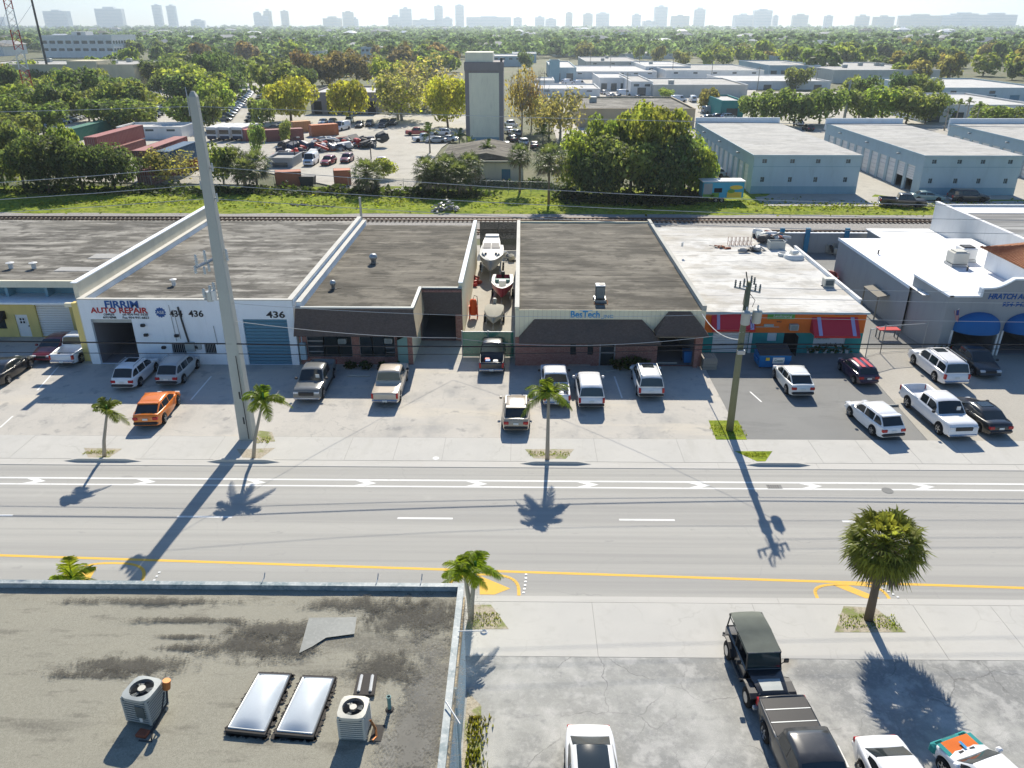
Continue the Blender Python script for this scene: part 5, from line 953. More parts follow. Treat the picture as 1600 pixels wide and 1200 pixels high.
def vehicle(kind, name, label, cat, col, at, heading, cover=False, extras=(), group=None, skip=()):
    """heading: degrees from +Y, positive to the left; at: ground point under the middle"""
    C_ = cached(kind, cover); t = thing(name, label, cat, (at[0], at[1], 0), R(90+heading), group); s = SPEC[kind]
    for k in ('body','cabin','underbody','windshield','rear_window','grille','front_bumper','rear_bumper','licence_plate','side_window','headlight','taillight','mirror'):
        if k in skip: continue
        for me in (C_[k] if isinstance(C_[k], list) else [C_[k]]): link(k, me, t).color = (*col, 1)
    for w in C_['wheel_at']:
        o = link('wheel', C_['tyre'], t, w); link('rim', C_['rim'], o)
    L, W, H = s['L'], s['W'], s['H']; hl = L/2
    for e in extras:
        if e == 'rails':
            for y in (1,-1): MB().tube([(s['rr']+.1,y*W*.36,H-.05),(s['rr']+.2,y*W*.36,H+.05),(s['rf']-.2,y*W*.36,H+.06),(s['rf']-.1,y*W*.36,H-.04)],.025,6).build('roof_rail','galv',t)
        elif e == 'bars':
            for x in (s['rr']+.5, s['rf']-.4): MB().tube([(x,-W*.37,H+.05),(x,W*.37,H+.05)],.03,6).build('roof_bar','dark_metal',t)
        elif e == 'sunroof': MB().cbox(s['rf']-1.0,-.42,H-.03,s['rf']-.25,.42,H+.008,.02).build('sunroof','glass',t)
        elif e == 'glassroof': MB().loft([[(lerp(s['rr'],s['rf'],u),y*W*.30,H-.045+.035*math.sin(u*math.pi)+(.028 if abs(y)<.6 else .0)) for y in (-1,-.5,0,.5,1)] for u in [k/8 for k in range(9)]],cap=False).build('glass_roof','glass',t,smooth=True)
        elif e == 'spoiler': MB().cbox(s['rr']-.22,-W*.36,H-.115,s['rr']+.12,W*.36,H-.035,.03).build('spoiler','car_paint',t).color = (*col,1)
        elif e == 'tonneau':
            b = s['bed']
            MB().box(b[0]+.05,-W/2+.12,b[3]+.005,b[1]-.02,W/2-.12,b[3]+.03).build('tonneau_cover','black_plastic',t)
            for f in (.33,.66): MB().box(lerp(b[0],b[1],f)-.02,-W/2+.12,b[3]+.031,lerp(b[0],b[1],f)+.02,W/2-.12,b[3]+.04).build('cover_seam','galv',t)
        elif e == 'hood_vents':
            for y in (-.35,.15): MB().box(hl-1.1,y,s['hood']+.045,hl-.75,y+.22,s['hood']+.075).build('hood_vent','trim_black',t)
        elif e == 'stripes':
            for y in (-.42,.14): MB().loft([[(lerp(s['rr']+.05,s['rf']-.05,u),y+q,H+.012-.03*abs(y+q)) for q in (0,.28)] for u in (0,.5,1)],cap=False).build('roof_stripe','red_awning',t)
        elif e == 'paper': MB().box(s['rf']+.45,.35,s['belt']+.20,s['rf']+.47,.62,s['belt']+.45).build('windscreen_paper','sign_white',t)
        elif e == 'hitch': MB().tube([(-hl-.05,0,.42),(-hl-.25,0,.42),(-hl-.25,0,.55)],.03,6).build('tow_hitch','dark_metal',t)
        elif e == 'toolbox': b = s['bed']; MB().cbox(b[1]-.6,-W/2+.2,b[2]+.1,b[1]-.15,W/2-.2,b[3]+.12,.03).build('tool_box','galv',t)
        elif e == 'load':
            b = s['bed']
            for k,(x,y,c) in enumerate(((b[0]+.5,-.3,'junk_white'),(b[0]+.9,.35,'red_paint'),(b[0]+.6,.3,'blue_bin'))): MB().cbox(x-.22,y-.2,b[2]+.01,x+.22,y+.2,b[2]+.35,.04).build('bed_load',c,t)
        elif e == 'wipers': MB().tube([(s['cowl']+.02,-.5,s['belt']+.03),(s['cowl']-.15,.1,s['belt']+.12)],.012,4).build('wiper','trim_black',t)
        elif e == 'steps':
            for y in (1,-1): MB().cbox(s['xr']+.6,y*(W/2-.02)-.08,s['clear']-.02,s['xf']-.6,y*(W/2-.02)+.08,s['clear']+.05,.02).build('side_step','trim_black',t)
    return t
def from_end(end, kind, heading, near_is_rear=True):
    """middle of a car whose near end sits at the ground point end"""
    h = R(heading); d = SPEC[kind]['L']/2; f = (-math.sin(h), math.cos(h)); s = 1 if near_is_rear else -1
    return (end[0]+f[0]*d*s, end[1]+f[1]*d*s)
WHITE, SILVER, BLACK = (.80,.81,.82), (.42,.44,.45), (.016,.017,.019)
def park(kind, name, label, cat, col, end, heading=0, rear=True, **k):
    h = heading if rear else heading + 180
    return vehicle(kind, name, label, cat, col, from_end(end, kind, heading, True), h, **k)
park('sedan','parked_car','dark red sedan nose out beside the yellow workshop','car',(.20,.015,.022),(-38.24, 56.71),0,False)
park('pickup','pickup_truck','white pickup truck tail out beside the white workshop pier','pickup truck',WHITE,(-36.15, 55.97),0,True,extras=('steps',))
park('sedan','parked_car','black car cut off by the left edge of the view','car',BLACK,(-39.53, 52.01),0,True)
park('suv','parked_suv','white estate SUV tail out under the gear emblem wall','SUV',WHITE,(-29.36, 51.68),0,True,extras=('rails','sunroof'))
park('suv','parked_suv','silver SUV parked between the white estate SUV and concrete pole','SUV',SILVER,(-26.33, 52.28),0,True,extras=('rails',))
park('crossover','parked_suv','bright orange crossover standing across the pavement edge','SUV',(.75,.20,.012),(-24.99, 45.74),4,True,extras=('spoiler',))
park('pickup','pickup_truck','dark grey pickup facing out in front of the machine shop','pickup truck',(.16,.165,.16),(-15.25, 49.72),0,False,extras=('paper','steps','hitch'))
park('pickup','pickup_truck','beige pickup with covered bed tail out at the machine shop door','pickup truck',(.56,.48,.38),(-9.58, 49.28),0,True,cover=True,extras=('hitch',))
park('pickup','pickup_truck','black pickup with open bed in front of the green screened fence','pickup truck',(.035,.03,.028),(-2.25, 54.78),0,True,extras=('load',))
park('crossover','parked_suv','gold-brown crossover with red tail lights nearest the central palm','SUV',(.42,.35,.26),(-0.30, 45.42),0,True,extras=('rails','spoiler'))
park('pickup','pickup_truck','white pickup with loaded bed behind the central palm','pickup truck',WHITE,(2.56, 49.13),1,True,extras=('load','toolbox'))
park('boxsuv','parked_suv','white boxy SUV between white pickup and the roof-railed SUV','SUV',WHITE,(4.97, 48.86),0,True)
park('boxsuv','parked_suv','white SUV with roof rails below the hipped garage canopy','SUV',(.74,.75,.74),(9.39, 50.54),0,True,extras=('rails','sunroof'))
park('crossover','parked_suv','white crossover on dark asphalt in front of the blue skip','SUV',(.76,.77,.74),(20.38, 50.99),1,True,extras=('spoiler',))
park('hatch','parked_car','dark purple hatchback with pink roof stripes half in shade','car',(.035,.02,.05),(25.99, 53.14),3,True,extras=('stripes',))
park('suv','parked_suv','white SUV angled over the pavement right of the grass square','SUV',WHITE,(24.21, 44.76),9,True,extras=('spoiler',))
park('bigsuv','parked_suv','long white SUV with sunroof next to the chain-link gate','SUV',WHITE,(32.39, 53.00),2,True,extras=('sunroof','rails'))
park('longpickup','pickup_truck','long white crew-cab pickup facing out beside the black sedan','pickup truck',WHITE,(28.67, 44.73),4,False,extras=('paper','steps'))
park('sedan','parked_car','black sedan tail out beyond the long white pickup','car',BLACK,(31.41, 45.28),4,True,extras=('sunroof',))
park('suv','parked_suv','black SUV facing out in the shade of the blue domed awnings','SUV',(.025,.03,.035),(35.79, 54.53),0,False)
# near car park
bp = (9.57, 23.09)
vehicle('pickup','pickup_truck','dark grey pickup with black folding bed cover behind the open-top off-roader','pickup truck',(.035,.036,.038),(10.35,19.6),180+4,cover=True,extras=('tonneau',))
vehicle('sedan','parked_car','white sedan with glass roof at the bottom of the view','car',WHITE,(2.6,18.75),180,extras=('glassroof',))
vehicle('sedan','parked_car','plain white sedan at the bottom right beside the multicoloured car','car',WHITE,(13.3,18.4),184)
rc = vehicle('hatch','parked_car','sporty car painted white, teal and orange at the bottom right corner','car',(.78,.79,.80),(16.55,19.05),20,extras=('hood_vents',))
m = MB()
hs = SPEC['hatch']
for a, b, c, mt in ((-.62,.62,0,'orange_wall'),(.62,.80,-.02,'teal_wall'),(-.80,-.62,-.02,'teal_wall')): MB().loft([[(x, lerp(a,b,u), .895+.045*(1-abs(x-1.1)/1.2)-.04*abs(lerp(a,b,u))+ .012) for u in (0,.33,.66,1)] for x in (.98,1.2,1.45,1.62,1.74)],cap=False).build('hood_graphic',mt,rc,smooth=True)
MB().cbox(1.7,-.84,.34,1.99,.84,.78,.08).build('painted_nose','teal_wall',rc); MB().loft([[(x,y,1.0+.0*x) for y in (-.06,.06)] for x in (1.2,1.5)],cap=False).build('hood_badge','sky_blue',rc)
# open off-roader with soft top
jp = thing('off_roader','black open-sided off-road vehicle with canvas top and exposed fenders','off-roader',(*(9.81, 24.37),0),R(-90+3.5))
def jpart(n, m, mat, par=None, sm=False, col=BLACK): o = m.build(n, mat, par or jp, smooth=sm); o.color = (*col,1); return o
jpart('tub', MB().cbox(-2.0,-.76,.50,.62,.76,1.12,.06).cbox(-1.95,-.74,1.0,-1.88,.74,1.15,.02), 'car_paint')
jpart('hood', MB().loft([[(x,w*f,z-.03*abs(f)**3) for f in (-1,-.8,0,.8,1)] for x,w,z in ((.60,.70,1.14),(1.2,.64,1.13),(1.72,.58,1.09),(1.80,.57,1.04))],cap=False).box(.62,-.62,.55,1.78,.62,1.0), 'car_paint', None, True)
jpart('hood_decal', MB().loft([[(x,w*f,z+.012-.03*abs(f)**3) for f in (-.7,0,.7)] for x,w,z in ((1.15,.64,1.134),(1.5,.60,1.112),(1.70,.58,1.092))],cap=False), 'ac_grey')
jg = jpart('grille', MB().cbox(1.80,-.62,.62,1.88,.62,1.08,.04), 'car_paint')
for k in range(7): jpart('grille_slot', MB().box(1.885,-.27+k*.08,.68,1.892,-.23+k*.08,1.0), 'galv', jg)
for y in (-.45,.45): jpart('headlight', MB().tube([(1.86,y,.86),(1.91,y,.86)],.11,14), 'lamp_clear')
for y in (-1,1):
    jpart('front_fender', MB().loft([[(x,y*.60,z),(x,y*.93,z),(x,y*.93,z-.07),(x,y*.60,z-.07)] for x,z in ((.55,.62),(.75,.80),(.95,.97),(1.2,1.02),(1.7,1.0),(1.88,.90))],closed=True), 'trim_black')
    jpart('rear_fender', MB().loft([[(x,y*.76,z),(x,y*.93,z),(x,y*.93,z-.07),(x,y*.76,z-.07)] for x,z in ((-.62,.62),(-.8,.88),(-1.1,.98),(-1.5,.95),(-1.8,.75))],closed=True), 'trim_black')
    jpart('taillight', MB().cbox(-2.03,y*.66-.08,.8,-1.98,y*.66+.08,1.0,.02), 'tail_red')
    jpart('mirror', MB().cbox(.35,y*.98-.1,1.2,.43,y*.98+.1,1.42,.03).tube([(.4,y*.78,1.15),(.4,y*.95,1.3)],.02,5), 'trim_black')
    jpart('side_bar', MB().tube([(-1.95,y*.70,1.12),(-1.85,y*.66,1.82)],.035,6).tube([(-.75,y*.72,1.12),(-.8,y*.67,1.84)],.04,6).tube([(.55,y*.70,1.14),(.36,y*.66,1.80)],.035,6), 'trim_black')
    jpart('seat', MB().cbox(-.45,y*.36-.25,.9,.05,y*.36+.25,1.1,.05).cbox(-.6,y*.36-.25,1.0,-.42,y*.36+.25,1.6,.06), 'black_plastic')
    jpart('side_step', MB().cbox(-.6,y*.82-.08,.42,.6,y*.82+.08,.5,.03), 'trim_black')
wsx = MB().extr([(.58,-.68,1.16),(.58,.68,1.16),(.38,.64,1.74),(.38,-.64,1.74)],(-.02,0,0)); jw = jpart('windshield', wsx, 'tinted')
jpart('windshield_frame', MB().tube([(.60,-.71,1.14),(.39,-.67,1.77),(.39,.67,1.77),(.60,.71,1.14),(.60,-.71,1.14)],.04,6), 'car_paint', jw)
jpart('canvas_top', MB().loft([[(x,y*w,z-.05*abs(y)**4) for y in (-1,-.9,-.4,0,.4,.9,1)] for x,w,z in ((-1.98,.66,1.62),(-1.95,.68,1.84),(-1.5,.70,1.89),(-.78,.71,1.92),(-.74,.71,1.90),(.0,.70,1.87),(.42,.69,1.81))],cap=False).loft([[(x,s_*.71,1.80),(x,s_*.69,1.66)] for s_ in (1,) for x in (-1.95,-.8,.4)],cap=False).loft([[(x,-.69,1.66),(x,-.71,1.80)] for x in (-1.95,-.8,.4)],cap=False), 'canvas_dark', None, True)
jpart('front_bumper', MB().cbox(1.93,-.85,.48,2.1,.85,.66,.04), 'galv'); jpart('rear_bumper', MB().cbox(-2.15,-.8,.45,-2.02,.8,.6,.04), 'trim_black'); jpart('underbody', MB().box(-1.9,-.5,.32,1.7,.5,.5), 'trim_black')
tm = MB().tube([(0,-.14,0),(0,-.10,0),(0,.10,0),(0,.14,0)],[.38,.42,.42,.38],20).mesh('wheel','tyre',True); rm = MB().tube([(0,-.15,0),(0,.15,0)],.22,12).mesh('rim','alloy')
for x in (1.35,-1.2):
    for y in (-.76,.76): o = link('wheel',tm,jp,(x,y,.42)); link('rim',rm,o)
o = link('spare_wheel',tm,jp,(-2.17,.1,.95),rot=(0,0,R(90))); link('rim',rm,o)

# ================================================================ boats and gear in the alley
def hull(t, L, w, h, mat, deck, cockpit=None, bow=1):
    """boat hull: bow towards -Y, keel line rising to the stem"""
    rows, rim = [], []
    for i in range(15):
        u = i/14; y = -L/2+L*u; b = w/2*min(1,(u*2.2)**.55)*(1 if u < .8 else 1-.08*(u-.8)/.2); k = .35*h*(1-min(1,u*2.5))**2; sh = h+.25*h*(1-u)**2
        rows.append([(b,y,sh),(b*.92,y,lerp(k,sh,.55)),(b*.55,y,lerp(k,sh,.15)),(0,y,k),(-b*.55,y,lerp(k,sh,.15)),(-b*.92,y,lerp(k,sh,.55)),(-b,y,sh)])
    MB().loft(rows).build('hull',mat,t,smooth=True); dk = MB()
    if cockpit is None: dk.loft([[(p[0][0]*f,p[0][1],p[0][2]+.02+.08*(1-f*f)) for f in (1,.5,0,-.5,-1)] for p in rows],cap=False)
    else:
        for a, b in zip(rows[:-1], rows[1:]):
            for s in (1,-1):
                qa, qb = a[0], b[0]; ia, ib = max(0,qa[0]-.32), max(0,qb[0]-.32)
                dk.quad((s*qa[0],qa[1],qa[2]+.01),(s*qb[0],qb[1],qb[2]+.01),(s*ib,qb[1],qb[2]+.03),(s*ia,qa[1],qa[2]+.03)); dk.quad((s*ia,qa[1],qa[2]+.03),(s*ib,qb[1],qb[2]+.03),(s*ib,qb[1],qb[2]-cockpit),(s*ia,qa[1],qa[2]-cockpit))
        dk.loft([[(max(0,p[0][0]-.32)*f,p[0][1],p[0][2]-cockpit) for f in (1,0,-1)] for p in rows],cap=False)
    dk.build('deck',deck,t,smooth=cockpit is None); return rows
def trailer(t, L, w, z):
    MB().box(-w*.42,-L*.35,z-.12,-w*.36,L*.5,z).box(w*.36,-L*.35,z-.12,w*.42,L*.5,z).box(-w*.36,-L*.1,z-.1,w*.36,-L*.02,z-.01).box(-w*.36,L*.3,z-.1,w*.36,L*.38,z-.01).build('trailer_frame','galv',t); MB().tube([(0,-L*.72,z-.1),(0,-L*.3,z-.06)],.06,6).build('drawbar','galv',t)
    for x in (-w*.5,w*.5):
        for y in (L*.1,L*.25): MB().tube([(x-.1,y,.3),(x+.1,y,.3)],.3,12).build('trailer_wheel','tyre',t)
c = thing('cabin_cruiser','grey cabin cruiser with raked dark windscreen at the back of the alley','boat',(*(-3.25, 82.59),0)); trailer(c,7.2,2.5,.75); hull(c,7.6,2.6,1.25,'boat_grey','boat_grey'); 
for o in list(c.children):
    if o.name.startswith(('hull','deck')): o.location.z = .75
MB().loft([[(x*w_,y,z) for x in (-1,-.85,0,.85,1)] for y,w_,z in ((-2.6,.35,2.1),(-1.2,.85,2.5),(.2,1.0,2.75),(1.0,.95,3.1),(2.6,.8,3.2),(3.6,.7,3.0))],cap=False).build('cabin_top','boat_grey',c,smooth=True)
for a,b in ((-.88,-.05),(.05,.88)): MB().quad((a,-.15,2.74),(b,-.15,2.74),(b*.92,.75,3.06),(a*.92,.75,3.06)).build('windscreen','navy',c)
for s in (-1,1):
    MB().quad((s*.95,.1,2.75),(s*1.0,-.9,2.55),(s*.98,-.9,2.75),(s*.9,.6,3.02)).build('side_screen','navy',c)
    for y in (-.9,-1.5): MB().box(s*.55-.12,y,2.50-.1*(y+.9)*-1,s*.55+.12,y+.25,2.56).build('hatch','navy',c)
MB().cbox(-.75,2.6,3.15,.75,3.6,3.35,.05).build('hard_top','skin_boat',c)
c = thing('open_motor_boat','white open motor boat with dark red hull on a trailer','boat',(*(-1.85, 73.62),0)); trailer(c,5.0,2.0,.7); hull(c,5.4,2.15,1.0,'boat_red','skin_boat',.55)
for o in list(c.children):
    if o.name.startswith(('hull','deck')): o.location.z = .62
MB().cbox(-.35,.0,1.15,.35,.7,1.75,.06).build('console','skin_boat',c); MB().cbox(-.3,1.0,1.1,.3,1.4,1.55,.05).build('seat','lead_green',c); MB().cbox(-.9,1.6,1.1,.9,2.1,1.4,.05).build('bench','lead_green',c); MB().cbox(-.4,-1.6,1.1,.4,-.8,1.45,.06).build('fore_seat','skin_boat',c); MB().tube([(-1.02,-.2,1.9),(-.6,-2.2,2.0),(0,-2.72,2.05),(.6,-2.2,2.0),(1.02,-.2,1.9)],.025,5).build('bow_rail','chrome',c); MB().cbox(-.2,2.7,.9,.2,3.1,1.9,.08).build('outboard_motor','black_plastic',c)
c = thing('covered_skiff','small skiff under a grey-green cover just behind the green fence','boat',(*(-2.44, 66.53),0)); trailer(c,3.6,1.7,.5); hull(c,3.8,1.75,.6,'boat_grey','boat_canvas')
for o in list(c.children):
    if o.name.startswith(('hull','deck')): o.location.z = .45
MB().loft([[(x*w_,y,z-.12*abs(x)**2) for x in (-1,-.5,0,.5,1)] for y,w_,z in ((-1.7,.15,1.25),(-1.0,.65,1.3),(0,.85,1.38),(1.0,.88,1.35),(1.8,.8,1.25))],cap=False).build('cover','boat_canvas',c,smooth=True); MB().cbox(-.18,1.85,.7,.18,2.2,1.7,.07).build('outboard_motor','ac_grey',c)
c = thing('pressure_tank','upright orange pressure tank with hose by the alley wall','tank',(*(-4.38, 67.86),0)); MB().lathe([(0,.3),(.28,.34),(.34,.5),(.34,1.6),(.25,1.8),(0,1.86)],14).build('vessel','orange',c,smooth=True); MB().box(-.4,-.3,.0,-.32,.3,1.2).box(.32,-.3,0,.4,.3,1.2).build('stand','orange',c)
for x in (-.36,.36): MB().tube([(x-.05,.25,.18),(x+.05,.25,.18)],.18,10).build('wheel','black_rubber',c)
MB().tube([(0,0,1.85),(.1,0,2.2),(.35,0,2.1),(.4,.1,1.5),(.3,.2,.8)],.035,6).build('hose','black_rubber',c)
heap('alley_gear','dark and white fishing gear against the alley end','scrap',(*(-1.44, 87.73),0),16,1.6,2.2,1.2,['junk_white','junk_dark','navy','boat_canvas'],71); heap('alley_gear','red hand tools and a jack along the alley wall','scrap',(*(-4.75, 77.96),0),8,.7,2.2,.9,['red_paint','rust','junk_dark'],72)

# ================================================================ vegetation
def leaf_at(m, c, nrm, s, q):
    u = nrm.cross(Vector((q.gauss(0,1),q.gauss(0,1),q.gauss(0,1)))).normalized()*s; v = nrm.cross(u).normalized()*s*q.uniform(.55,.9); k = nrm*s*.25
    m.add([c-u, c-v*.9+k, c+u*1.1, c+v*.9+k*q.uniform(-1,1)], [(0,1,2,3)])
def crown_mesh(name, seed, n, leaf, lobes=11, fill=.8, flat=.8, hollow=.62):
    """leaves spread through a set of overlapping lobes: light tops, gaps between lobes"""
    q = random.Random(seed); L = [(Vector((0,0,0)), .62)]
    for k in range(lobes):
        a = k*2.4 + q.uniform(-.4,.4); rr = q.uniform(.35,.68); z = q.uniform(-.32,.5)*flat; L.append((Vector((rr*math.cos(a), rr*math.sin(a), z)), q.uniform(.26,.44)))
    m = MB()
    for i in range(n):
        c, r = L[q.randrange(len(L))] if q.random() < .86 else L[0]
        d = Vector((q.gauss(0,1),q.gauss(0,1),q.gauss(.25,1))).normalized(); p = c + Vector((d.x,d.y,d.z*flat))*r*(hollow+(1.08-hollow)*q.random()**.6)
        if q.random() > fill: continue
        leaf_at(m, p, (d+Vector((q.gauss(0,.5),q.gauss(0,.5),q.gauss(.2,.5)))).normalized(), leaf*q.uniform(.6,1.3), q)
    xs = sorted(abs(v[0]) for v in m.v); kx = xs[int(len(xs)*.985)]; zs = sorted(v[2] for v in m.v); z0, z1 = zs[int(len(zs)*.01)], zs[int(len(zs)*.99)]
    m.v = [(v[0]/kx, v[1]/kx, (v[2]-z0)/(z1-z0)) for v in m.v]
    return m.mesh(name, 'leaf')
def trunk_mesh(name, seed, forks=4, sparse=False, mat='bark'):
    q = random.Random(seed); m = MB(); m.tube([(0,0,0),(.02,.01,.25),(.0,.02,.5)],[.055,.042,.036],8)
    for k in range(forks):
        a = k*6.28/forks+q.uniform(-.4,.4); e = Vector((.62*math.cos(a), .62*math.sin(a), q.uniform(.78,1.1))); b = Vector((.22*math.cos(a),.22*math.sin(a),.66)); m.tube([(0,.01,.42),b,e],[.032,.022,.008],6)
        if sparse:
            for j in range(7):
                t = q.uniform(.3,.95); s = b.lerp(e,t); f = s+Vector((q.uniform(-.3,.3),q.uniform(-.3,.3),q.uniform(.15,.45))); m.tube([s,s.lerp(f,.5)+Vector((0,0,.05)),f],[.011,.008,.003],4)
    return m.mesh(name, mat)
CROWN = {'hi': [crown_mesh('crown',s,5200,.048,16,.9) for s in (1,2)], 'mid': [crown_mesh('crown',s,1900,.075,11,.9) for s in (3,4,5,6)], 'sparse': [crown_mesh('crown',s,1500,.05,12,.75,.95,.3) for s in (7,8)], 'low': [crown_mesh('crown',s,420,.15,7,.95) for s in (9,10,11)]}
TRUNK = {'full': [trunk_mesh('trunk',s) for s in (1,2)], 'sparse': [trunk_mesh('trunk',s,6,True,'bark_pale') for s in (3,4)]}
COLS = {'D': (.105,.155,.065), 'G': (.17,.225,.08), 'L': (.225,.285,.07), 'Y': (.32,.36,.06), 'O': (.26,.245,.09), 'B': (.21,.165,.085), 'T': (.31,.28,.125)}
tq = random.Random(21)
TREES = {}
def tree(base, h, w, c, group, kind='mid', label=None, name='broadleaf_tree', low=.0):
    t = thing(name, label, 'tree', (base[0],base[1],.0), tq.uniform(0,6.28), group); tr = TRUNK['sparse' if kind=='sparse' else 'full']
    link('trunk', tq.choice(tr), t, scale=(w*.5, w*.5, h*.78)); cz = h*(.24-low); o = link('crown', tq.choice(CROWN[kind]), t, (0,0,cz), scale=(w*.52, w*.52, h-cz)); v = tq.uniform(.85,1.15)
    k = COLS[c]; o.color = (k[0]*v*tq.uniform(.9,1.1), k[1]*v, k[2]*v, 1); TREES.setdefault(group, []).append(t); return t
def fan_palm_mesh(seed, fans, seg, dead, green_only=False):
    """cabbage palm head: round ball of folded fan leaves on stalks"""
    q = random.Random(seed); m = MB(); d = MB()
    for k in range(fans):
        z = 1 - 1.78*(k+.5)/fans; a = k*2.39996; rr = math.sqrt(max(0,1-z*z)); dr = Vector((rr*math.cos(a), rr*math.sin(a), z+q.uniform(-.1,.1))).normalized(); L = q.uniform(.50,.66); tip = dr*L
        m.tube([Vector((0,0,0)), tip], .012, 3, cap=False); s = dr.cross(Vector((0,0,1)));  s = s.normalized() if s.length > .1 else Vector((1,0,0)); up = s.cross(dr).normalized()
        for j in range(seg):
            f = (j/(seg-1)-.5)*2; an = f*1.75; w = dr*math.cos(an)+s*math.sin(an); fl = q.uniform(.30,.50)*(1-.25*abs(f)); w = (w+up*.25*(1-abs(f))).normalized(); mid = tip+w*fl*.55; end = tip+w*fl+Vector((0,0,-.10-.10*q.random())); n = (dr.cross(w)).normalized() if dr.cross(w).length > .05 else s; n = up.cross(w).normalized()*.022
            m.add([tip-n*.5, tip+n*.5, mid+n, mid-n, end], [(0,1,2,3),(3,2,4)])
    for k in range(dead):
        a = k*2.39996; dr = Vector((math.cos(a),math.sin(a),-q.uniform(.45,1.2))).normalized(); tip = dr*q.uniform(.4,.62)
        for j in range(11):
            w = (dr+Vector((q.gauss(0,.25),q.gauss(0,.25),-.5))).normalized(); e = tip+w*q.uniform(.3,.5); n = Vector((-dr.y,dr.x,0))*.02; d.add([tip-n,tip+n,e+n*.3,e-n*.3],[(0,1,2,3)])
        d.tube([Vector((0,0,-.02)),tip],.012,3,cap=False)
    return m.mesh('fronds','frond'), d.mesh('dead_fronds','thatch')
FAN = [fan_palm_mesh(31,105,16,64), fan_palm_mesh(32,60,11,20)]
def fan_palm(base, h, rad, label, group, v=0, lean=(0,0), col=(.11,.15,.03), name='cabbage_palm'):
    t = thing(name, label, 'palm tree', (base[0],base[1],0), tq.uniform(0,6), group); hz = h-rad*.78; x = Vector((lean[0],lean[1],0))
    MB().tube([(0,0,0),x*.3+Vector((0,0,hz*.45)),x+Vector((0,0,hz))],[.21,.17,.16],9).build('trunk','bark',t,smooth=True)
    o = link('fronds',FAN[v][0],t,(x.x,x.y,hz),scale=(rad,rad,rad*.95)); o.color = (*col,1); link('dead_fronds',FAN[v][1],t,(x.x,x.y,hz),scale=rad)
    TREES.setdefault(group or name, []).append(t); return t
def feather_mesh(seed, n, pairs, droop):
    q = random.Random(seed); m = MB()
    for k in range(n):
        a = k*2.39996+q.uniform(-.3,.3); el = q.uniform(-.1,1.05) if k > 1 else 1.35; h = Vector((math.cos(a),math.sin(a),0)); L = q.uniform(.85,1.1); pts = []
        for i in range(pairs+1):
            t = i/pairs; pts.append(h*(L*t*math.cos(el)*(1-.12*t)+.0)+Vector((0,0,L*(t*math.sin(el)-droop*t*t*(1.1-.3*math.sin(el))))))
        m.tube(pts,[.014]*(pairs//2)+[.007]*(pairs+1-pairs//2),3,cap=False); s = Vector((-h.y,h.x,0))
        for i in range(1,pairs+1):
            t = i/pairs; p = pts[i]; tg = (pts[i]-pts[i-1]).normalized(); ll = .25*math.sin(math.pi*min(1,.18+.82*t))**.6+.04
            for sd in (1,-1):
                d = (s*sd*.85+tg*.55+Vector((0,0,-.28+q.uniform(-.15,.15)))).normalized(); w = tg*.022; e = p+d*ll+Vector((0,0,-.05*q.random())); m.add([p-w,p+w,p+d*ll*.6+w*.8,e,p+d*ll*.6-w*.8],[(0,1,2,3,4)])
    return m.mesh('fronds','frond')
FEATHER = [feather_mesh(41,11,22,.55), feather_mesh(42,12,22,.6), feather_mesh(43,10,18,.5)]
def feather_palm(base, h, rad, label, group=None, v=0, lean=(0,0), col=(.12,.17,.025), stems=((0,0),), r0=.1, rz=None):
    t = thing('feather_palm', label, 'palm tree', (base[0],base[1],0), tq.uniform(0,6) if rz is None else rz, group)
    for i,(sx,sy) in enumerate(stems):
        x = Matrix.Rotation(-t.rotation_euler.z,3,'Z') @ Vector((lean[0]+sx,lean[1]+sy,0)); hz = h-rad*.45-.3*i
        MB().tube([(0,0,0),x*.25+Vector((0,0,hz*.35)),x*.7+Vector((0,0,hz*.75)),x+Vector((0,0,hz))],[r0*1.25,r0,r0*.8,r0*.7],8).build('trunk','bark_pale',t,smooth=True)
        MB().tube([x+Vector((0,0,hz-.05)),x+Vector((0,0,hz+.25*rad))],[r0*.85,r0*.5],8).build('crownshaft','mural_green',t,smooth=True)
        o = link('fronds',FEATHER[(v+i)%3],t,(x.x,x.y,hz),rz=i*1.1,scale=(rad,rad,rad)); o.color = (*col,1)
    TREES.setdefault(group or 'single', []).append(t); return t
# street palms
feather_palm((-26.16, 42.24), 3.9, 1.5, 'young palm in the pavement bed left of the orange crossover', None, 0, (.9,0), (.14,.19,.035), rz=.3)
feather_palm((-16.71, 42.12), 4.9, 1.85, 'palm leaning right beside the tall concrete pole', None, 1, (1.15,.1), (.16,.22,.03), rz=1.1)
feather_palm((1.69, 42.26), 5.4, 1.95, 'central pavement palm in front of the white pickup', None, 1, (.0,.0), (.15,.21,.03), r0=.12, rz=2.0)
feather_palm((-2.22, 27.83), 3.35, 1.45, 'twin-stemmed palm at the corner of the foreground building', None, 0, (.05,.2), (.20,.27,.025), stems=((.2,0),(-.3,.1)), r0=.11, rz=.8)
feather_palm((-19.9,27.3), 3.25, 1.6, 'palm head rising behind the foreground parapet at the left', None, 2, (.2,.0), (.20,.26,.025), rz=2.2)
fan_palm((15.94, 27.97), 5.6, 1.95, 'big round cabbage palm in the near pavement bed', None, 0, (.15,.1), (.19,.225,.055))
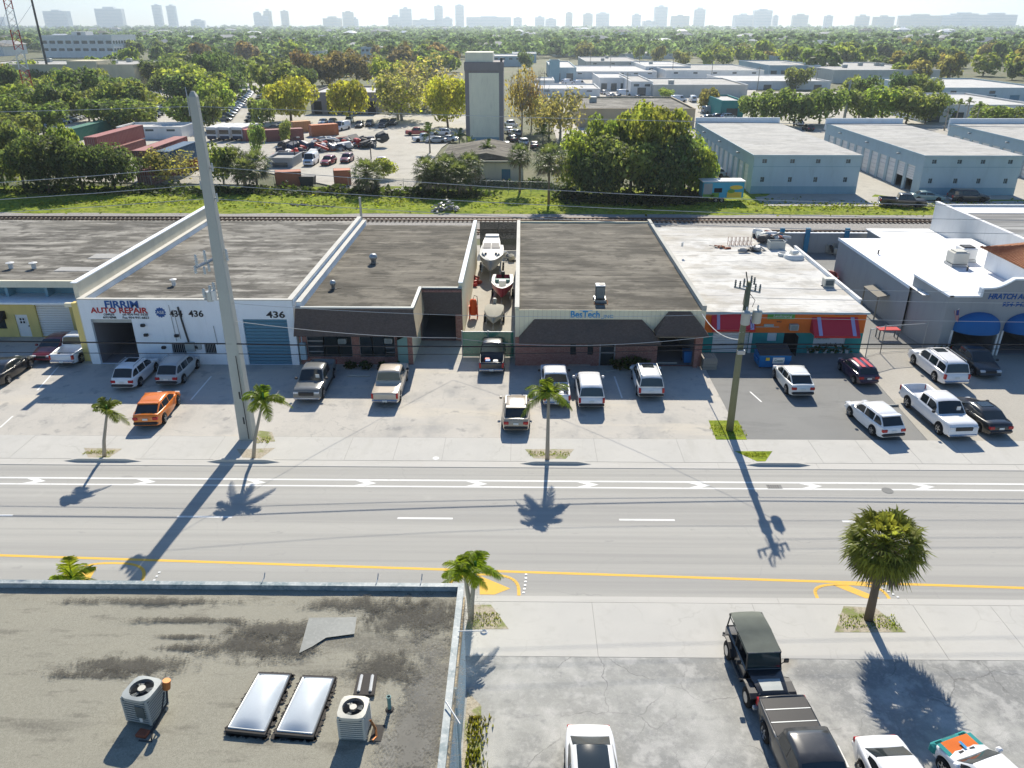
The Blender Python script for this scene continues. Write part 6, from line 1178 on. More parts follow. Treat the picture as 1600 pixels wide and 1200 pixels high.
# grass tufts in the pavement beds
for p, n, sp in (((13.86, 46.13),420,(1.15,.75)),((14.82, 42.90),200,(.7,.25)),((-26.72, 42.72),160,(.9,.25)),((1.82, 42.90),200,(1.3,.25)),((-1.51, 27.75),200,(.65,.45)),((15.90, 27.80),320,(1.3,.45)),((-16.85, 44.43),120,(.5,.4))):
    m = MB()
    for k in range(n):
        x, y = tq.uniform(-1,1)*sp[0], tq.uniform(-1,1)*sp[1]; a = tq.uniform(0,6.28); d = Vector((math.cos(a),math.sin(a),0))*.03; m.poly([Vector((x,y,0))-d,Vector((x,y,0))+d,Vector((x+tq.uniform(-.06,.06),y+tq.uniform(-.06,.06),tq.uniform(.04,.13)))])
    o = m.build('grass_tufts','leaf',None,(p[0],p[1],.006)); o.color = (.17,.21,.03,1); tag(o,'short grass blades in a pavement bed','grass',kind='stuff')
# ---- trees along the railway
RG = 'trees along the railway bank'
for b,h,w,c,k in [((-84.15, 127.38),6.65,6.05,'G','mid'),((-75.69, 125.37),8.88,9.25,'D','hi'),((-70.88, 126.47),7.78,8.28,'D','hi'),((-66.21, 127.59),7.05,7.51,'D','hi'),((-77.37, 134.79),9.13,6.58,'L','mid'),
                  ((-59.32, 133.25),5.87,8.67,'O','sparse'),((-62.35, 133.21),5.05,3.80,'D','sparse'),((-95.94, 149.60),8.31,8.46,'G','mid'),
                  ((-49.63, 131.09),6.90,5.34,'G','mid'),((7.24, 127.43),5.82,4.66,'O','sparse'),
                  ((10.50, 125.39),9.67,8.67,'L','hi'),((13.97, 127.51),11.51,7.25,'L','hi'),((19.73, 124.49),13.39,10.62,'L','hi'),((24.99, 124.55),9.51,8.09,'L','hi'),((16.83, 121.49),9.23,11.87,'G','hi'),((21.77, 121.55),9.23,10.39,'D','hi'),((11.38, 121.42),7.65,7.92,'D','hi'),((27.11, 123.57),7.38,6.03,'L','mid'),
                  ((-24.09, 138.47),3.48,4.48,'L','mid'),((115.50, 228.52),6.69,10.67,'G','mid')]:
    tree(b, h, w, c, RG, k, low=.06)
PG = 'cabbage palms along the railway bank'
for b,h,r_,v in [((-47.28, 131.12),6.59,2.88,1),((-44.08, 131.15),6.19,3.20,1),((-24.65, 125.99),5.59,3.08,1),((-15.10, 126.11),5.88,2.77,1),((-11.72, 125.12),6.52,3.06,1),((-8.22, 126.19),6.56,2.88,1),((-9.67, 122.14),5.82,2.79,1),((-13.66, 124.08),5.03,2.53,1),((-0.31, 126.29),7.91,2.46,1),((4.02, 116.68),9.20,3.06,1),((-44.50, 126.80),5.62,2.69,1),((-80.19, 126.36),7.49,2.07,1)]:
    fan_palm(b, h, r_*1.05, None, PG, v, col=(.12,.155,.065))
FG = 'small palms in the yards beyond the railway'
for b,h,r_ in [((-19.22, 168.12),5.76,2.68),((-6.08, 141.84),6.06,2.06),((-13.38, 172.73),4.21,2.47),((4.72, 182.76),3.74,3.19),((-10.26, 159.79),4.30,2.04),((-166.67, 340.86),10.51,3.43),((-170.64, 340.82),9.79,3.17),((106.82, 207.11),7.63,1.62),((109.25, 207.14),7.48,1.62),((111.68, 207.17),7.78,1.62),((114.44, 207.21),6.88,1.62),((-12.73, 150.62),3.51,1.69)]:
    feather_palm(b, h, r_*1.15, None, FG, 2, col=(.10,.15,.04), r0=.16)
# ---- flowering and bare trees round the depot
DG = 'yellow and bare trees round the scrap yard'
for b,h,w,c,k in [((-64.14, 226.32),11.28,14.23,'Y','hi'),((-47.60, 226.53),10.63,11.39,'Y','mid'),((-33.37, 226.70),12.90,16.36,'T','sparse'),((-34.89, 229.84),11.75,15.14,'Y','sparse'),((-30.83, 262.60),15.48,22.91,'T','sparse'),((-35.23, 273.27),14.33,17.01,'Y','sparse'),((-19.29, 212.24),12.14,11.68,'Y','hi'),((-50.04, 310.93),12.90,12.04,'L','mid'),
                  ((-71.61, 360.10),14.05,17.22,'B','mid'),((-79.49, 341.93),14.11,14.53,'B','mid'),((-93.27, 359.84),14.05,13.88,'B','mid'),((-81.90, 371.74),14.22,14.33,'D','mid'),((8.76, 185.95),11.31,12.50,'T','sparse'),((6.50, 193.68),9.63,9.17,'O','sparse'),((-0.08, 202.00),14.77,9.23,'O','sparse'),((2.35, 205.84),14.00,8.09,'B','sparse'),
                  ((-85.35, 284.24),12.69,14.61,'G','mid'),((-82.07, 310.54),10.27,10.84,'D','mid'),((-67.71, 211.65),7.08,6.68,'G','mid'),((-52.90, 181.03),5.21,3.17,'G','mid'),((-53.68, 163.38),6.62,3.14,'G','mid')]:
    tree(b, h, w, c, DG, k, low=.04)
LG = 'trees in the car park beyond the containers'
for b,h,w,c in [((-105.28, 167.07),7.89,10.06,'G'),((-113.97, 192.21),7.94,10.70,'G'),((-122.38, 192.11),8.65,9.17,'G'),((-137.06, 225.43),8.34,12.45,'G'),((-127.28, 225.55),9.65,9.78,'D'),((-135.61, 251.38),12.27,13.01,'D'),((-120.16, 225.64),8.34,10.67,'G'),((-102.94, 204.55),7.64,12.15,'G'),((-97.27, 204.62),6.88,10.05,'G'),((-139.41, 271.99),8.92,10.63,'D'),((-112.40, 242.41),6.26,12.37,'L'),((-131.97, 272.08),8.53,10.63,'D'),
                ((-83.51, 204.79),8.08,11.33,'G'),((-77.84, 204.86),8.38,6.48,'G'),((-112.83, 272.32),9.31,13.18,'D'),((-127.71, 296.30),8.37,11.53,'D'),((-109.68, 283.95),9.26,15.93,'G'),((-102.60, 284.03),9.87,13.28,'D'),((-106.16, 310.25),11.15,10.83,'D'),((-125.92, 334.61),13.61,10.37,'D'),((-138.93, 341.20),11.71,12.68,'G'),((-150.03, 341.07),10.99,10.56,'D'),((-118.26, 359.53),11.53,10.00,'G'),((-176.06, 283.14),12.29,11.07,'D'),((-140.82, 387.90),13.75,14.95,'D'),((-160.67, 271.73),7.94,9.78,'G'),((-194.54, 309.17),11.59,10.11,'O')]:
    tree(b, h, w, c, LG, 'mid', low=.04)
for i in range(26):
    d = tq.uniform(205,400); bx = tq.uniform(-.66,-.36)
    if -.37 < bx < -.335: continue
    h = tq.uniform(7,11); tree((bx*d,d), h, h*tq.uniform(1.0,1.5), tq.choice('GGLDL'), LG, 'mid', low=.06)
WG = 'trees behind the blue-grey warehouses'
for b,h,w,c in [((63.10, 224.80),7.26,9.13,'G'),((67.07, 220.38),8.41,9.47,'G'),((71.74, 216.13),9.19,10.48,'G'),((79.99, 220.54),9.20,11.36,'G'),((92.07, 225.15),8.56,10.18,'G'),((97.59, 223.71),9.31,12.21,'L'),((103.90, 222.30),9.10,11.44,'G'),((109.10, 222.36),7.82,8.66,'G'),((109.32, 264.31),9.53,8.18,'D'),((124.64, 275.22),10.08,7.23,'D'),((132.72, 275.32),9.30,10.20,'G'),((109.34, 275.03),8.91,8.51,'G'),((113.38, 344.29),8.33,10.57,'G'),((120.95, 213.95),5.52,10.02,'G'),((126.79, 214.02),5.06,8.34,'G'),((57.05, 253.73),6.84,7.49,'O'),((51.71, 298.49),3.67,6.00,'L'),((1.49, 488.53),10.29,8.95,'D')]:
    tree(b, h, w, c, WG, 'mid', low=.06)
fq = random.Random(77)
def scatter(x0, x1, d0, d1, n, group, cols, hmin, hmax, kind='low'):
    """x0, x1: bearings as X/Y; d0, d1: distances in metres"""
    for i in range(n):
        d = 1/(1/d0+(1/d1-1/d0)*fq.random()); bx = fq.uniform(x0,x1); h = fq.uniform(hmin,hmax); tree((bx*d,d), h, h*fq.uniform(.85,1.4), fq.choice(cols), group, kind, low=.12)
SC = [(-.48,-.08,470,760,42,'DDGGBL',9,14,'beyond the cream building'),(.27,.75,430,720,52,'DDGGLLO',9,15,'beyond the white industrial roofs at the right'),(-.06,.26,640,850,26,'DGGO',8,13,'above the stucco tower and industrial roofs'),(-.76,-.5,740,900,18,'DGG',9,13,'round the white office block at far left'),(.12,.30,520,640,10,'GLO',8,12,'between the white industrial roofs'),(.42,.80,360,470,26,'GGLDO',8,13,'along the right edge beyond the cluttered grey roof'),(-.52,-.2,400,480,20,'GGDL',8,12,'between the cream hall and the brown trees')]
for x0,x1,d0,d1,n,cs,a,b,tx in SC:
    g = 'distant trees ' + tx; scatter(x0,x1,d0,d1,n,g,cs,a,b); number_row(TREES[g],'small distant tree '+tx+', %s from the left')
number_row(TREES[RG],'tree on the railway bank, %s from the left along the bank'); number_row(TREES[PG],'shaggy cabbage palm on the railway bank, %s from the left'); number_row(TREES[FG],'small feathery palm beyond the railway, %s from the left'); number_row(TREES[DG],'yellowish or bare tree round the scrap yard, %s from the left'); number_row(TREES[LG],'green car park tree beyond the containers, %s from the left'); number_row(TREES[WG],'green tree behind the blue-grey warehouses, %s from the left')
# ---- undergrowth and hedges on the bank
def brush(name, label, pts, n, hmax, leaf, col, spread=1.2, cat='undergrowth'):
    m = MB(); q = random.Random(len(pts)*n)
    for i in range(n):
        k = q.randrange(len(pts)-1); t = q.random(); x = lerp(pts[k][0],pts[k+1][0],t)+q.gauss(0,spread); y = lerp(pts[k][1],pts[k+1][1],t)+q.gauss(0,spread); z = hmax*q.random()*(.45+.55*math.sin(x*.7)*math.cos(x*.31+y)); leaf_at(m, Vector((x,y,abs(z)+.1)), Vector((q.gauss(0,.6),q.gauss(-.3,.6),1)).normalized(), leaf*q.uniform(.6,1.4), q)
    o = m.build(name,'leaf'); o.color = (*col,1); return tag(o,label,cat,kind='stuff')
brush('undergrowth','tangled undergrowth at the foot of the railway bank trees',[(-84.33, 126.31),(-58.02, 125.58),(-40.41, 125.28),(-26.09, 125.46),(-15.68, 124.05),(-5.52, 123.18)],5200,1.6,.34,(.065,.10,.022),1.3)
brush('undergrowth','dark undergrowth under the big green trees',[(6.43, 121.36),(14.05, 118.62),(21.80, 118.72),(27.71, 121.62)],2600,2.2,.36,(.04,.065,.02),1.3)
brush('bank_weeds','low weeds on the sunny grass bank',[(-75,117),(-30,118),(20,117),(60,116),(110,116)],6000,.35,.22,(.20,.25,.03),2.2,'weeds')
brush('hedge','clipped hedge in front of the low cream building',[(-7.48, 131.60),(8.93, 129.59)],2400,1.6,.28,(.055,.09,.02),.7,'hedge')
dp = thing('debris_heap','stack of grey concrete blocks at the edge of the grass bank','rubble',(*(-11.04, 113.00),0))
for k in range(70):
    x = tq.uniform(-1.9,1.9); z = tq.random()**1.3*1.7*(1-abs(x)/2.6); MB().cbox(-.22,-.15,0,.22,.15,.16,.02).build('block','junk_grey',dp,(x,tq.gauss(0,.5),z)).rotation_euler = (tq.uniform(-.4,.4),tq.uniform(-.4,.4),tq.uniform(0,3))
for i,(p,n,l) in enumerate([((-32.93, 116.23),12,'dark low heap of brush cuttings on the grass bank'),((-29.39, 115.38),8,'small dark brush heap right of the longer one')]): heap('brush_heap',l,'brush heap',(*p,.08),n,2.4,1.0,.4,['junk_dark','bark'],50+i)
# ---- the far wood
def far_wood():
    """tree cover out to the coast: thousands of small crowns, nobody could count them"""
    q = random.Random(99); m = MB(); vs, fs = m.v, m.f
    ico = []
    for k in range(26):
        z = 1-1.5*(k+.5)/26; a = k*2.39996; r = math.sqrt(1-z*z); ico.append(Vector((r*math.cos(a),r*math.sin(a),z)))
    for i in range(9000):
        d = 1/(1/640+(1/5200-1/640)*q.random()**.85); bx = q.uniform(-.86,.86)
        if d < 790 and -.72 < bx < -.42: continue
        c = Vector((bx*d, d, 0)); g = 1+max(0,(d-1300)/1900); h = q.uniform(6,12)*(1+.12*g); w = q.uniform(3.2,6.5)*g; n = 26 if d < 1100 else (15 if d < 2200 else 9)
        palm = q.random() < .22 and d < 1600
        for j in range(n):
            t = ico[int(j*26/n)]
            if palm: p = c+Vector((t.x*2.4,t.y*2.4,h*1.15+t.z*1.3-.6)); s = 1.5
            else: p = c+Vector((t.x*w,t.y*w*.9,h*.55+t.z*h*.45)) * 1.0; s = w*(.42 if n>20 else .55 if n > 10 else .7)
            u = Vector((-t.y+q.uniform(-.3,.3),t.x+q.uniform(-.3,.3),q.uniform(-.4,.4))).normalized()*s; v = t.cross(u).normalized()*s*q.uniform(.5,.8)
            b = len(vs); vs += [tuple(p-u),tuple(p-v),tuple(p+u),tuple(p+v)]; fs.append((b,b+1,b+2,b+3)); m.m.append(0)
    o = m.build('far_wood','far_leaf'); o.color = (.125,.19,.105,1); return tag(o,'dense far-off tree cover stretching to the horizon','wood',kind='stuff')
far_wood()

# ================================================================ beyond the railway: warehouses, yards, office, depot
def warehouse(name, label, x0, x1, y0, y1, h, doors=True, par=1.0):
    t = thing(name, label, 'warehouse'); zw = [(.16,.30),(.40,.52),(.64,.74),(.9,.97)]; 
    fx = [x0+(x1-x0)*f for f in (.10,.36,.60,.88)]; ho = [(x-.35,x+.35,z-.3,z+.3) for x in fx for z in (h-.9,)] + [(x-.3,x+.3,2.0,2.75) for x in fx]
    m = facade(MB(), x0, x1, .17, h, y0, ho, .15); dh = [(y0+2.6+k*3.55, y0+2.6+k*3.55+2.75) for k in range(11)] if doors else []
    # side wall facing the street's left, with roller door openings
    ys = sorted({y0, y1, *[v for d in dh for v in d]})
    for a, b in zip(ys[:-1], ys[1:]):
        op = any(d[0] < (a+b)/2 < d[1] for d in dh); m.quad((x0,a,4.2 if op else .17),(x0,a,h),(x0,b,h),(x0,b,4.2 if op else .17))
        if op: m.quad((x0,a,.17),(x0+.3,a,.17),(x0+.3,a,4.2),(x0,a,4.2)); m.quad((x0,b,.17),(x0,b,4.2),(x0+.3,b,4.2),(x0+.3,b,.17)); m.quad((x0,a,4.2),(x0,b,4.2),(x0+.3,b,4.2),(x0+.3,a,4.2))
    m.quad((x1,y0,.17),(x1,y1,.17),(x1,y1,h),(x1,y0,h)); m.quad((x0,y1,.17),(x0,y1,h),(x1,y1,h),(x1,y1,.17)); m.build('wall','blue_wall',t)
    flat_roof(t, x0-.1, x1+.1, y0-.15, y1, h+.03, 'roof_far'); MB().box(x0-.15,y0-.22,h-.2,x1+.15,y0-.155,h+.08).box(x0-.22,y0-.15,h-.25,x0-.105,y1,h+.06).build('roof_edge','blue_wall',t)
    MB().box(x0-.3,y1-.4,h-1.2,x1+.3,y1,h+1.0).build('back_parapet','white_wall',t); MB().box(x0-.001,y0-.02,.17,x1+.001,y0-.003,1.35).build('painted_base','blue_dark',t)
    MB().box(x0-.01,y0-.025,h-1.75,x1+.01,y0-.004,h-1.68).build('wall_seam','blue_dark',t)
    for i,(a,b,c,d) in enumerate(ho):
        g = MB().quad((a,y0+.12,c),(b,y0+.12,c),(b,y0+.12,d),(a,y0+.12,d)).build('window','window_far',t); MB().box((a+b)/2-.02,y0+.08,c,(a+b)/2+.02,y0+.118,d).box(a,y0+.08,(c+d)/2-.02,(a+b)/2-.021,y0+.117,(c+d)/2+.02).build('mullion','blue_dark',g)
    for k,(a,b) in enumerate(dh):
        z0 = .18 if not (label.startswith('middle') and k < 2) else 2.0; dm = MB(); n = 6
        for j in range(n):
            za, zb = z0+(4.2-z0)*j/n, z0+(4.2-z0)*(j+1)/n; dm.box(x0+.2,a,za+.02,x0+.26,b,zb-.02)
        dm.build('roller_door','white_paint',t)
        if z0 > 1: MB().box(x0+2.5,a,.17,x0+2.6,b,4.2).build('interior','dark_room',t)
    for f in (.2,.5,.8): MB().cbox(x0-.6,lerp(y0,y1,f)-.15,h-1.0,x0-.005,lerp(y0,y1,f)+.15,h-.75,.04).build('flood_light','galv',t)
    return t
warehouse('roller_door_warehouse','left of the blue-grey roller-door warehouses beyond the railway',36.3,53.0,125.6,170,6.1)
warehouse('roller_door_warehouse','middle blue-grey roller-door warehouse with two doors half open',62.4,77.4,124.7,168,6.2)
warehouse('roller_door_warehouse','rightmost blue-grey warehouse cut by the view edge',87.5,104,124.7,168,6.2)
# stucco tower
tw = thing('stucco_tower','tall windowless stucco tower with grey framing rising above the trees','tower'); Y = 181.6
MB().box(-12.5,Y,0,-4.15,Y+9,17.1).build('shaft','grey_trim',tw); MB().box(-11.6,Y-.12,.0,-5.05,Y-.01,15.0).build('stucco_panel','stucco',tw); MB().box(-12.6,Y-.25,15.4,-4.05,Y-.005,17.1).build('cornice','grey_trim',tw); MB().box(-12.35,Y+.3,17.11,-6.35,Y+8,19.1).build('penthouse','stucco',tw); MB().box(-12.6,Y-.2,17.101,-4.05,Y+9.1,17.2).build('roof_rim','grey_trim',tw); MB().box(-11.5,Y-.2,.1,-5.1,Y-.13,1.6).build('painted_base','blue_dark',tw)
MB().box(-4.8,Y+1,17.2,-4.3,Y+1.5,18.0).build('roof_light','dark_metal',tw)
lb = thing('low_cream_building','low cream building with grey pitched roof below the stucco tower','building'); m = facade(MB(), -13.6, .2, 0, 3.6, 134.0, [(-3.4,-1.9,0,2.5)], .2, 0); shell(m,-13.6,.2,134,154,3.6).build('wall','cream_wall',lb); MB().box(-14,133.5,3.61,.6,154.4,3.75).build('roof','roof_grey',lb); MB().box(-3.4,134.15,0,-1.9,134.2,2.5).build('door','blue_door',lb); MB().box(-14.02,133.4,3.76,.62,133.6,3.95).build('roof_rim','cream_wall',lb)
MB().extr([(-13.8,135,3.76),(-6,135,5.0),(.4,135,3.76)],(0,18,0)).build('pitched_roof','roof_brown',lb)
# plain industrial blocks further out: walls, flat roof with rim, doors and windows that can be told apart
def block(name, label, a, b, h, depth, wall, roofm, doors=0, wins=0, door_mat='white_paint', side=True, units=0, rim=.5, cat='building', skew=0.0):
    t = thing(name, label, cat, (a[0], a[1], 0), skew); w = b[0]-a[0]; q = random.Random(int(a[0]*17+h*31))
    ho = []
    if doors: ho += [(w*(k+.5)/doors-min(1.6,w/doors*.3), w*(k+.5)/doors+min(1.6,w/doors*.3), 0, min(3.6,h*.6)) for k in range(doors)]
    if wins: ho += [(w*(k+.5)/wins-min(1.0,w/wins*.3), w*(k+.5)/wins+min(1.0,w/wins*.3), h*.68, h*.85) for k in range(wins)]
    m = facade(MB(), 0, w, 0, h, 0, ho, .25); shell(m, 0, w, 0, depth, h).build('wall', wall, t)
    nx = 6; MB().loft([[(w*i/nx, depth*j/6, h-rim*.6) for i in range(nx+1)] for j in range(7)],cap=False).build('roof', roofm, t)
    MB().box(-.1,-.12,h+.01,w+.1,.25,h+.18).box(-.1,.251,h+.01,.25,depth,h+.18).box(w-.25,.251,h+.01,w+.1,depth,h+.18).box(-.1,depth+.001,h+.01,w+.1,depth+.3,h+.18).build('roof_rim', wall if wall != 'tilt_wall' else 'white_far', t)
    for i, hh in enumerate(ho): MB().quad((hh[0],.2,hh[2]),(hh[1],.2,hh[2]),(hh[1],.2,hh[3]),(hh[0],.2,hh[3])).build('door' if i < doors else 'window', door_mat if i < doors else 'window_far', t)
    for k in range(units): x, y = q.uniform(.15,.85)*w, q.uniform(.2,.8)*depth; MB().cbox(x-1,y-1,h-rim*.6,x+1,y+1,h-rim*.6+1.5,.1).build('roof_unit','ac_grey',t)
    return t
block('industrial_unit','long tan-fronted industrial unit with pale roof and blank front',(48.32, 306.52),(82.89, 312.56),4.24,40,'tilt_wall','roof_far',0,0,units=1)
block('industrial_unit','pink-tinged industrial unit left of the blank tan front',(40.75, 312.04),(48.93, 312.14),4.95,40,'white_far','roof_far',1,2,'window_far')
block('industrial_unit','white industrial unit with dark openings facing the parked vans',(31.14, 336.53),(42.91, 333.40),4.83,34,'white_far','roof_farw',3,0,'window_far')
block('industrial_unit','blue-trimmed white unit with square stair block',(13.33, 394.24),(25.42, 394.39),5.89,70,'blue_wall','roof_farw',2,0,'window_far',units=0)
block('stair_block','square blue-grey stair block on the white unit',(12.88, 389.78),(17.37, 389.84),9.12,12,'blue_dark','roof_far')
block('industrial_unit','low bright white unit at the end of the parked cars',(5.25, 305.99),(28.68, 306.28),2.88,26,'white_far','roof_farw',0,3,units=0)
block('industrial_unit','small bright white unit left of the parked vans',(4.71, 357.27),(13.78, 357.39),2.57,22,'white_far','roof_farw',1,0)
block('industrial_unit','wide pale unit behind the white units in the middle distance',(24.73, 408.37),(65.58, 404.10),3.49,60,'white_far','roof_farw',0,6)
block('industrial_unit','beige unit with two roof boxes in the middle distance',(36.90, 488.97),(68.58, 476.02),4.76,70,'tilt_wall','roof_far',0,3,units=2)
block('industrial_unit','white unit with blue fascia right of the beige roof boxes',(62.96, 429.05),(85.92, 429.33),4.86,60,'white_far','roof_farw',0,4,units=1)
block('industrial_unit','broad white unit with windows along its front and sandy roof',(68.51, 399.47),(114.86, 391.03),4.49,60,'white_far','roof_far',3,5,units=1)
block('industrial_unit','white unit beyond the tan front at right',(85.64, 343.95),(126.86, 334.42),3.18,45,'white_far','roof_farw',4,0,'window_far')
block('industrial_unit','pale blue unit with dark bays along the right road',(122.96, 419.44),(148.35, 391.44),5.80,60,'blue_wall','roof_far',5,0,'window_far')
block('industrial_unit','long low grey unit with cluttered roof at right',(141.65, 382.73),(189.72, 352.23),5.53,80,'tilt_wall','roof_far',0,0,units=5)
block('industrial_unit','blue-doored white unit at the right edge',(135.91, 275.36),(174.23, 261.04),5.45,50,'blue_wall','roof_farw',5,3,'blue_door',units=1)
block('industrial_unit','low white unit behind the row of slim palms',(109.63, 225.37),(141.10, 219.83),4.59,40,'white_far','roof_farw',5,0,'window_far')
block('industrial_unit','small blue unit above the cluttered grey roof',(161.61, 543.51),(175.22, 543.68),5.70,30,'blue_wall','roof_far',0,2)
block('industrial_unit','small tan unit with pale roof beside the small blue unit',(172.87, 527.39),(191.66, 519.84),4.80,35,'tilt_wall','roof_farw',0,0)
block('industrial_unit','white unit with arched roof left of the blue-trimmed unit',(-7.17, 586.78),(9.78, 586.98),5.75,40,'blue_wall','roof_farw',0,2)
block('industrial_unit','pale unit far behind the stair block',(14.37, 733.56),(79.44, 705.15),5.00,60,'blue_wall','roof_farw',0,8)
block('industrial_unit','bright white roofed unit far right of centre',(73.67, 653.03),(118.52, 641.73),3.65,60,'white_far','roof_farw',0,5)
block('depot_shelter','dark open shelter with pale roof behind the yellow trees',(-63.43, 246.63),(-43.17, 246.88),5.98,26,'grey_trim','roof_farw',5,0,'dark_room')  # open bays: near-black door panels stand in for the interior's shade
block('grey_roof_building','tan building with wide grey shingle roof behind the big green trees',(14.93, 212.66),(44.78, 206.36),4.69,36,'tan_wall','roof_grey',0,0,units=1)
block('long_white_building','long white building behind the brown trees',(-193.51, 649.77),(-153.93, 650.25),5.46,50,'white_far','roof_far',0,5); block('long_white_building','white building with large windows behind the brown trees',(-119.88, 627.38),(-91.23, 627.73),8.77,60,'blue_wall','roof_farw',0,9); block('long_white_building','low pale building right of the stucco tower top',(-18.70, 533.06),(-0.42, 533.28),5.99,40,'blue_wall','roof_farw',0,4)
block('low_trailer_building','long white flat building behind the red containers',(-94.64, 189.05),(-79.60, 189.23),2.73,9,'white_far','roof_farw',0,3,units=0)
block('small_shed','grey roofed shed in the scrap yard',(-47.83, 149.47),(-43.01, 149.53),1.76,7,'grey_wall','roof_far',1,0,'window_far',cat='shed')
block('green_unit','small green fronted unit beside the parked vans at right',(56.50, 234.20),(62.90, 234.28),4.82,20,'teal_wall','roof_farw',1,0,'window_far')
# cream civic building and white office block at the left
cb = block('cream_hall','long cream hall with stepped roofline behind the car park trees',(-226.99, 333.38),(-155.20, 334.26),9.84,40,'beige_far','roof_far',0,0,units=3); a_, b_ = (-180.86, 333.94), (-169.20, 334.08); MB().box(a_[0]-cb.location.x,-1.5,0,b_[0]-cb.location.x,12,11.26).build('raised_bay','beige_far',cb)
ob = thing('white_office_block','white three-storey office block with dark window bands at far left','building',(*(-384.12, 672.48),0)); a, b = (-384.12, 672.48), (-326.10, 673.19); w = b[0]-a[0]; h = 16.40; dpt = 42.0
hs_ = [(.30,.42),(.62,.76)]; ho = [(w*(k+.14)/9, w*(k+.86)/9, h*z0, h*z1) for k in range(9) for z0, z1 in hs_]
m = facade(MB(), 0, w, 0, h, 0, ho, .8); shell(m, 0, w, 0, dpt, h).build('wall','white_far',ob); MB().quad((0,0,h-.6),(w,0,h-.6),(w,dpt,h-.6),(0,dpt,h-.6)).build('roof','roof_far',ob)
for x0_,x1_,z0,z1 in ho: MB().quad((x0_,.7,z0),(x1_,.7,z0),(x1_,.7,z1),(x0_,.7,z1)).build('window','window_far',ob)
for k in range(9):
    for z0,z1 in hs_: MB().box(w+.02,dpt*(k+.2)/9,h*z0,w+.2,dpt*(k+.75)/9,h*z1).build('window','window_far',ob)
MB().box(w*.42,4,h-.55,w*.62,16,h+2.6).build('roof_plant','white_far',ob); MB().box(w*.5,3.8,h-.2,w*.55,3.99,h+2.0).build('plant_door','window_far',ob)
# ---- shipping containers, trailers and box trucks
def container(a, b, z, col, label, w=2.44, h=2.6, group='shipping containers in the yard beyond the railway'):
    """long axis from ground point a to b"""
    a, b = Vector(a), Vector(b); d = b-a; L = d.length; t = thing('shipping_container', label, 'container', (a.x,a.y,z), math.atan2(d.y,d.x), group); m = MB(); n = int(L/.6)
    for k in range(n): x0 = L*k/n; m.box(x0+.04,-w/2+.03,.12,x0+L/n*.55,w/2-.03,h-.1); m.box(x0+L/n*.55,-w/2+.09,.12,x0+L/n+.04,w/2-.09,h-.1)
    o = m.build('corrugated_side','box_paint',t); o.color = (*col,1)
    f = MB()
    for x in (0,L-.14):
        for y in (-w/2,w/2-.14): f.box(x,y,0,x+.14,y+.14,h)
    for z_ in (0,h-.12):
        for y in (-w/2,w/2-.14): f.box(.141,y,z_,L-.141,y+.14,z_+.12)
    o = f.build('frame','box_paint',t); o.color = tuple(c*.8 for c in col)+(1,); o = MB().box(.05,-w/2+.15,h-.09,L-.05,w/2-.15,h-.01).build('roof_panel','box_paint',t); o.color = tuple(min(1,c*1.15) for c in col)+(1,)
    for y in (-.6,-.2,.2,.6): MB().cyl(-.03,y,.15,h-.15,.025,6).build('lock_rod','galv',t)
    return t
CG, CR, CB, CO, CW = (.03,.16,.11), (.24,.085,.075), (.03,.09,.17), (.48,.15,.05), (.62,.63,.63)
container((-103.01, 180.41), (-103.65, 201.99), .15, CG, 'dark green container raised behind the dark round trees', 2.6, 2.9)
container((-80.46, 149.79), (-80.33, 169.16), .15, CR, 'maroon container at the bottom of the tall left stack'); container((-81.18, 151.24), (-81.14, 170.98), 2.76, (.30,.10,.09), 'maroon container with dark slit on top of the tall left stack')
container((-62.65, 130.93), (-62.32, 150.01), .15, CR, 'faded red container at the bottom right of the left yard'); container((-64.38, 134.36), (-64.68, 152.92), 2.76, (.30,.11,.10), 'red container with pale top, upper of the right-hand stack')
container((-59.97, 133.24), (-60.10, 145.83), 2.77, CB, 'short blue container beside the red stack'); container((-60.69, 145.82), (-62.94, 157.55), .15, CO, 'orange container end showing between the stacks')
container((-40.88, 131.19), (-36.90, 132.37), .15, (.36,.12,.06), 'rusty orange container at the yard edge left of the black skip', 2.4, 2.4); container((-31.42, 132.44), (-28.73, 133.05), .15, (.42,.14,.07), 'rusty open box near the leaning cabbage palm', 2.4, 2.5)
container((-50.66, 194.14), (-45.12, 197.77), .15, CO, 'orange container at the back of the scrap heap'); container((-57.05, 201.30), (-53.38, 203.87), .15, (.45,.24,.10), 'tan container left of the orange one'); container((-58.76, 185.13), (-51.05, 188.48), .15, CR, 'long dull red container behind the scrap heap'); container((-63.76, 185.07), (-60.66, 189.47), .15, (.40,.10,.08), 'bright red container with pale number panel beside the parked buses')
sk = thing('black_skip','black open skip beside the rusty orange container','skip',(*(-35.69, 131.82),.15)); MB().extr([(-1.0,-.9,0),(1.0,-.9,0),(1.2,-1,1.5),(-1.2,-1,1.5)],(0,2,0)).build('body','junk_dark',sk); MB().box(-1.25,-1.05,1.5,1.25,-.95,1.6).build('rim','dark_metal',sk)
def bus(p, rz, col, label, L=9.0, h=3.1, w=2.5, grp='buses and trailers parked in the yard'):
    t = thing('box_trailer', label, 'trailer', (p[0],p[1],.15), rz, grp); o = MB().cbox(-w/2,0,.7,w/2,L,h,.1).build('box','box_paint',t); o.color = (*col,1); MB().box(-w/2+.1,-.03,1.6,w/2-.1,.02,2.5).build('windscreen','glass',t); MB().box(-w/2+.15,-.05,.5,w/2-.15,.0,1.2).build('front_panel','navy',t)
    for y in (1.4, L-1.8):
        for x in (-w/2+.15,w/2-.15): MB().tube([(x-.14,y,.48),(x+.14,y,.48)],.48,12).build('wheel','tyre',t)
    return t
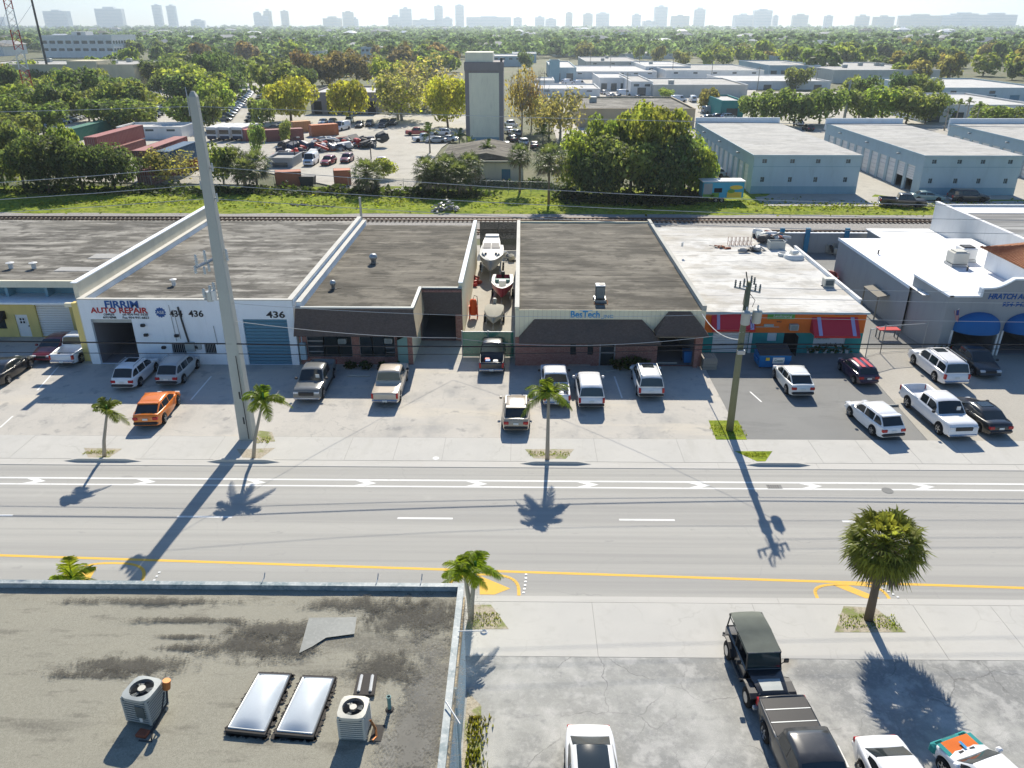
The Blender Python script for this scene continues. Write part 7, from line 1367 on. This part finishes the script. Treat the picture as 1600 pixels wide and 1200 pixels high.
bs = [bus(p,R(-8),CW,'') for p in ((-71.11, 184.98),(-68.17, 185.01),(-65.23, 185.05))]; number_row(bs,'white bus or trailer with dark front in the yard, %s from the left')
# scrap heap of wrecked cars, pieces heaped together
for p,n,sx,sy,sz,l,sd_ in [((-43.13, 171.44),60,9,5,3.2,'big dark heap of wrecked car parts in the scrap yard',61),((-36.72, 177.22),60,8,6,3.4,'mixed coloured heap of crushed parts right of the dark heap',62),((-46.91, 162.62),30,6,4,2.2,'low grey heap of scrap left of the dark heap',63),((-60.46, 192.87),24,6,3,1.6,'pale rubble heap behind the light pole',64),((-62.00, 159.16),26,6,4,1.8,'rusty heap behind the concrete pole',65)]:
    heap('scrap_heap',l,'scrap',(*p,.16),n,sx,sy,sz,['junk_dark','junk_dark','junk_grey','junk_white','red_paint','navy','rust'],sd_)
# person crossing the yard
pe = thing('person','person in dark top and jeans walking across the scrap yard','person',(*(-31.52, 184.40),.16)); m = bpy.data.meshes.new('body')
J = [(0,0,.95),(0,0,1.2),(0,.0,1.42),(0,-.02,1.55),(0,-.02,1.70),(.19,0,1.40),(.24,-.02,1.14),(.25,-.1,.90),(-.19,0,1.40),(-.24,.03,1.14),(-.24,.02,.90),(.10,0,.90),(.11,-.12,.50),(.11,-.08,.07),(.11,-.2,.03),(-.10,0,.90),(-.11,.10,.50),(-.11,.22,.09),(-.11,.10,.03)]
E_ = [(0,1),(1,2),(2,3),(3,4),(2,5),(5,6),(6,7),(2,8),(8,9),(9,10),(0,11),(11,12),(12,13),(13,14),(0,15),(15,16),(16,17),(17,18)]; RA = [.16,.15,.16,.06,.11,.075,.055,.045,.075,.055,.045,.095,.07,.05,.045,.095,.07,.05,.045]
m.from_pydata(J, E_, []); m.materials.append(M['cloth_dark']); po = link('body', m, pe); md = po.modifiers.new('skin','SKIN'); po.modifiers.new('sub','SUBSURF').levels = 1
for v, r_ in zip(m.skin_vertices[0].data if m.skin_vertices else [], RA): v.radius = (r_, r_)
MB().lathe([(0,-.14),(.08,-.1),(.10,0),(.085,.09),(0,.13)],10,c=(0,-.03,1.66)).build('head','skin',pe,smooth=True); MB().lathe([(.105,-.02),(.10,.07),(.05,.14),(0,.15)],10,c=(0,-.0,1.67)).build('hair','hair',pe,smooth=True)
# ---- vehicles beyond the railway, one mesh each
def fleet(text, grp, rows, z=.16):
    out = []
    for kind, col, p, hd in rows:
        o = link({'sedan':'parked_car','hatch':'parked_car'}.get(kind, 'parked_'+('truck' if 'pick' in kind else 'van' if kind=='van' else 'suv')), cached(kind)['all'], None, (p[0],p[1],z), R(90+hd)); o.color = (*col,1); tag(o,None,{'sedan':'car','hatch':'car','van':'van'}.get(kind,'pickup truck' if 'pick' in kind else 'SUV'),grp); out.append(o)
    if text: number_row(out, text)
    return out
RED, BLUE, GREY, TEAL = (.30,.02,.025), (.03,.07,.16), (.16,.17,.18), (.22,.34,.34)
f = fleet(None,'vehicles parked on the far side of the grass bank',[('longpickup',(.03,.03,.035),(56.24, 116.42),-105),('sedan',TEAL,(62.09, 121.08),-100),('bigsuv',(.03,.035,.045),(67.89, 120.21),-94)],.1)
f[0]['label'] = 'black pickup standing on the grass bank before the middle warehouse'; f[1]['label'] = 'pale teal car behind the black pickup on the bank'; f[2]['label'] = 'black and silver SUV in the shade of the middle warehouse'
f = fleet(None,'vehicles in the front row of the scrap yard',[('van',WHITE,(-40.42, 153.22),180),('suv',RED,(-37.09, 153.26),170),('suv',(.25,.06,.06),(-34.14, 156.34),175),('crossover',(.75,.66,.66),(-26.63, 151.91),-165)])
for o, l in zip(f, ('white van in the front row of the scrap yard','bright red SUV next to the white van','red and dark SUV half hidden by the cabbage palm','pale pink-white SUV alone on the yard concrete')): o['label'] = l
fleet('vehicle in the back row of the scrap yard, %s from the left','back row vehicles in the scrap yard',[('van',WHITE,(-45.71, 206.55),160),('suv',BLACK,(-42.33, 211.96),180),('suv',BLACK,(-40.15, 214.76),180),('bigsuv',BLACK,(-36.21, 213.41),175),('suv',BLACK,(-34.33, 217.69),180),('sedan',WHITE,(-53.49, 218.90),180),('sedan',GREY,(-51.23, 220.40),180),('suv',WHITE,(-47.03, 221.95),180),('pickup',WHITE,(-22.28, 185.57),110),('sedan',SILVER,(-19.42, 183.50),95),('sedan',WHITE,(-16.98, 185.64),80),('suv',WHITE,(-19.51, 196.88),90),('pickup',(.45,.04,.04),(-25.42, 196.81),100),('sedan',BLACK,(-62.77, 205.04),90),('sedan',WHITE,(-62.70, 211.71),90)])
fleet('car parked beside the stucco tower, %s from the left','cars beside the stucco tower',[('sedan',WHITE,(-3.26, 201.96),20),('suv',SILVER,(-1.46, 194.75),20),('sedan',BLACK,(-2.27, 185.82),15),('suv',WHITE,(0.37, 179.65),10),('sedan',BLUE,(-3.54, 175.69),15),('sedan',BLACK,(2.74, 175.76),0),('pickup',WHITE,(-2.93, 212.44),20)])
fleet('vehicle parked before the white industrial units, %s from the left','vehicles before the white industrial units',[('van',WHITE,(20.37, 372.99),-60),('van',WHITE,(25.00, 365.12),-60),('sedan',WHITE,(26.71, 350.24),-40),('sedan',BLACK,(30.16, 343.27),-40),('suv',WHITE,(31.67, 317.75),-40),('sedan',SILVER,(32.94, 306.33),-40),('suv',BLACK,(34.13, 295.68),-40),('van',WHITE,(38.34, 312.01),-80),('pickup',BLUE,(40.31, 290.68),-60),('sedan',BLACK,(43.23, 290.72),-60),('sedan',(.5,.3,.28),(45.48, 290.75),-60),('van',WHITE,(54.04, 285.95),-85),('van',WHITE,(58.91, 286.01),0),('van',SILVER,(56.81, 248.10),-70),('sedan',BLACK,(52.69, 230.91),-80),('sedan',BLUE,(55.96, 234.19),-80),('suv',WHITE,(58.49, 232.59),-75)])
fleet('vehicle between the blue-grey warehouses and the green trees, %s from the left','vehicles beside the left warehouse',[('suv',(.60,.64,.68),(33.52, 140.42),90),('pickup',WHITE,(35.89, 151.21),5),('sedan',WHITE,(73.84, 219.01),0),('suv',BLACK,(72.32, 206.69),0)])
pk = random.Random(13); rows = []
CC = [WHITE,WHITE,SILVER,BLACK,GREY,BLUE,RED,WHITE,GREY]
def lane(a, b, n, hd):
    for k in range(n):
        t = k/(n-1); rows.append((pk.choice(['sedan','suv','sedan','crossover']), pk.choice(CC), (lerp(a[0],b[0],t),lerp(a[1],b[1],t)), hd+pk.uniform(-4,4)))
lane((-82.81, 226.10),(-104.88, 316.08),13,-95); lane((-73.67, 223.13),(-97.25, 310.36),11,85); lane((-103.51, 222.76),(-111.61, 257.55),7,-70); lane((-123.84, 216.59),(-126.55, 235.30),8,-60); lane((-129.24, 231.93),(-132.28, 249.52),6,-60); lane((-116.05, 257.49),(-122.51, 283.79),4,-70)
fleet('car in the treed car park at left, %s from the left','cars in the treed car park',rows,.15)
# ---- painted food trailer by the warehouse
ft = thing('food_trailer','food trailer with bright beach mural parked at the left warehouse corner','trailer',(*(30.32, 118.82),.1),R(2)); 
MB().cbox(-3.1,0,.75,3.1,2.4,3.1,.06).build('box','mural_blue',ft); MB().cbox(-3.3,-.15,3.1,3.25,2.55,3.25,.04).build('roof','white_paint',ft); MB().box(-3.05,-.02,.78,-.6,-.003,1.5).build('mural_panel','mural_green',ft); MB().box(.6,-.025,.8,2.8,-.004,1.6).build('mural_panel','mural_yellow',ft); MB().cyl(0,0,0,1,.1,6)
m = MB(); m.poly([(1.9+1.0*math.cos(k*.4),-.028,2.3+.32*math.sin(k*.4)) for k in range(16)][::-1]); m.build('mural_panel','mural_yellow',ft); m = MB(); m.poly([(1.2+.55*math.cos(k*.4),-.032,1.75+.3*math.sin(k*.4)) for k in range(16)][::-1]); m.build('mural_panel','mural_green',ft)
MB().box(-1.4,-.04,1.55,-.2,-.006,2.2).build('serving_hatch','dark_room',ft); MB().box(-3.0,-.05,1.3,-1.7,-.007,2.9).build('door','grey_wall',ft)
for x in (-1.0,-.1): o = MB().tube([(x,-.05,.4),(x,.22,.4)],.40,14).build('wheel','tyre',ft); MB().tube([(x,-.07,.4),(x,-.04,.4)],.2,10).build('hub','alloy',o)
MB().tube([(-3.1,1.2,.6),(-4.6,1.2,.5)],.07,6).build('drawbar','dark_metal',ft)
sk2 = thing('white_cargo_tank','small white box standing under the big green trees','box',(*(18.90, 121.52),.1)); MB().cbox(-.7,-.4,.15,.7,.4,1.0,.05).build('case','junk_white',sk2); MB().box(-.75,-.3,0,.75,.3,.14).build('skid','dark_metal',sk2)
rk = thing('pipe_rack','grey pipe rack under the big green trees','rack',(*(21.48, 121.55),.1)); 
for x in (-1.1,0,1.1): MB().box(x-.05,-.3,0,x+.05,.3,1.5).build('upright','galv',rk)
for z in (.5,1.0,1.45): MB().tube([(-1.3,0,z),(1.3,0,z)],.05,5).build('pipe','galv',rk)
# ---- fences, light poles, masts
chain_fence('yard_fence','chain-link fence along the scrap yard and low cream building',[(-28.26, 128.60),(-16.04, 127.14),(-5.65, 126.22),(8.60, 124.35)],2.0,3.0)
chain_fence('bank_fence','chain-link fence along the container yard',[(-87.67, 131.75),(-65.13, 129.78),(-40.46, 128.99)],2.0,4.0)
def light_pole(p, h, label, arm_=1.6):
    t = thing('light_pole', label, 'light pole', (p[0],p[1],.1)); MB().tube([(0,0,0),(0,0,h)],[.12,.07],8).build('shaft','dark_metal',t); MB().tube([(0,0,h-.1),(arm_,0,h+.1)],.05,5).build('arm','dark_metal',t); MB().cbox(arm_-.1,-.15,h+.02,arm_+.5,.15,h+.16,.03).build('lamp_head','galv',t); return t
light_pole((-30.06, 159.55),3.81,'dark light pole standing in the scrap yard concrete'); light_pole((-43.90, 154.68),4.78,'dark light pole at the left of the scrap heap',.8); light_pole((-69.29, 226.26),7.03,'dark light pole behind the buses',.8)
def far_pole(p, h, label, r_=.17, mat='wood_grey'):
    t = thing('far_utility_pole', label, 'utility pole', (p[0],p[1],.1)); MB().tube([(0,0,0),(0,0,h)],[r_,r_*.65],8).build('shaft',mat,t); MB().box(-1.1,-.06,h-.8,1.1,.06,h-.65).build('crossarm',mat,t); MB().cyl(-.5,0,h-.64,h-.3,.07,6).build('insulator','insulator',t); return t
far_pole((88.21, 225.11),10.82,'white concrete pole rising behind the middle warehouse',.42,'concrete_pole')
for i,(p,h) in enumerate([((8.24, 311.64),8.51),((27.58, 488.85),10.29),((38.46, 475.65),11.34),((47.80, 457.05),9.96),((38.62, 306.40),8.58),((66.04, 475.99),12.00),((74.93, 418.85),11.21),((88.24, 390.70),9.67),((95.16, 337.31),9.13),((125.93, 358.76),7.65),((176.73, 441.30),2.50),((147.60, 275.50),5.38)]): far_pole(p,h,'slim dark utility pole among the industrial roofs, '+ORD[i]+' from the left')
rt = thing('radio_mast','red and white lattice radio mast at the far left reaching out of view','mast',(*(-158.23, 265.23),0)); HM = 46.0
for k,(x,y) in enumerate(((-1.6,-.9),(1.6,-.9),(0,1.8))): 
    for j in range(8): MB().tube([(x*(1-.05*j),y*(1-.05*j),HM*j/8),(x*(1-.05*(j+1)),y*(1-.05*(j+1)),HM*(j+1)/8)],.17,5).build('leg_section',['white_far','red_paint'][j%2],rt)
for j in range(24):
    z0, z1 = HM*j/24, HM*(j+1)/24; c = ['white_far','red_paint'][(j//3)%2]; s = 1-.4*j/24; 
    m = MB(); P3 = [(-1.6*s,-.9*s),(1.6*s,-.9*s),(0,1.8*s)]
    for k in range(3): a, b = P3[k], P3[(k+1)%3]; m.tube([(a[0],a[1],z0),(b[0],b[1],z1)],.07,4).tube([(b[0],b[1],z0),(a[0],a[1],z1)],.07,4)
    m.build('lattice_bay',c,rt)
bm_ = thing('steel_mast','slim dark steel mast right of the lattice mast','mast',(*(-193.89, 340.53),0)); MB().tube([(0,0,0),(0,0,60)],[.5,.3],8).build('shaft','dark_metal',bm_)
for z in (20,32,44): MB().tube([(0,0,z),(-6,-20,z*.45)],.06,4).build('stay','galv',bm_)
MB().cyl(0,0,55,57,.9,10).build('antenna_ring','white_far',bm_)
# ---- houses under the far trees
hq = random.Random(5); hs2 = []
wallm = [MB().box(-7,-5,-8,7,5,3.2).mesh('wall',n) for n in ('white_far','beige_far','cream_wall')]; winm = MB().box(-5.5,-5.05,1.0,-3.5,-5.01,2.2).box(2.5,-5.05,1.0,5,-5.01,2.2).mesh('window','window_far')
def hiproof(n): return MB().add([(-7.8,-5.8,3.2),(7.8,-5.8,3.2),(7.8,5.8,3.2),(-7.8,5.8,3.2),(-3,0,5.6),(3,0,5.6)],[(0,1,5,4),(1,2,5),(2,3,4,5),(3,0,4)]).mesh('roof',n)
roofm_ = [hiproof(n) for n in ('roof_farw','roof_far','roof_bright','roof_grey')]
for i in range(96):
    d = 1/(1/700+(1/2600-1/700)*hq.random()); bx = hq.uniform(-.7,.72); t = thing('far_house','', 'house', (bx*d,d,hq.uniform(3.0,6.0)*min(1.8,.4+d/1200)), hq.uniform(-.4,.4), 'houses among the far trees'); t.scale = (hq.uniform(1,2.2),hq.uniform(1,1.6),hq.uniform(1,1.5)); link('wall',hq.choice(wallm),t); link('roof',hq.choice(roofm_),t); link('window',winm,t); hs2.append(t)
number_row(hs2,'small pale house among the far trees, %s from the left')
# ---- apartment towers along the coast
def coast_tower(x0, x1, z, y, mat, i):
    w = x1-x0; t = thing('apartment_tower','', 'apartment tower', ((x0+x1)/2,y,0), hq.uniform(-.25,.25), 'apartment towers on the horizon'); dp_ = min(40,max(18,w*.5)); h = z
    MB().box(-w/2,-dp_/2,0,w/2,dp_/2,h).build('shaft',mat,t); m = MB(); n = max(4,int(h/7))
    for k in range(n): m.box(-w/2-1.2,-dp_/2-1.6,h*(k+.6)/n,w/2+1.2,-dp_/2-.05,h*(k+.6)/n+1.4)
    m.build('balcony_bands','blue_dark',t)['kind'] = 'stuff'; f = hq.uniform(.3,.6); MB().box(-w*f/2,-dp_*.3,h+.05,w*f/2,dp_*.3,h+hq.uniform(5,10)).build('roof_block',mat,t); MB().box(-w/2-3,-dp_/2-6,0,w/2+3,dp_/2+4,9).build('podium','white_far',t); return t
SK = [((-2624.01, 87.01),(-2485.81, 86.99)),((-2334.52, 99.05),(-2189.48, 99.02)),((-2021.11, 116.64),(-1975.12, 116.63)),((-1942.86, 113.68),(-1896.87, 113.67)),((-1472.32, 78.77),(-1431.22, 78.76)),((-1429.19, 65.30),(-1388.06, 65.29)),((-1413.82, 87.90),(-1375.01, 87.90)),((-1320.69, 87.89),(-1281.90, 87.88)),((-1090.40, 51.78),(-993.22, 51.77)),((-983.14, 82.06),(-923.53, 82.05)),((-933.71, 48.39),(-900.07, 48.39)),((-734.43, 58.89),(-658.95, 58.89)),((-670.99, 99.01),(-606.81, 99.00)),((-602.56, 44.18),(-480.77, 44.18)),((-479.53, 112.07),(-435.05, 112.07)),((-433.43, 51.73),(-384.99, 51.73)),((-364.56, 115.38),(-320.12, 115.37)),((-305.77, 57.37),(-63.57, 57.35)),((-47.94, 53.86),(-5.10, 53.86)),((69.80, 57.08),(119.72, 57.07)),((127.03, 47.38),(184.12, 47.38)),((235.56, 78.54),(272.61, 78.54)),((332.12, 71.83),(380.29, 71.82)),((402.37, 75.17),(472.73, 75.16)),((598.98, 68.45),(643.40, 68.44)),((655.19, 37.66),(719.31, 37.65)),((717.54, 108.33),(784.74, 108.31)),((809.72, 63.46),(909.13, 63.45)),((934.43, 95.51),(991.02, 95.50)),((1149.95, 66.64),(1249.15, 66.63)),((1254.54, 90.85),(1351.37, 90.83)),((1362.24, 62.59),(1389.98, 62.59)),((1468.63, 66.60),(1549.99, 66.59)),((1642.44, 63.37),(1684.87, 63.37)),((1811.06, 61.74),(1882.12, 61.73)),((1909.79, 58.65),(2014.65, 58.65)),((2047.16, 64.79),(2266.67, 64.77)),((2237.91, 60.89),(2373.26, 60.88)),((2320.07, 74.73),(2458.54, 74.71)),((2460.10, 68.86),(2669.34, 68.83)),((-1818.03, 40.99),(-1745.91, 40.99)),((-2950.43, 59.10),(-2846.30, 59.09))]
ct = [coast_tower(a[0], b[0], a[1], 4400+(i*37)%700 if False else 4700, hq.choice(['white_far','white_far','cream_wall']), i) for i,(a,b) in enumerate(SK)]
number_row(ct,'pale apartment tower on the hazy skyline, %s from the left')
# ---- air
hz = MB().box(-8000,-250,-1.2,8000,8600,190).build('haze','soil'); hz.data.materials.clear()
hm = bpy.data.materials.new('haze'); hm.use_nodes = True; nt = hm.node_tree; nt.nodes.clear(); ho_ = nt.nodes.new('ShaderNodeOutputMaterial'); pv = nt.nodes.new('ShaderNodeVolumePrincipled')
pv.inputs['Color'].default_value = (.80,.91,1,1); pv.inputs['Density'].default_value = .00016; pv.inputs['Anisotropy'].default_value = .6; nt.links.new(pv.outputs[0], ho_.inputs['Volume']); hz.data.materials.append(hm)
tag(hz,'pale sea haze over the far trees and skyline','haze',kind='stuff')
